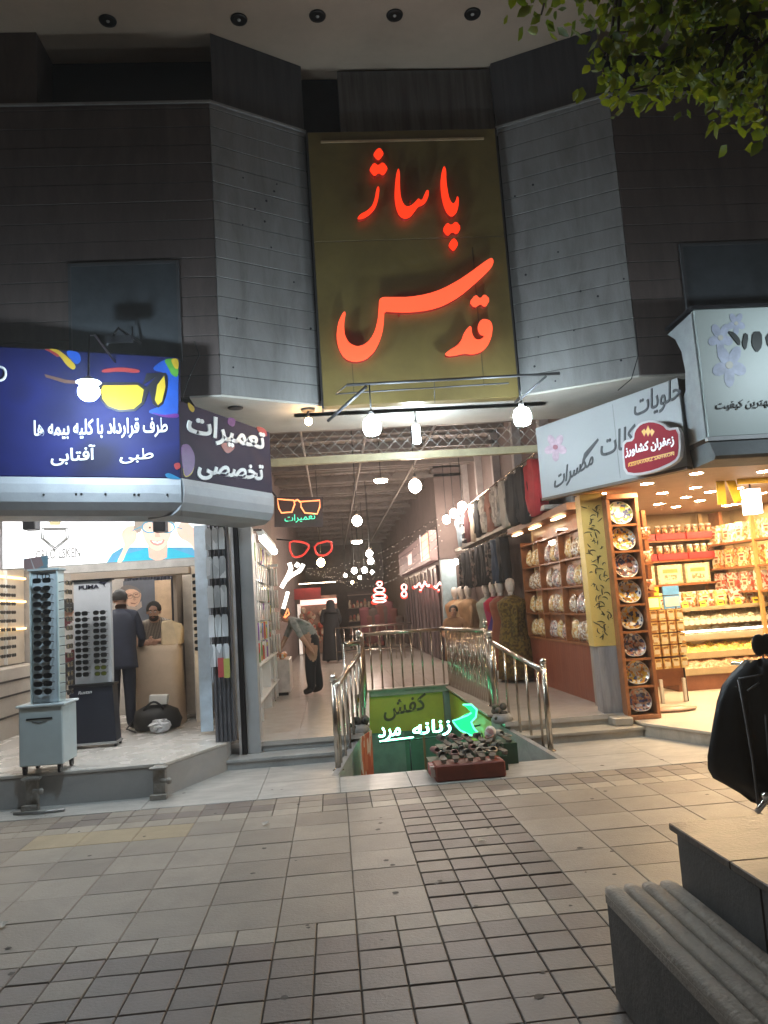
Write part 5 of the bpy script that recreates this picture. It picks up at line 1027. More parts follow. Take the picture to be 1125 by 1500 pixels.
def mannequin(x, y_, m_, label, h=1.5, head=True, wd=.19, long_=True, group='mannequins along the right wall'):
    t = thing('mannequin', label, 'mannequin', (x, y_, .22), group); c = (x, y_, .22)
    ph = rnd.uniform(0, 6)
    MB().lathe([(wd*1.25, .05), (wd*1.2, .3), (wd*1.05, .7), (wd*.82, 1.0), (wd*1.0, 1.22), (wd*1.02, 1.32), (wd*.55, 1.40), (.055, 1.43)], c, 36, 0, 1, 1.15, fold=lambda a, z: 1+(.09*sin(9*a+ph)+.04*sin(17*a))*max(0, 1.05-z)).build('dress', m_, t)
    MB().lathe([(.05, 1.42), (.045, 1.47), (.05, 1.49)], c, 12).build('neck', mat('mannequin_white', (.62, .56, .52), .4, var=.05), t)
    MB().lathe([(.045, 1.475), (.068, 1.52), (.082, 1.58), (.085, 1.63), (.07, 1.69), (.03, 1.715), (.002, 1.718)], c, 16, 0, 1, .88).build('head', MATS['mannequin_white'], t)
    MB().lathe([(.13, .0), (.13, .015), (.015, .02), (.015, .06)], c, 16).build('stand', STEEL, t)
    s_ = MB()
    for sg_ in (-1, 1): s_.tube([(x, y_+sg_*wd*.9, 1.53), (x-.02, y_+sg_*wd*1.25, 1.35), (x-.03, y_+sg_*wd*1.3, 1.0)], [.05, .048, .04], 8)
    s_.build('sleeve', m_, t)
mannequin(3.02, 12.9, patterned('cloth_olive', [(.10, .07, .025), (.15, .105, .03), (.08, .05, .02), (.18, .12, .03)], 30, .85), 'mannequin in a long olive brown dress beside the snack shelf', wd=.24)
mannequin(2.98, 13.55, fab('rust', (.20, .065, .035)), 'mannequin in a rust brown dress', wd=.2)
mannequin(3.0, 14.2, patterned('cloth_bluered', [(.07, .05, .22), (.35, .02, .05), (.30, .03, .10)], 3, .8), 'mannequin in a blue and crimson dress', wd=.2)
mannequin(3.0, 14.85, fab('sage', (.26, .30, .25)), 'mannequin in a sage green dress', wd=.21)
mannequin(2.95, 16.6, fab('camel', (.36, .22, .12)), 'mannequin in a camel coat, nearest of the three beige ones', wd=.24)
mannequin(2.9, 17.2, fab('sand', (.42, .29, .17)), 'mannequin in a sand coloured coat, middle of the three beige ones', wd=.24)
mannequin(2.85, 17.8, fab('tan', (.33, .18, .09)), 'mannequin in a tan coat, farthest of the three beige ones', wd=.24)
m = MB().box(3.1, 12.8, .222, 3.4, 14.9, .26); tag(m.build('low_plinth', mat('plinth_grey', (.3, .28, .26), .6)), 'low grey plinth under the dressed mannequins', 'plinth')
tag(MB().lathe([(.07, 0), (.09, .17), (.085, .17)], (2.78, 13.1, .222), 14).build('white_bucket', WHITE), 'small white bucket on the floor before the mannequins', 'bucket')
#@@SECTION passage left and far
# ================================================================== PASSAGE LEFT: accessory racks, neon
rk = thing('accessory_rack', 'bright white rack of hanging accessory packets along the left passage wall', 'rack', (-1.05, 11, .22))
MB().box(-1.19, 9.1, .22, -1.14, 13.4, 2.75).build('back_panel', mat('rack_white', (.66, .64, .60), .5, var=.05), rk)
for y_ in (9.15, 10.5, 11.9, 13.3): MB().box(-1.14, y_, .22, -.98, y_+.04, 2.7).build('upright', WHITE, rk)
for z in (.5, .95): MB().box(-1.14, 9.2, z, -.95, 13.3, z+.02).build('shelf', WHITE, rk)
MB().box(-1.135, 9.2, 2.45, -1.12, 13.3, 2.5).build('light_strip', glow('rack_strip', (1., .97, .9), 6), rk)
AM = [patterned('acc_%d' % i, c, 16, .3, coat=.4, stretch=(1, 1, .3)) for i, c in enumerate(([(.62, .6, .56), (.3, .29, .28), (.72, .7, .66), (.45, .43, .4)], [(.3, .15, .4), (.6, .5, .1), (.1, .3, .5), (.6, .55, .5)], [(.6, .1, .08), (.65, .6, .55), (.2, .3, .12), (.7, .45, .1)]))]
ak = [tag(MB().prism([(0, -.055, 0), (0, .055, 0), (0, .06, .2), (0, .03, .25), (0, -.03, .25), (0, -.06, .2)], (-.035, 0, 0)).build('packet', AM[i], bevel=.006), 'x', 'packet') for i in range(3)]; au = [0]*3
for zi in range(6):
    for k in range(26):
        i = 0 if (zi in (2, 3, 4) and rnd.random() < .8) else rnd.choice([0, 1, 2]); o = ak[i] if not au[i] else clone(ak[i], (0, 0, 0)); au[i] = 1
        o.location = (-1.0-.03*(k % 2), 9.25+k*.155, .98+zi*.27); o['label'] = ('silvery', 'mixed bright', 'red and white')[i]+' packet on the left passage rack'; o['group'] = ('silvery', 'mixed bright', 'red and white')[i]+' packets on the left rack'
wc = thing('white_cabinet', 'low white cabinet with small toys on top by the left passage rack', 'cabinet', (-.95, 13.7, .22))
MB().box(-1.15, 13.4, .27, -.78, 14.3, .82).build('body', mat('cabinet_white', (.62, .57, .53), .45), wc, bevel=.01); MB().box(-1.12, 13.43, .222, -.82, 14.27, .268).build('kick', BLACK, wc)
for k in range(5): tag(MB().ball((-.9, 13.5+k*.15, .875), .055, 10, 7, 0, (1, .8, 1)).build('toy', patterned('toy_%d' % (k % 2), [(.75, .35, .03), (.7, .65, .6), (.6, .2, .05)], 20, .5)), 'little coloured toy on the white cabinet', 'toy', 'toys on the white cabinet')
tg = thing('packet_tower', 'standing rack of pale hanging tubes beyond the left wall rack', 'rack', (-.9, 12.9, .8))
m = MB(); 
for z in (1.0, 1.35, 1.7, 2.05):
    for k in range(6): m.tube([(-1.10+k*.045, 12.6+.02*(k % 2), z), (-1.10+k*.045, 12.6, z+.28)], .018, 6)
m.build('hanging_tubes', mat('tube_pack', (.6, .57, .53), .35, var=.2), tg); MB().tube([(-.98, 12.65, .22), (-.98, 12.65, 2.4)], .02, 6).build('post', WHITE, tg); MB().box(-1.12, 12.55, 2.36, -.84, 12.62, 2.4).build('top_bar', WHITE, tg)
t = thing('fluorescent_fixture', 'lit white tube fixture projecting over the left passage rack', 'lamp', (-.75, 9.6, 2.5)); q1_, q2_ = onY(384, 788, 9.6), onY(402, 808, 10.6)
MB().tube([q1_, q2_], .045, 8).build('tube', glow('fluoro', (1, .97, .92), 16), t); MB().tube([q1_+V((-.02, 0, .07)), q2_+V((-.02, 0, .07))], .05, 6).build('housing', WHITE, t); MB().tube([q1_+V((0, 0, .1)), q1_+V((-.4, 0, .12))], .012, 5).build('arm', DARKM, t)
NO = glow('neon_orange', (1, .33, .12), 2.0); NG = glow('neon_green', (.10, .85, .50), 1.1); NR = glow('neon_red', (1, .06, .035), 1.5); NW = glow('neon_white', (1, .95, .86), 4)
ng = thing('neon_glasses', 'orange neon spectacles sign with green writing below', 'neon sign', onY(437, 745, 10.4)); YN_ = 10.4
MB().prism(pxpoly([(402, 728), (473, 728), (473, 772), (402, 772)], (0, YN_+.05, 0), (0, 1, 0)), (0, .03, 0)).build('backing', mat('neon_back', (.05, .025, .02), .5), ng)
m = MB(); c3 = crop(330, 580, 2.616)
for pts in ([(200, 395), (262, 400), (266, 415), (255, 445), (215, 448), (205, 430)], [(290, 405), (362, 400), (362, 425), (352, 452), (305, 448), (290, 425)]): m.tube([onY(u, v, YN_) for u, v in c3(pts)], .010, 6, closed=True)
m.tube([onY(u, v, YN_) for u, v in c3([(262, 405), (276, 398), (290, 408)])], .012, 6); m.build('spectacle_tube', NO, ng)
m = MB(); textpx(m, 'تعمیرات', (417, 767), (462, 763), (417, 755), ((0, YN_, 0), (0, 1, 0)), (0, -.015, 0)); m.build('lettering', NG, ng)
MB().tube([onY(405, 728, YN_), onY(398, 720, YN_)], .012, 5).build('arm', DARKM, ng)
g2 = thing('neon_goggles', 'red neon goggles sign deeper in the passage', 'neon sign', onY(456, 802, 12.2)); m = MB()
for pts in ([(247, 555), (300, 560), (325, 575), (300, 612), (262, 620), (247, 590)], [(340, 570), (405, 552), (410, 590), (385, 612), (350, 610)]): m.tube([onY(u, v, 12.2) for u, v in c3(smooth_poly(pts))], .016, 6, closed=True)
m.build('goggle_tube', glow('neon_red_soft', (1, .07, .05), .75), g2); MB().tube([onY(430, 792, 12.2), onY(405, 790, 12.2)], .012, 5).build('arm', DARKM, g2)
nw = thing('neon_script', 'bright white slanted neon lettering on the left passage wall', 'neon sign', onY(430, 850, 12.6)); m = MB()
for pts in ([(245, 640), (252, 660), (240, 690), (215, 735)], [(300, 645), (285, 670), (250, 690), (235, 705)], [(270, 655), (280, 640)]): m.tube([onY(u, v, 12.6) for u, v in c3(pts)], .035, 6)
m.build('script_tube', NW, nw)
m = MB(); m.tube([onY(u, v, 12.8) for u, v in c3([(240, 750), (232, 780), (222, 815)])], .03, 6); m.build('script_tube', NW, nw)
m = MB(); m.tube([onY(u, v, 13.2) for u, v in c3([(225, 850), (240, 815), (245, 835), (228, 850)])], .012, 6); m.build('small_tube', NO, nw)
# far end shop
fs_ = thing('far_shop', 'small lit stall of bags and goods at the far end of the passage', 'stall', (-.4, 26, .22))
def fx(u, v, Y=25.5): return onY(u, v, Y)
a, b = fx(440, 885), fx(497, 945); MB().box(a.x, 25.5, .25, b.x, 26.4, 2.1).build('stall_back', mat('stall_back', (.28, .17, .12), .6, var=.4), fs_)
MB().box(a.x, 25.4, a.z-.05, b.x, 25.5, a.z+.12).build('light_header', glow('header_pink', (1, .62, .55), 1.6), fs_); MB().box(a.x-.1, 25.4, .25, a.x, 25.6, a.z).build('side_post', glow('post_white', (1, .9, .8), .6), fs_)
MB().box(a.x-.2, 25.3, a.z+.15, b.x-.5, 25.4, a.z+.5).build('red_header', mat('red_header', (.35, .03, .03), .5), fs_)
for k in range(42):
    p = fx(442+rnd.random()*52, 892+rnd.random()*50, 25.3); tag(MB().ball(p, rnd.uniform(.06, .12), 8, 6, 0, (1, .6, 1.2)).build('stall_item', patterned('stall_goods', [(.45, .3, .2), (.6, .5, .38), (.25, .12, .08), (.5, .12, .08)], 8, .6)), 'little ware hung on the far lit stall', 'ware', 'wares on the far stall')
MB().box(a.x, 25.2, 2.5, b.x, 25.28, 2.52).build('lamp_strip', glow('stall_lamp', (1, .75, .55), 14), fs_)
sh2 = thing('far_shelf', 'dim shelf of mixed goods against the end wall of the passage', 'shelf', (1.1, 26.6, .22)); MB().box(.55, 26.9, .25, 1.75, 27.1, 2.2).build('back', mat('far_back', (.06, .04, .035), .7), sh2)
for z in (.7, 1.15, 1.6, 2.05): MB().box(.55, 26.6, z, 1.75, 26.89, z+.03).build('board', mat('far_board', (.25, .18, .15), .6), sh2)
for k in range(36):
    p = V((.62+(k % 9)*.13, 26.68, (.73, 1.18, 1.63, .29)[k//9])); h_ = rnd.uniform(.12, .3); tag(MB().lathe([(.05, 0), (.055, h_*.5), (.04, h_*.8), (.02, h_)], p, 10).build('far_ware', patterned('stall_goods', [(.45, .3, .2)], 8)), 'small ware standing on the dim shelf at the passage end', 'ware', 'wares on the dim end shelf')
# end wall arches
ea = MB()
for cx_ in (.1, 1.1, 2.0):
    pts = [(cx_-.38, 38.12, 2.3)]+[(cx_-.38*cos(pi*i/10), 38.12, 3.0+.42*sin(pi*i/10)) for i in range(11)]+[(cx_+.38, 38.12, 2.3)]; ea.prism(pts, (0, .04, 0))
ea.build('arch_panel', mat('arch_brown', (.09, .055, .045), .7), B)
# doors and shop boxes on the right, deep in the passage
for k in range(5):
    y_ = 18.5+k*1.7; d_ = thing('shop_door', 'dark glazed shop door deep in the passage, number of panes lit red' if False else ['nearest', 'second', 'third', 'fourth', 'farthest'][k]+' dark shop door on the deep right wall', 'door', (2.6, y_+.7, .22), 'doors on the deep right wall')
    MB().box(2.575, y_, .225, 2.615, y_+1.45, 2.5).build('leaf', mat('door_dark', (.07, .045, .05), .35, var=.3), d_); f_ = MB()
    for yy in (y_, y_+.72, y_+1.4): f_.box(2.55, yy, .225, 2.574, yy+.05, 2.52)
    f_.box(2.551, y_, 2.45, 2.573, y_+1.45, 2.52); f_.build('frame', mat('door_frame', (.28, .22, .22), .4, .3), d_)
m = MB().box(2.6, 17.95, .22, 2.95, 18.15, 2.6); tag(m.build('pale_blue_post', mat('blue_post', (.32, .42, .47), .5)), 'pale blue post at the end of the clothes wall', 'post')
up_ = thing('lit_shop_sign', 'row of pink lit box signs above the deep shop doors', 'sign', (2.55, 21, 2.6)); MB().box(2.42, 18.3, 2.62, 2.6, 26.8, 3.35).build('box', mat('pink_box', (.42, .30, .29), .5, emit=.12, ecol=(.7, .4, .4), var=.15), up_)
MB().box(2.40, 18.5, 2.7, 2.415, 19.7, 3.3).build('lit_panel', glow('lit_orange', (1, .62, .40), 1.3), up_); MB().box(2.405, 20.0, 2.70, 2.415, 20.12, 3.4).build('white_edge', glow('lit_edge', (.9, .9, .95), .8), up_); MB().box(2.405, 22.5, 2.8, 2.415, 23.5, 3.1).build('lit_panel', glow('lit_white', (1, .85, .8), .9), up_)
SQ = [((556, 868), 24, 14), ((592, 865), 21, 8), ((618, 858), 19.6, 11), ((644, 858), 18.2, 8)]
for k, ((u, v), Y_, r_) in enumerate(SQ):
    t = thing('red_neon_sign', ['tall red and white neon crown sign hanging at the passage end', 'small narrow red neon sign by the second deep door', 'wide red neon word sign over a deep door', 'short red neon sign beside the pale blue post'][k], 'neon sign', onY(u, v, Y_)); m = MB(); m2 = MB(); rr = random.Random(k)
    if k == 0: curves = [[(u+w_*cos(2*pi*i/14), v+dy+h_*sin(2*pi*i/14)) for i in range(15)] for dy, w_, h_ in ((-13, 3.5, 3), (-4, 7, 3.5), (5, 9, 3.5), (12, 9.5, 2.5))]
    elif k == 1: curves = [[(u+3.5*cos(2*pi*i/14), v+dy+4*sin(2*pi*i/14)) for i in range(15)] for dy in (-5, 5)]
    else:
        n_ = 5 if k == 2 else 3; curves = [[(u-r_+2*r_*i/24, v-i*.08+(3.2+1.2*sin(i*1.7))*sin(n_*pi*i/24)) for i in range(25)], [(u-r_*.3, v+6), (u-r_*.05, v+6.5)], [(u+r_*.3, v-6), (u+r_*.5, v-5.6)]]
    for c_ in curves:
        m.tube([onY(a, b, Y_) for a, b in c_], .022, 5); m2.tube([onY(u+(a-u)*1.25, v+(b-v)*1.12+1.2, Y_+.04) for a, b in c_], .024, 5)
    m.build('white_tube', glow('neon_pinkwhite', (1, .70, .66), 2.4), t); m2.build('red_tube', NR, t); MB().tube([onY(u, v-r_*.5, Y_), onY(u, v-r_*2.5, Y_)], .006, 4).build('hanger', CORD, t)
# garments and bags hung at the passage end, far railing
for k in range(9):
    p = onY(535+k*6+rnd.uniform(-2, 2), 905+rnd.uniform(-14, 14), 23.2); tag(MB().lathe([(.12, -.55), (.14, -.52), (.125, -.1), (.15, .18), (.145, .24), (.05, .28), (.01, .29)], p, 24, 0, 1, .35, fold=lambda a, z: 1+.16*sin(6*a)*(.4-z)).build('hung_garment', [fab('maroon', 0), fab('brick', (.10, .03, .022)), fab('brown', (.06, .038, .03))][k % 3]), 'dark reddish garment hung by the crown neon at the passage end', 'garment', 'garments at the passage end')
fr2 = thing('far_railing', 'steel railing of a second stairwell deep in the passage', 'railing', (.6, 20.5, .22)); m = MB()
for z in (1.12, .5): m.tube([(.05, 20.6, z), (2.1, 20.6, z)], .025, 6)
m.build('handrail', STEEL, fr2)
for k in range(10): MB().tube([(.05+k*.225, 20.6, .22), (.05+k*.225, 20.6, 1.12)], .014, 6).build('baluster', STEEL, fr2)
#@@SECTION pit
# ================================================================== STAIR PIT
PT = thing('basement_stairwell', 'sunken stairwell with yellow walls going down to the basement shoe shop', 'stairwell', (1.0, 10, -1))
OL = [(-.05, 7.695), (.30, 9.25), (.48, 12.75), (1.82, 12.75), (1.80, 9.25), (2.13, 7.695)]
YEL = mat('pit_yellow', (.55, .46, .05), .5, var=.15, scale=2); DG = mat('pit_dark_green', (.09, .20, .15), .4, var=.2)
MB().box(.3, 12.79, -.42, 2.0, 12.9, .155).build('back_wall', YEL, PT); MB().box(.3, 12.79, -3.0, 2.0, 12.88, -.422).build('lower_wall', DG, PT)
MB().box(.32, 12.77, -2.0, 1.05, 12.788, -.44).build('door', mat('pit_door', (.24, .30, .28), .35), PT); MB().box(1.72, 12.70, -3, 1.84, 12.785, .155).build('corner_post', mat('pit_grey', (.2, .22, .22), .5), PT)
m = MB().prism([(1.80, 9.25, .16), (1.82, 12.75, .16), (1.82, 12.75, -.35), (1.80, 9.25, -.35)], (.06, 0, 0)); m.build('side_wall', YEL, PT)
m = MB().prism([(1.80, 9.25, -.352), (1.82, 12.75, -.352), (1.82, 12.75, -3), (1.80, 9.25, -3)], (.06, 0, 0)); m.prism([(.30, 9.25, .16), (.46, 12.75, .16), (.46, 12.75, -3), (.30, 9.25, -3)], (-.06, 0, 0)); m.each('side_wall', DG, PT)
FLR = stained('flare_stone', (.36, .35, .34), (.22, .21, .2), .5, (2, 2, 2), .2, .6)
m = MB().prism([(-.05, 7.70, 0), (.30, 9.248, .19), (.30, 9.248, -2.5), (-.05, 7.70, -2.5)], (-.06, .015, 0)); m.prism([(2.13, 7.70, 0), (1.80, 9.248, .19), (1.80, 9.248, -2.5), (2.13, 7.70, -2.5)], (.06, .015, 0)); m.each('flare_wall', FLR, PT)
kb = MB().plan([(.20, 9.24), (.36, 9.24), (.52, 12.70), (.40, 12.9), (.38, 12.9)], .222, .25); kb.plan([(1.76, 9.24), (1.92, 9.24), (1.96, 12.9), (1.76, 12.68)], .222, .25); kb.plan([(.44, 12.68), (1.80, 12.68), (1.9, 12.86), (.40, 12.86)], .251, .28); kb.box(.4, 12.74, .16, 1.9, 12.85, .25)
kb.each('kerb', mat('kerb_stone', (.36, .31, .26), .45, var=.2, scale=8), PT, bevel=.005)
for k in range(12): MB().box(-.02, 7.72+k*.30, -.9-k*.18+.72, 2.1 if k < 4 else 1.8, 8.04+k*.30, -.72-k*.18+.55).build('stair_tread', MARB, PT)
PY = ((0, 12.788, 0), (0, 1, 0)); t = MB(); textpx(t, 'کفش', (562, 1058), (624, 1046), (562, 1026), PY, (0, -.012, 0), bold=.02); t.build('lettering', mat('pit_brown', (.10, .06, .02), .5, var=0), PT)
MB().box(.30, 12.6, -.6, .34, 12.7, .1).build('edge_trim', mat('pit_grey', 0), PT)
nz = thing('shoe_neon', 'green white neon Persian words hanging in the stairwell', 'neon sign', onY(605, 1075, 11)); t = MB(); NP = ((0, 11.0, 0), (0, 1, 0)); NGW = glow('neon_mint', (.20, 1, .58), 24)
def npath(pts): t.tube([onY(520+x/4.6875, 980+y/4.6875, 11.0) for x, y in pts], .0085, 6)
textpx(t, 'زنانه', (604, 1083), (660, 1076), (605, 1058), NP, (0, -.02, 0), bold=.004); textpx(t, 'مرد', (554, 1087), (586, 1083), (555, 1066), NP, (0, -.02, 0), bold=.004)
npath([(400, 468), (300, 480), (170, 496)])
t.build('neon_tube', NGW, nz); m = MB(); m.tube([onY(557, 1088, 11.02), onY(640, 1079, 11.02)], .012, 5); m.tube([onY(600, 1083, 11.03), V((onY(600, 1083, 11.03).x, 11.03, -1.2))], .01, 5); m.build('support', DARKM, nz)
gb = thing('green_neon_figure', 'glowing green neon swirl shape on the right stairwell wall', 'neon sign', onX(690, 1060, 1.74)); GN = glow('green_panel', (.015, .80, .30), 1.0)
def gp(pts): return [onY(520+x/4.6875, 980+y/4.6875, 9.9) for x, y in pts]
m = MB().prism(gp(smooth_poly([(740, 245), (800, 240), (838, 275), (835, 330), (800, 365), (815, 400), (850, 440), (848, 470), (800, 455), (740, 440), (690, 400), (668, 355), (715, 340), (760, 310), (800, 300), (775, 275)])), (0, .03, 0)); m.build('glow_panel', GN, gb)
m = MB(); m.tube(gp([(740, 245), (800, 245), (836, 280), (830, 330), (798, 365), (815, 405), (848, 445)]), .012, 6); m.tube(gp([(668, 357), (715, 342), (775, 318), (800, 300)]), .01, 6); m.tube(gp([(675, 365), (720, 420), (790, 452), (845, 468)]), .01, 6); m.build('neon_tube', glow('green_tube', (.12, 1, .5), 2.4), gb); MB().tube([gp([(800, 400)])[0]+V((0, .03, 0)), gp([(800, 400)])[0]+V((.25, .2, 0))], .01, 5).build('arm', DARKM, gb)
bn = thing('patterned_banner', 'orange and white patterned cloth strip on the left stairwell wall', 'banner', (.1, 8.6, -.3)); MB().prism([onY(527, 1080, 8.45), onY(543, 1070, 8.75), onY(547, 1150, 8.75), onY(530, 1150, 8.45)], (.012, 0, 0)).build('cloth', patterned('banner_print', [(.5, .16, .08), (.6, .5, .4), (.42, .10, .05)], 7, .8, stretch=(3, 3, .8)), bn)
# shoe stand at the front right of the pit
sd = thing('shoe_stand', 'low red fronted stepped shoe stand at the stairwell edge', 'stand', (1.2, 7.4, 0)); ROT = atan2(onZ(742, 1141, 0).y-onZ(636, 1150, 0).y, .67)
MB().box(.84, 7.10, .006, 1.48, 7.36, .15).build('front_box', stained('red_box', (.23, .045, .025), (.13, .03, .02), .45, (2, 2, 2), .1, .6), sd, bevel=.012); MB().box(.80, 7.12, .05, .838, 7.34, .14).build('end_cloth', patterned('pink_cloth', [(.45, .2, .18), (.6, .5, .45), (.3, .08, .08)], 20, .8), sd)
GRNB = mat('green_board', (.02, .07, .035), .5); MB().box(.82, 7.365, .006, 1.56, 7.62, .135).build('step', GRNB, sd); MB().box(.95, 7.625, .006, 1.72, 7.9, .20).build('step', GRNB, sd)
for x in (.80,): MB().box(x, 7.60, .02, x+.02, 7.62, .34).build('post', mat('post_wood', (.3, .2, .08), .5), sd)
def shoe(i, m_, sole):
    m = MB(); n = 9; out = [(.02, -.125), (.034, -.10), (.033, -.04), (.030, .0), (.040, .06), (.043, .095), (.032, .128), (.012, .142)]
    m.prism([(w, y_, 0) for w, y_ in out]+[(-w, y_, 0) for w, y_ in out[::-1]], (0, 0, .014), 1)
    prof = [(.035, .034, .050), (.06, .040, .046), (.09, .043, .037), (.12, .034, .026), (.14, .014, .014)]; vs = []        # toe cap
    for (y_, w, h) in prof:
        for k in range(n): a = pi*k/(n-1); vs.append((w*cos(a), y_, .013+h*sin(a)))
    m.add(vs, [(q*n+k, (q+1)*n+k, (q+1)*n+k+1, q*n+k+1) for q in range(4) for k in range(n-1)]+[tuple(range(len(vs)-1, len(vs)-n-1, -1))], 0, True)
    if i != 2: m.tube([(.033, .035, .022), (.034, -.03, .035), (.030, -.10, .055), (0, -.128, .062), (-.030, -.10, .055), (-.034, -.03, .035), (-.033, .035, .022)], .008, 6)
    else: m.tube([(.033, -.02, .014), (.028, -.02, .06), (0, -.02, .075), (-.028, -.02, .06), (-.033, -.02, .014)], .007, 6)
    m.obox((0, -.10, -.012), (.04, .05, .026), mi=1); o = m.build('shoe', [m_, sole]); return tag(o, 'x', 'shoe')
SOL = mat('shoe_sole', (.16, .135, .11), .6); shs = [shoe(0, mat('shoe_cream', (.32, .28, .22), .45), SOL), shoe(1, mat('shoe_pink', (.20, .09, .085), .45), SOL), shoe(2, mat('shoe_grey', (.06, .07, .065), .35), SOL)]; su = [0]*3; SN = ['cream', 'pinkish', 'grey']
for ri, (yy, z, x0, n_) in enumerate(((7.24, .152, .93, 5), (7.50, .137, .92, 6), (7.76, .202, 1.02, 6))):
    for k in range(n_):
        i = (k*2+ri) % 3 if ri else (2, 1, 2, 0, 0)[k]; o = shs[i] if not su[i] else clone(shs[i], (0, 0, 0)); su[i] = 1
        o.location = (x0+k*.118, yy, z+.022); o.scale = (.92, .86, .86); o.rotation_euler = (rnd.uniform(.12, .3) if ri else .12, 0, rnd.uniform(-.5, .5)); o['label'] = SN[i]+' shoe on the '+('front', 'middle', 'rear')[ri]+' row of the stepped shoe stand'; o['group'] = SN[i]+' shoes, '+('front', 'middle', 'rear')[ri]+' row'
pb_ = MB().ball((1.50, 7.8, .27), .07, 12, 8, 0, (.9, .7, 1.2)); tag(pb_.build('paper_wrap', patterned('wrap_print', [(.6, .56, .52), (.5, .3, .28), (.66, .62, .6)], 9, .6)), 'crumpled pale wrapping standing behind the shoes', 'wrapping')
# railing
rl = thing('stair_railing', 'polished steel railing with ball topped posts round the stairwell', 'railing', (1, 10, 0))
def post(x, y_, z0, z1, r=.03):
    MB().tube([(x, y_, z0), (x, y_, z1)], r, 12).build('post', STEEL, rl); MB().lathe([(r*1.1, 0), (r*1.35, .012), (r*.7, .022)], (x, y_, z1), 12).build('post_collar', STEEL, rl); MB().ball((x, y_, z1+.05), .036, 14, 9).build('post_ball', CHROME, rl)
    MB().lathe([(r*1.9, 0), (r*1.9, .008), (r*1.1, .02)], (x, y_, z0), 14).build('post_flange', STEEL, rl)
def span(a, b, n, zb, rad=.026, br_=.0145, rails=True, drop=.0):
    a, b = V(a), V(b); MB().tube([a, b], rad, 10).build('handrail', STEEL, rl)
    if drop: MB().tube([a-V((0, 0, drop)), b-V((0, 0, drop))], .014, 8).build('lower_rail', STEEL, rl)
    for i in range(n):
        t = (i+.6)/n; p = a.lerp(b, t); MB().tube([(p.x, p.y, zb(t)), p-V((0, 0, .0))], br_, 8).build('baluster', STEEL, rl)
post(-.03, 8.0, .004, .87); post(.29, 9.28, .222, 1.26); post(1.87, 9.28, .222, 1.15); post(2.0, 10.15, .222, 1.25); post(2.17, 8.08, .004, .87)
stepz = lambda t: .004 if t < .36 else .11 if t < .58 else .22
span((-.03, 8.0, .80), (.29, 9.28, 1.06), 6, stepz, .028); MB().tube([(.10, 8.78, 1.21), (.29, 9.26, 1.20)], .03, 10).build('handrail', STEEL, rl); MB().tube([(.10, 8.78, .22), (.10, 8.78, 1.21)], .016, 8).build('baluster', STEEL, rl)
span((2.17, 8.08, .82), (1.87, 9.28, 1.10), 5, stepz, .028)
span((.29, 9.28, 1.22), (.48, 12.76, 1.17), 9, lambda t: .25, .026); span((.48, 12.76, 1.17), (1.83, 12.76, 1.17), 8, lambda t: .28, .03)
span((1.83, 12.76, 1.17), (2.0, 10.15, 1.20), 26, lambda t: .25, .03, .009); span((2.0, 10.15, 1.12), (1.87, 9.28, 1.08), 5, lambda t: .25, .02, .012)
sc = MB()                                                         # scroll work in the dense right side grille
for i in range(9):
    for k in range(3):
        c = V((1.83, 12.76, 0)).lerp(V((2.0, 10.15, 0)), (i+.5)/9)+V((-.012, 0, .52+k*.17)); r_ = .085
        sc.tube([c+V((0, r_*(1-j/22)*cos(j*.55+k), r_*(1-j/22)*sin(j*.55+k))) for j in range(16)], .007, 5)
sc.each('scroll_grille', STEEL, rl)
for (x, y_, lb) in ((.22, 8.95, 'left'), (1.86, 8.9, 'right')):
    m = MB(); rr = random.Random(int(x*10)); 
    for k in range(16): m.ball((x+rr.uniform(-.1, .1), y_+rr.uniform(-.1, .1), .30+rr.uniform(-.06, .09)), rr.uniform(.02, .045), 8, 5)
    m.lathe([(.10, 0), (.13, .04), (.09, .10)], (x, y_, .20), 14, 1)
    tag(m.build('goods_bundle', [patterned('bundle_dark', [(.05, .05, .045), (.14, .12, .10), (.08, .09, .06)], 24, .6), FLR]), 'dark little bundle of goods on the '+lb+' stairwell shoulder', 'bundle')
#@@SECTION people
# ================================================================== PEOPLE
def skin(joints, bones, name, mats, parent, sub=3):
    """one continuous skinned body; bones = (a, b, material index)"""
    names = list(joints); me = bpy.data.meshes.new('t'); me.from_pydata([joints[n][0] for n in names], [(names.index(a), names.index(b)) for a, b, _ in bones], [])
    o = bpy.data.objects.new('t', me); COL.objects.link(o); md = o.modifiers.new('skin', 'SKIN'); md.use_smooth_shade = True
    for i, n in enumerate(names):
        r = joints[n][1]; me.skin_vertices[0].data[i].radius = r if isinstance(r, tuple) else (r, r); me.skin_vertices[0].data[i].use_root = (i == 0)
    sb = o.modifiers.new('sub', 'SUBSURF'); sb.levels = sub; sb.render_levels = sub
    bpy.context.view_layer.update(); ev = o.evaluated_get(bpy.context.evaluated_depsgraph_get()); m2 = ev.to_mesh()
    mb = MB(); seg = [(V(joints[a][0]), V(joints[b][0]), k) for a, b, k in bones]; vs = [v.co.copy() for v in m2.vertices]
    for p in m2.polygons:
        c = sum((vs[i] for i in p.vertices), V())/len(p.vertices); best = (9e9, 0)
        for a, b, k in seg:
            t = max(0, min(1, (c-a).dot(b-a)/max(1e-9, (b-a).length_squared))); d = (a.lerp(b, t)-c).length
            if d < best[0]: best = (d, k)
        mb.f.append(list(p.vertices)); mb.m.append(best[1]); mb.s.append(True)
    mb.v = vs; ev.to_mesh_clear(); bpy.data.objects.remove(o); R = full(parent); mb.v = [R @ v for v in mb.v]
    return mb.build(name, mats, parent)
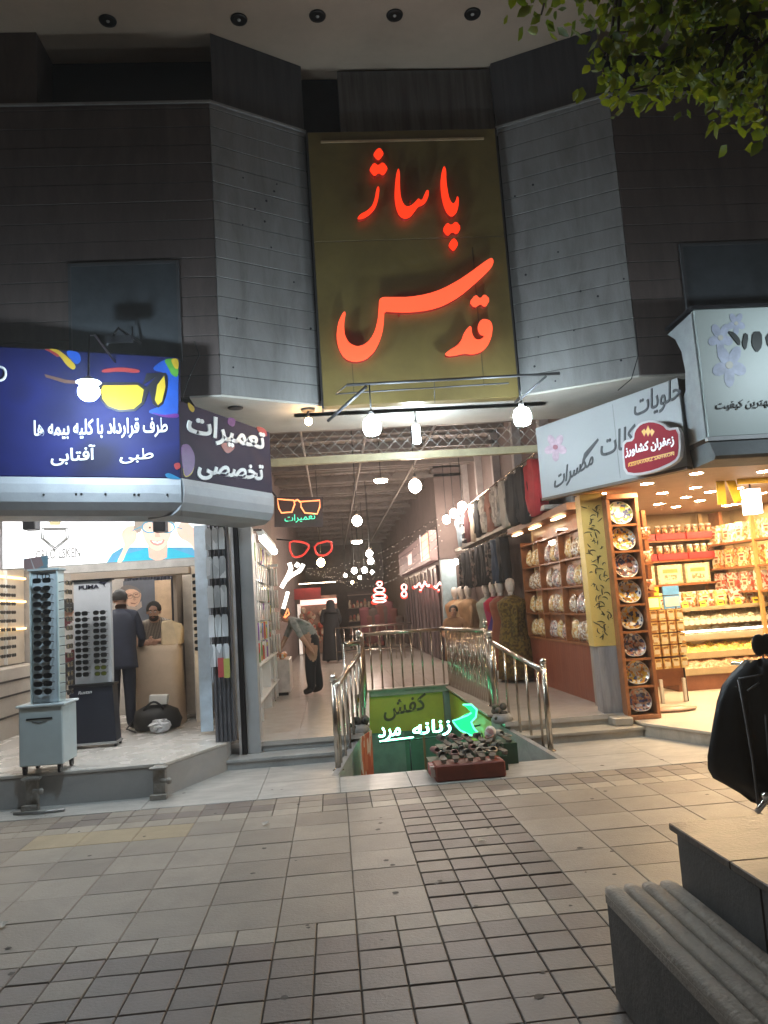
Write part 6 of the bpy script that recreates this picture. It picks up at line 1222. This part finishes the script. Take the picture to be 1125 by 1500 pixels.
SKIN = mat('skin', (.46, .27, .19), .5, var=.12, scale=12); HAIR = mat('dark_hair', (.015, .012, .01), .6, var=.3, scale=40); SHOE = mat('shoe_black', (.012, .011, .011), .35)
def hand(J, bn, side, w, d, spread, k):
    """palm and five fingers hanging from wrist joint w along direction d"""
    w = V(w); d = V(d).normalized(); s = V(spread).normalized(); pm = 'palm'+side; J[pm] = (tuple(w+d*.07), (.036, .02)); bn.append(('wr'+side, pm, k))
    for i, L_ in enumerate((.055, .078, .085, .078, .06)):
        f1 = 'f%d%s' % (i, side); f2 = 'g%d%s' % (i, side); off = s*(.036-.018*i) if i else s*.05
        base = w+d*(.10 if i else .05)+off; tip = base+d*L_*.6+(s*.02 if i == 0 else V()); end = base+d*L_+s*(.02 if i == 0 else 0)+s.cross(d)*.02
        J[f1] = (tuple(tip), .0095); J[f2] = (tuple(end), .0075); bn += [(pm, f1, k), (f1, f2, k)]
def face(t, hc, fwd, hair_mat=HAIR, beard=False, parent_name='head'):
    hc = V(hc); f = V(fwd).normalized(); s = f.cross(V((0, 0, 1))).normalized(); u = s.cross(f); R_ = full(t)
    def P(a, b, c): return R_ @ (hc+f*a+s*b+u*c)
    m = MB()
    for sg_ in (-1, 1): m.ball(P(.083, sg_*.031, .012), .011, 8, 6, 0)
    for sg_ in (-1, 1): m.ball(P(.091, sg_*.031, .012), .006, 6, 5, 1)
    m.build('eyes', [mat('eye_white', (.7, .68, .65), .3, var=0), BLACK], t)
    m = MB(); 
    for sg_ in (-1, 1): m.tube([P(.088, sg_*.014, .034), P(.09, sg_*.032, .04), P(.08, sg_*.05, .032)], .006, 5)
    m.build('eyebrows', hair_mat, t)
    m = MB(); m.tube([P(.09, 0, .02), P(.105, 0, -.015), P(.112, 0, -.028), P(.09, 0, -.036)], [.008, .011, .015, .008], 8); m.build('nose', SKIN, t)
    m = MB(); m.tube([P(.083, -.025, -.062), P(.094, 0, -.06), P(.083, .025, -.062)], [.003, .007, .003], 6); m.build('mouth', mat('lips', (.33, .12, .10), .5), t)
    m = MB(); 
    for sg_ in (-1, 1): m.ball(P(-.005, sg_*.08, -.005), .03, 8, 6, 0, (.6, .5, 1))
    m.build('ears', SKIN, t)
    if beard:
        m = MB(); m.ball(P(.028, 0, -.075), .066, 12, 8, 0, (1, 1, .8)); m.build('beard', mat('beard', (.05, .035, .028), .8), t)
def hair(t, hc, fwd, m_=HAIR, back=.03):
    hc = V(hc); f = V(fwd).normalized(); R_ = full(t); m = MB(); N, K = 18, 8; c = hc-f*back*.5+V((0, 0, .03)); vs = []
    for i in range(K+1):
        for j in range(N):
            th = (pi*.60)*i/K; a = 2*pi*j/N; d = V((sin(th)*cos(a), sin(th)*sin(a), cos(th))); fr = max(0, d.dot(f)); r = .104+.004*sin(13*a+3*i)
            if fr > .45 and th > .9: d = (d-f*(fr-.45)*.4)
            vs.append(R_ @ (c+V((d.x*r*.95, d.y*r*.95, d.z*r*1.02))))
    m.add(vs, [(i*N+j, i*N+(j+1) % N, (i+1)*N+(j+1) % N, (i+1)*N+j) for i in range(K) for j in range(N)], 0, True); m.build('hair', m_, t)
def head_j(J, bn, c, fwd, neckfrom, k):
    c = V(c); f = V(fwd).normalized(); J['neck'] = (tuple(V(neckfrom).lerp(c-V((0, 0, .06)), .55)), .052); J['jaw'] = (tuple(c+f*.018-V((0, 0, .06))), (.062, .066)); J['skull'] = (tuple(c+V((0, 0, .035))), (.082, .094)); J['crown'] = (tuple(c+V((0, 0, .09))-f*.008), (.058, .066))
    bn += [('chest', 'neck', 0), ('neck', 'jaw', k), ('jaw', 'skull', k), ('skull', 'crown', k)]
# man in a dark suit, back to the street
t = thing('person', 'man in a dark suit, back to the street, beside the white sunglasses stand', 'person', (-2.63, 9.85, .3)); J = {}; bn = []
J['pelvis'] = ((0, 0, .92), (.15, .11)); J['waist'] = ((0, 0, 1.08), (.15, .105)); J['chest'] = ((0, .01, 1.34), (.185, .12)); bn = [('pelvis', 'waist', 0), ('waist', 'chest', 0)]
for s_, n_ in ((-1, 'l'), (1, 'r')):
    J['hip'+n_] = ((s_*.09, 0, .86), .098); J['kn'+n_] = ((s_*.095, .01, .48), .075); J['an'+n_] = ((s_*.10, -.01, .10), .055); J['to'+n_] = ((s_*.115, .14, .04), .04); bn += [('pelvis', 'hip'+n_, 0), ('hip'+n_, 'kn'+n_, 0), ('kn'+n_, 'an'+n_, 0), ('an'+n_, 'to'+n_, 2)]
    J['sh'+n_] = ((s_*.185, 0, 1.40), .07); J['el'+n_] = ((s_*.25, .05, 1.12), .055); J['wr'+n_] = ((s_*.18, .24, 1.02), .034); bn += [('chest', 'sh'+n_, 0), ('sh'+n_, 'el'+n_, 0), ('el'+n_, 'wr'+n_, 0)]; hand(J, bn, n_, J['wr'+n_][0], (-s_*.5, .9, -.1), (0, 0, 1), 1)
head_j(J, bn, (0, .03, 1.60), (.25, 1, 0), (0, 0, 1.42), 1); skin(J, bn, 'body', [mat('suit_navy', (.016, .019, .034), .8, var=.15, bump=.2, bscale=8), SKIN, SHOE], t); face(t, (0, .03, 1.60), (.25, 1, 0)); hair(t, (0, .03, 1.60), (.25, 1, 0))
R_ = full(t); MB().lathe([(.205, .76), (.20, .80), (.185, 1.0), (.19, 1.15), (.215, 1.32), (.17, 1.42), (.09, 1.48)], R_ @ V((0, 0, 0)), 28, 0, 1, .66, fold=lambda a, z: 1+.025*sin(5*a)*max(0, 1.2-z)).build('jacket', mat('jacket_navy', (.022, .026, .045), .75, var=.2, bump=.3, bscale=10), t)
# man in striped shirt leaning on the counter
t = thing('person', 'bearded man in a striped shirt leaning on the brown covered counter', 'person', (-2.36, 10.72, .3)); J = {}; bn = []
J['pelvis'] = ((0, .05, .90), (.15, .11)); J['waist'] = ((0, .0, 1.04), (.145, .1)); J['chest'] = ((0, -.12, 1.22), (.17, .115)); bn = [('pelvis', 'waist', 0), ('waist', 'chest', 0)]
for s_, n_ in ((-1, 'l'), (1, 'r')):
    J['hip'+n_] = ((s_*.09, .05, .84), .098); J['kn'+n_] = ((s_*.095, .05, .47), .072); J['an'+n_] = ((s_*.10, .08, .09), .053); J['to'+n_] = ((s_*.115, -.07, .04), .04); bn += [('pelvis', 'hip'+n_, 2), ('hip'+n_, 'kn'+n_, 2), ('kn'+n_, 'an'+n_, 2), ('an'+n_, 'to'+n_, 3)]
    J['sh'+n_] = ((s_*.17, -.14, 1.27), .066); J['el'+n_] = ((s_*.27, -.30, 1.09), .05); J['wr'+n_] = ((s_*.08, -.42, 1.05), .032); bn += [('chest', 'sh'+n_, 0), ('sh'+n_, 'el'+n_, 0), ('el'+n_, 'wr'+n_, 1)]; hand(J, bn, n_, J['wr'+n_][0], (-s_*.9, -.35, -.05), (0, -.2, 1), 1)
head_j(J, bn, (0, -.24, 1.44), (.1, -1, -.25), (0, -.16, 1.29), 1)
ST = patterned('shirt_stripe', [(.42, .36, .30), (.07, .055, .05), (.45, .40, .34), (.09, .07, .06)], 2, .8, 'NOISE', perobj=False)
nt = ST.node_tree; wv = nt.nodes.new('ShaderNodeTexWave'); wv.inputs['Scale'].default_value = 16; wv.bands_direction = 'X'; tcn = [n for n in nt.nodes if n.type == 'TEX_COORD'][0]; rp_ = [n for n in nt.nodes if n.type == 'VALTORGB'][0]; nt.links.new(tcn.outputs['Object'], wv.inputs['Vector']); nt.links.new(wv.outputs['Fac'], rp_.inputs['Fac'])
skin(J, bn, 'body', [ST, SKIN, fab('trouser_dark', (.03, .03, .035)), SHOE], t); face(t, (0, -.24, 1.44), (.1, -1, -.25), beard=True); hair(t, (0, -.24, 1.44), (.1, -1, -.25))
# customer with maroon and white jacket behind the tower
t = thing('person', 'customer in a maroon and white jacket half hidden behind the pale blue tower', 'person', (-3.10, 9.3, .3)); J = {}; bn = []
J['pelvis'] = ((0, 0, .88), (.14, .11)); J['waist'] = ((0, 0, 1.03), (.14, .105)); J['chest'] = ((0, 0, 1.26), (.17, .115)); bn = [('pelvis', 'waist', 0), ('waist', 'chest', 3)]
for s_, n_ in ((-1, 'l'), (1, 'r')):
    J['hip'+n_] = ((s_*.085, 0, .83), .092); J['kn'+n_] = ((s_*.09, .01, .46), .07); J['an'+n_] = ((s_*.095, -.01, .09), .05); J['to'+n_] = ((s_*.11, .13, .04), .038); bn += [('pelvis', 'hip'+n_, 2), ('hip'+n_, 'kn'+n_, 2), ('kn'+n_, 'an'+n_, 2), ('an'+n_, 'to'+n_, 2)]
    J['sh'+n_] = ((s_*.17, 0, 1.31), .066); J['el'+n_] = ((s_*.24, .04, 1.04), .052); J['wr'+n_] = ((s_*.20, .2, .95), .032); bn += [('chest', 'sh'+n_, 0 if s_ < 0 else 3), ('sh'+n_, 'el'+n_, 0), ('el'+n_, 'wr'+n_, 3)]; hand(J, bn, n_, J['wr'+n_][0], (0, .9, -.3), (0, .2, 1), 1)
head_j(J, bn, (0, .02, 1.50), (0, 1, 0), (0, 0, 1.33), 1); skin(J, bn, 'body', [fab('wine', (.10, .016, .022)), SKIN, fab('trouser_dark', 0), fab('jacket_white', (.55, .52, .5))], t); face(t, (0, .02, 1.50), (0, 1, 0)); hair(t, (0, .02, 1.50), (0, 1, 0))
# bending man in the passage
t = thing('person', 'man in a grey patterned shirt bending over the left passage goods', 'person', (-.40, 13.3, .22)); J = {}; bn = []
J['pelvis'] = ((.02, 0, .90), (.15, .15)); J['waist'] = ((-.05, 0, 1.07), (.17, .17)); J['chest'] = ((-.22, 0, 1.21), (.20, .20)); bn = [('pelvis', 'waist', 0), ('waist', 'chest', 0)]
for s_, n_ in ((-1, 'l'), (1, 'r')):
    ox_ = .07*s_; J['hip'+n_] = ((.03, s_*.085, .84), .125); J['kn'+n_] = ((.02+ox_*.6, s_*.09, .46), .10); J['an'+n_] = ((.05+ox_, s_*.095, .09), .075); J['to'+n_] = ((-.09+ox_, s_*.11, .045), .045); bn += [('pelvis', 'hip'+n_, 2), ('hip'+n_, 'kn'+n_, 2), ('kn'+n_, 'an'+n_, 2), ('an'+n_, 'to'+n_, 3)]
    J['sh'+n_] = ((-.28, s_*.18, 1.25), .07)
    e, w_ = (((-.42, s_*.22, .98), (-.52, s_*.14, .78)) if s_ > 0 else ((-.14, s_*.30, .98), (-.02, s_*.26, .80)))
    J['el'+n_] = (e, .05); J['wr'+n_] = (w_, .032); bn += [('chest', 'sh'+n_, 0), ('sh'+n_, 'el'+n_, 0), ('el'+n_, 'wr'+n_, 1)]; dd = V(w_)-V(e); hand(J, bn, n_, w_, dd, (0, 1, .2), 1)
head_j(J, bn, (-.41, 0, 1.34), (-1, 0, -.45), (-.28, 0, 1.26), 1)
skin(J, bn, 'body', [patterned('grey_shirt', [(.12, .14, .14), (.22, .25, .25), (.30, .32, .31), (.08, .09, .09)], 9, .8, 'NOISE'), SKIN, fab('black', 0), SHOE], t); face(t, (-.41, 0, 1.34), (-1, 0, -.45)); hair(t, (-.41, 0, 1.34), (-1, 0, -.45), mat('grey_hair', (.10, .09, .085), .7))
# woman in black
t = thing('person', 'woman in a long black coat and headscarf walking far down the passage', 'person', (-.05, 20.8, .22)); J = {}; bn = []
J['pelvis'] = ((0, 0, .88), (.17, .13)); J['waist'] = ((0, 0, 1.05), (.155, .12)); J['chest'] = ((0, 0, 1.28), (.19, .13)); bn = [('pelvis', 'waist', 0), ('waist', 'chest', 0)]
for s_, n_ in ((-1, 'l'), (1, 'r')):
    J['hip'+n_] = ((s_*.09, 0, .80), .13); J['kn'+n_] = ((s_*.12, s_*.03, .42), .11); J['an'+n_] = ((s_*.13, s_*.06, .09), .06); J['to'+n_] = ((s_*.14, s_*.06+.12, .04), .042); bn += [('pelvis', 'hip'+n_, 0), ('hip'+n_, 'kn'+n_, 0), ('kn'+n_, 'an'+n_, 0), ('an'+n_, 'to'+n_, 2)]
    J['sh'+n_] = ((s_*.19, 0, 1.34), .085); J['el'+n_] = ((s_*.235, -.02, 1.08), .08); J['wr'+n_] = ((s_*.13, .16, .98), .045); bn += [('chest', 'sh'+n_, 0), ('sh'+n_, 'el'+n_, 0), ('el'+n_, 'wr'+n_, 0)]; hand(J, bn, n_, J['wr'+n_][0], (0, .6, -.6), (0, .5, .5), 1)
head_j(J, bn, (0, .02, 1.52), (-.6, 1, 0), (0, 0, 1.36), 1); skin(J, bn, 'body', [fab('black', 0), SKIN, SHOE], t); face(t, (0, .02, 1.52), (-.6, 1, 0))
R_ = full(t); m = MB(); m.lathe([(.20, 1.30), (.15, 1.38), (.115, 1.45), (.118, 1.55), (.10, 1.62), (.05, 1.655), (.002, 1.66)], R_ @ V((.01, -.015, 0)), 18, 0, 1, 1); m.build('headscarf', fab('black', 0), t); MB().lathe([(.29, .07), (.285, .12), (.25, .5), (.215, .9), (.215, 1.1), (.225, 1.26), (.19, 1.34), (.11, 1.41)], R_ @ V((0, 0, 0)), 32, 0, 1, .8, fold=lambda a, z: 1+.07*sin(7*a+1)*max(0, 1-z)).build('coat', fab('black', 0), t)
# seated figure by the beige mannequins
t = thing('person', 'person with dark hair in a brown top seated near the beige mannequins', 'person', (2.55, 16.3, .22)); J = {}; bn = []
J['pelvis'] = ((0, 0, .52), (.15, .12)); J['waist'] = ((0, .0, .68), (.14, .11)); J['chest'] = ((0, -.02, .92), (.175, .12)); bn = [('pelvis', 'waist', 0), ('waist', 'chest', 0)]
for s_, n_ in ((-1, 'l'), (1, 'r')):
    J['hip'+n_] = ((s_*.10, -.03, .50), .095); J['kn'+n_] = ((s_*.13, -.42, .50), .075); J['an'+n_] = ((s_*.12, -.40, .09), .055); J['to'+n_] = ((s_*.13, -.54, .04), .04); bn += [('pelvis', 'hip'+n_, 2), ('hip'+n_, 'kn'+n_, 2), ('kn'+n_, 'an'+n_, 2), ('an'+n_, 'to'+n_, 3)]
    J['sh'+n_] = ((s_*.175, -.02, .98), .068); J['el'+n_] = ((s_*.26, -.08, .72), .052); J['wr'+n_] = ((s_*.12, -.28, .62), .033); bn += [('chest', 'sh'+n_, 0), ('sh'+n_, 'el'+n_, 0), ('el'+n_, 'wr'+n_, 1)]; hand(J, bn, n_, J['wr'+n_][0], (-s_*.4, -.8, -.1), (0, 0, 1), 1)
head_j(J, bn, (0, -.04, 1.18), (-.3, -1, 0), (0, -.02, 1.0), 1); skin(J, bn, 'body', [fab('brown_top', (.30, .17, .09)), SKIN, fab('trouser_dark', 0), SHOE], t); face(t, (0, -.04, 1.18), (-.3, -1, 0)); hair(t, (0, -.04, 1.18), (-.3, -1, 0))
so_ = thing('stool', 'low stool under the seated person', 'stool', (2.55, 16.3, .22)); MB().lathe([(.17, .38), (.18, .40), (.17, .425)], (2.55, 16.3, .22), 16).build('seat', WOOD, so_)
for a in range(4): MB().tube([(2.55+.12*cos(a*pi/2), 16.3+.12*sin(a*pi/2), .60), (2.55+.15*cos(a*pi/2), 16.3+.15*sin(a*pi/2), .222)], .014, 6).build('leg', STEEL, so_)
#@@SECTION foreground
# ================================================================== BENCH, PLANTER, MOTORBIKE, TREE
bc = thing('concrete_bench', 'grey concrete bench with four long rounded ribs in the foreground', 'bench', (1.17, 2, 0)); CON = stained('bench_concrete', (.54, .47, .39), (.32, .28, .24), .75, (3, 1, 3), .7, .7)
MB().box(1.025, -.6, 0, 1.30, 3.19, .385).build('base', stained('bench_side', (.19, .175, .16), (.13, .12, .11), .75, (2, 2, 2), .4, .5), bc, bevel=.012)
for k in range(4):
    x = 1.055+k*.076; m = MB(); n = 10; ys = [3.20-.06*i for i in range(64)]; rr = random.Random(k); vs = []
    for i, y_ in enumerate(ys):
        for j in range(n):
            a = pi*(j/(n-1)); r = .033*(1+rr.uniform(-.03, .02)); sx_ = abs(cos(a))**.6*(1 if cos(a) > 0 else -1); sz_ = sin(a)**.6
            vs.append((x+r*sx_*(1 if i else .8), y_, .402+(.034 if i else .026)*sz_*(1-rr.uniform(0, .07))))
    m.add(vs, [(i*n+j, i*n+j+1, (i+1)*n+j+1, (i+1)*n+j) for i in range(63) for j in range(n-1)]+[tuple(range(n))[::-1]], 0, True)
    m.box(x-.034, -.58, .37, x+.034, 3.18, .403)
    m.build('rib', CON, bc)
pt = thing('stone_planter', 'raised stone planter with a glossy slab top behind the concrete bench', 'planter', (2.2, 1.5, 0)); SLAB = stained('slab_top', (.16, .14, .12), (.075, .065, .056), .38, (1.5, 3, 1), .2, .6, spec=.4)
PSD = stained('planter_side', (.17, .165, .16), (.12, .115, .11), .6, (1, 1, 1), .2, .5); x0 = 1.335
for (ya, yb) in ((-.6, .8), (.803, 1.7), (1.703, 2.55), (2.553, 3.17)): MB().box(x0, ya, 0, x0+.45, yb, .62).build('side_block', PSD, pt, bevel=.006)
MB().box(x0+.45, 2.75, 0, 4.2, 3.17, .62).build('side_block', PSD, pt, bevel=.006)
for (ya, yb) in ((-.6, .9), (.903, 1.95), (1.953, 2.70), (2.703, 3.19)): MB().box(x0-.02, ya, .621, x0+.5, yb, .65).build('top_slab', SLAB, pt, bevel=.004)
for (xa, xb) in ((x0+.503, 2.9), (2.903, 4.2)): MB().box(xa, 2.703, .621, xb, 3.19, .65).build('top_slab', SLAB, pt, bevel=.004)
MB().box(x0+.45, -.6, 0, 4.2, 2.75, .55).build('soil', mat('soil', (.05, .035, .025), .95, bump=.8, bscale=20), pt)
for (x, y_) in ((1.52, 2.9), (1.6, 2.3)): pass
# motorbike with dark apron
mk = thing('motorbike', 'parked motorbike with a big black leather leg cover and round mirror at the right edge', 'motorbike', (3.1, 5.9, 0)); BX = 3.12; FYB = 5.35
LEA = mat('leather_cover', (.012, .012, .013), .42, var=.3, bump=.25, bscale=9)
half = [(0, 1.02)]+[(BX-q.x, q.z) for q in (onY(u, v, 5.5) for u, v in ((1122, 985), (1104, 978), (1088, 968), (1074, 985), (1061, 1004), (1053, 1028), (1047, 1055), (1042, 1082), (1038, 1108), (1039, 1126), (1046, 1139), (1062, 1147), (1080, 1158), (1095, 1170)))]+[(.12, .12), (0, .10)]
n = len(half); m = MB(); rows = 9; vs = []
for i, (w, z) in enumerate(half):
    for j in range(2*rows+1):
        s_ = (j-rows)/rows; vs.append((BX+s_*w, FYB+.20*(abs(s_)**2)*(w/.5)+.03*sin(6*z+4*s_)+.015*sin(14*s_+3*z), z+.02*sin(9*s_)*(.3 if i < 10 else .1)))
q = 2*rows+1; m.add(vs, [(i*q+j, i*q+j+1, (i+1)*q+j+1, (i+1)*q+j) for i in range(n-1) for j in range(q-1)], 0, True)
o = m.build('leg_cover', LEA, mk); sdm = o.modifiers.new('thick', 'SOLIDIFY'); sdm.thickness = .02
m = MB(); m.tube([onY(1082, 994, 5.36), onY(1130, 986, 5.33)], .007, 6); m.tube([onY(1082, 996, 5.36), onY(1090, 1040, 5.35), onY(1102, 1110, 5.33), onY(1112, 1190, 5.3)], .009, 6); m.tube([onY(1095, 1012, 5.35), onY(1112, 1000, 5.34)], .008, 6); m.build('cover_piping', mat('piping_grey', (.16, .16, .17), .5), mk)
for s_ in (-1, 1):
    c = onY(1112, 945, 5.5) if s_ < 0 else V((2*BX-onY(1112, 945, 5.5).x, 5.5, onY(1112, 945, 5.5).z))
    m = MB().ball(c, .062, 18, 10, 0, (.92, .4, 1.3)); o = m.build('mirror', mat('mirror_shell', (.05, .05, .055), .3), mk); MB().tube([c+V((.02, 0, -.075)), c+V((.06, .08, -.24))], .007, 6).build('mirror_stem', CHROME, mk)
BC = (BX, 5.38, 0)
m = MB(); m.tube([(BX-.30, 5.62, 1.0), (BX-.2, 5.55, 1.0), (BX, 5.58, .97), (BX+.2, 5.55, 1.0), (BX+.36, 5.62, 1.03)], .014, 8); m.turn(BC, -.55).build('handlebar', CHROME, mk)
for y_ in (5.42, 6.72):
    w = MB(); w.tube([(BX, y_+.27*cos(a), .30+.27*sin(a)) for a in [2*pi*i/28 for i in range(28)]], .042, 8, closed=True); w = w.turn(BC, -.55).build('wheel', mat('tyre', (.015, .015, .015), .8), mk)
    r = MB(); r.tube([(BX, y_+.215*cos(a), .30+.215*sin(a)) for a in [2*pi*i/28 for i in range(28)]], .014, 6, closed=True); r.tube([(BX-.06, y_, .3), (BX+.06, y_, .3)], .035, 10)
    for a in range(10): r.tube([(BX, y_, .3), (BX, y_+.21*cos(a*pi/5), .3+.21*sin(a*pi/5))], .005, 4)
    r.turn(BC, -.55).build('rim', CHROME, w)
m = MB()
for s_ in (-.07, .07): m.tube([(BX+s_, 5.42, .30), (BX+s_, 5.58, .95)], .022, 8)
m.turn(BC, -.55).build('fork', CHROME, mk); MB().ball((BX, 5.49, .86), .095, 14, 9, 0, (1, .8, 1)).turn(BC, -.55).build('headlight', mat('lamp_glass', (.6, .6, .6), .1), mk)
m = MB(); m.tube([(BX, 5.6, .85), (BX, 5.95, .60), (BX, 6.3, .60), (BX, 6.75, .72)], .04, 8); m.turn(BC, -.55).build('frame', DARKM, mk); MB().obox((BX, 6.1, .42), (.3, .42, .28)).turn(BC, -.55).build('engine', mat('engine_alloy', (.25, .25, .25), .4, .6), mk, bevel=.03)
MB().lathe([(.02, 0), (.13, .05), (.15, .14), (.10, .22), (.02, .24)], (BX, 5.98, .66), 14, 0, .8, 1.5).turn(BC, -.55).build('fuel_tank', mat('tank_black', (.02, .02, .022), .2, coat=.8), mk); MB().obox((BX, 6.55, .80), (.24, .62, .09)).turn(BC, -.55).build('seat', LEA, mk, bevel=.03)
m = MB(); m.tube([(BX-.1, 6.1, .3), (BX-.22, 6.1, .03), (BX-.22, 6.08, .012)], .012, 6); m.turn(BC, -.55).build('kickstand', DARKM, mk)
m = MB(); m.tube([onY(1108, 1190, 5.2), onY(1128, 1165, 5.2)], .02, 8); m.ball(onY(1122, 1166, 5.18), .03, 10, 7); m.build('footrest', CHROME, mk)
m = MB(); m.tube([onY(1119, 1010, 5.36), onY(1122, 1060, 5.35), onY(1127, 1120, 5.33)], .007, 6); m.build('cover_strap', MATS['piping_grey'], mk)
# tree overhead
tr = thing('street_tree', 'leafy tree whose green branches hang over the top right corner', 'tree', (2.9, 2.0, .55)); BARK = mat('bark', (.09, .065, .045), .9, bump=.8, bscale=12)
m = MB(); m.tube([(2.9, 2.0, .5), (2.88, 2.05, 2.0), (2.8, 2.3, 3.6), (2.7, 2.7, 5.0)], [.13, .11, .09, .06], 10); m.build('trunk', BARK, tr)
rt = random.Random(11); br_ = MB(); leaves = MB()
tips = []
def twig(a, b, r0, r1, n=6, sag=.1):
    pts = [a.lerp(b, i/n)+V((rt.uniform(-.04, .04), rt.uniform(-.04, .04), rt.uniform(-.03, .03)-sag*(i/n)**2)) for i in range(n+1)]; pts[0] = a
    br_.tube(pts, [r0+(r1-r0)*i/n for i in range(n+1)], 6); return pts
def leaf(p, s):
    d = V((rt.gauss(0, 1), rt.gauss(0, 1), rt.gauss(-.8, .5))).normalized(); sd = d.orthogonal().normalized(); sd = Matrix.Rotation(rt.uniform(0, 6.3), 3, d) @ sd; nn = d.cross(sd)
    L_, w = s, s*.36
    leaves.add([p, p+d*L_*.3+sd*w-nn*.006, p+d*L_*.65+sd*w*.8-nn*.004, p+d*L_+nn*-.01, p+d*L_*.65-sd*w*.8-nn*.004, p+d*L_*.3-sd*w-nn*.006, p+d*L_*.5+nn*.008], [(0, 1, 6), (1, 2, 6), (2, 3, 6), (3, 4, 6), (4, 5, 6), (5, 0, 6)], rt.choice([0, 0, 1, 2]), True)
TG = [((770, 8), 4.0), ((800, 15), 4.0), ((840, 5), 4.1), ((880, 25), 4.1), ((885, 95), 4.0), ((880, 118), 4.0), ((905, 125), 4.1), ((925, 145), 4.1), ((935, 110), 4.0), ((950, 120), 3.9), ((975, 115), 4.1), ((1000, 105), 4.0), ((1020, 125), 4.2), ((1035, 160), 4.0), ((1055, 145), 3.9), ((1075, 165), 4.1), ((1095, 130), 4.0), ((1118, 190), 4.0), ((1115, 120), 4.2), ((1060, 95), 4.1), ((1000, 40), 4.2), ((950, 20), 4.1), ((1045, 40), 4.3), ((1100, 60), 4.3), ((910, 60), 4.2), ((1120, 20), 4.4), ((900, -20), 4.0), ((960, -40), 4.2), ((1050, -50), 4.2), ((1150, 100), 4.1), ((1160, 20), 4.2), ((1180, 160), 4.0), ((1030, 80), 4.4)]
lim = [twig(V((2.75, 2.5, 4.3)), V((1.9, 3.6, 5.4)), .045, .02), twig(V((2.7, 2.6, 4.7)), V((2.3, 4.0, 5.3)), .045, .02), twig(V((2.8, 2.4, 4.0)), V((2.6, 3.9, 4.9)), .04, .018), twig(V((2.7, 2.7, 5.0)), V((1.6, 3.9, 5.6)), .04, .015)]
allp = [p for l_ in lim for p in l_[2:]]
for (u, v), Y_ in TG:
    e = onY(u, v-16, Y_); a = min(allp, key=lambda q: (q-e).length+.4*max(0, e.z-q.z)); pts = twig(a, e, .016, .006, 7, .05)
    for i, p in enumerate(pts[2:]):
        for k in range(9 if i > 2 else 4): leaf(p+V((rt.gauss(0, .085), rt.gauss(0, .085), rt.gauss(-.02, .06))), rt.uniform(.055, .105))
for k in range(700):                                                # rest of the crown, out of frame above and behind
    a = rt.choice(allp); leaf(a+V((rt.gauss(.25, .3), rt.gauss(-.1, .35), rt.gauss(.25, .22))), rt.uniform(.09, .14))
br_.build('branches', BARK, tr)
LM = []
for i, c in enumerate(((.13, .17, .009), (.17, .20, .012), (.08, .12, .008))):
    m_ = mat('leaf_%d' % i, c, .5, var=.25, scale=6); b_ = m_.node_tree.nodes['Principled BSDF']; b_.inputs['Subsurface Weight'].default_value = 0
    tl_ = m_.node_tree.nodes.new('ShaderNodeBsdfTranslucent'); tl_.inputs['Color'].default_value = (c[0]*2.2, c[1]*2.0, c[2]*1.5, 1); mx = m_.node_tree.nodes.new('ShaderNodeMixShader'); mx.inputs[0].default_value = .4
    out = [n for n in m_.node_tree.nodes if n.type == 'OUTPUT_MATERIAL'][0]; m_.node_tree.links.new(b_.outputs[0], mx.inputs[1]); m_.node_tree.links.new(tl_.outputs[0], mx.inputs[2]); m_.node_tree.links.new(mx.outputs[0], out.inputs['Surface']); LM.append(m_)
leaves.build('crown', LM, tr)
#@@SECTION haze
# ================================================================== thin haze round the whole scene, added to mimic bloom round the lamps
hz = MB().box(-45, -25, -5.0, 45, 45, 12.5); hm = bpy.data.materials.new('haze_air'); hm.use_nodes = True; hn = hm.node_tree.nodes; hn.remove(hn['Principled BSDF'])
pv = hn.new('ShaderNodeVolumePrincipled'); pv.inputs['Density'].default_value = .0035; pv.inputs['Color'].default_value = (.92, .88, .84, 1); pv.inputs['Anisotropy'].default_value = .35
hm.node_tree.links.new(pv.outputs[0], hn['Material Output'].inputs['Volume']); tag(hz.build('haze', hm), None, None, kind='stuff')
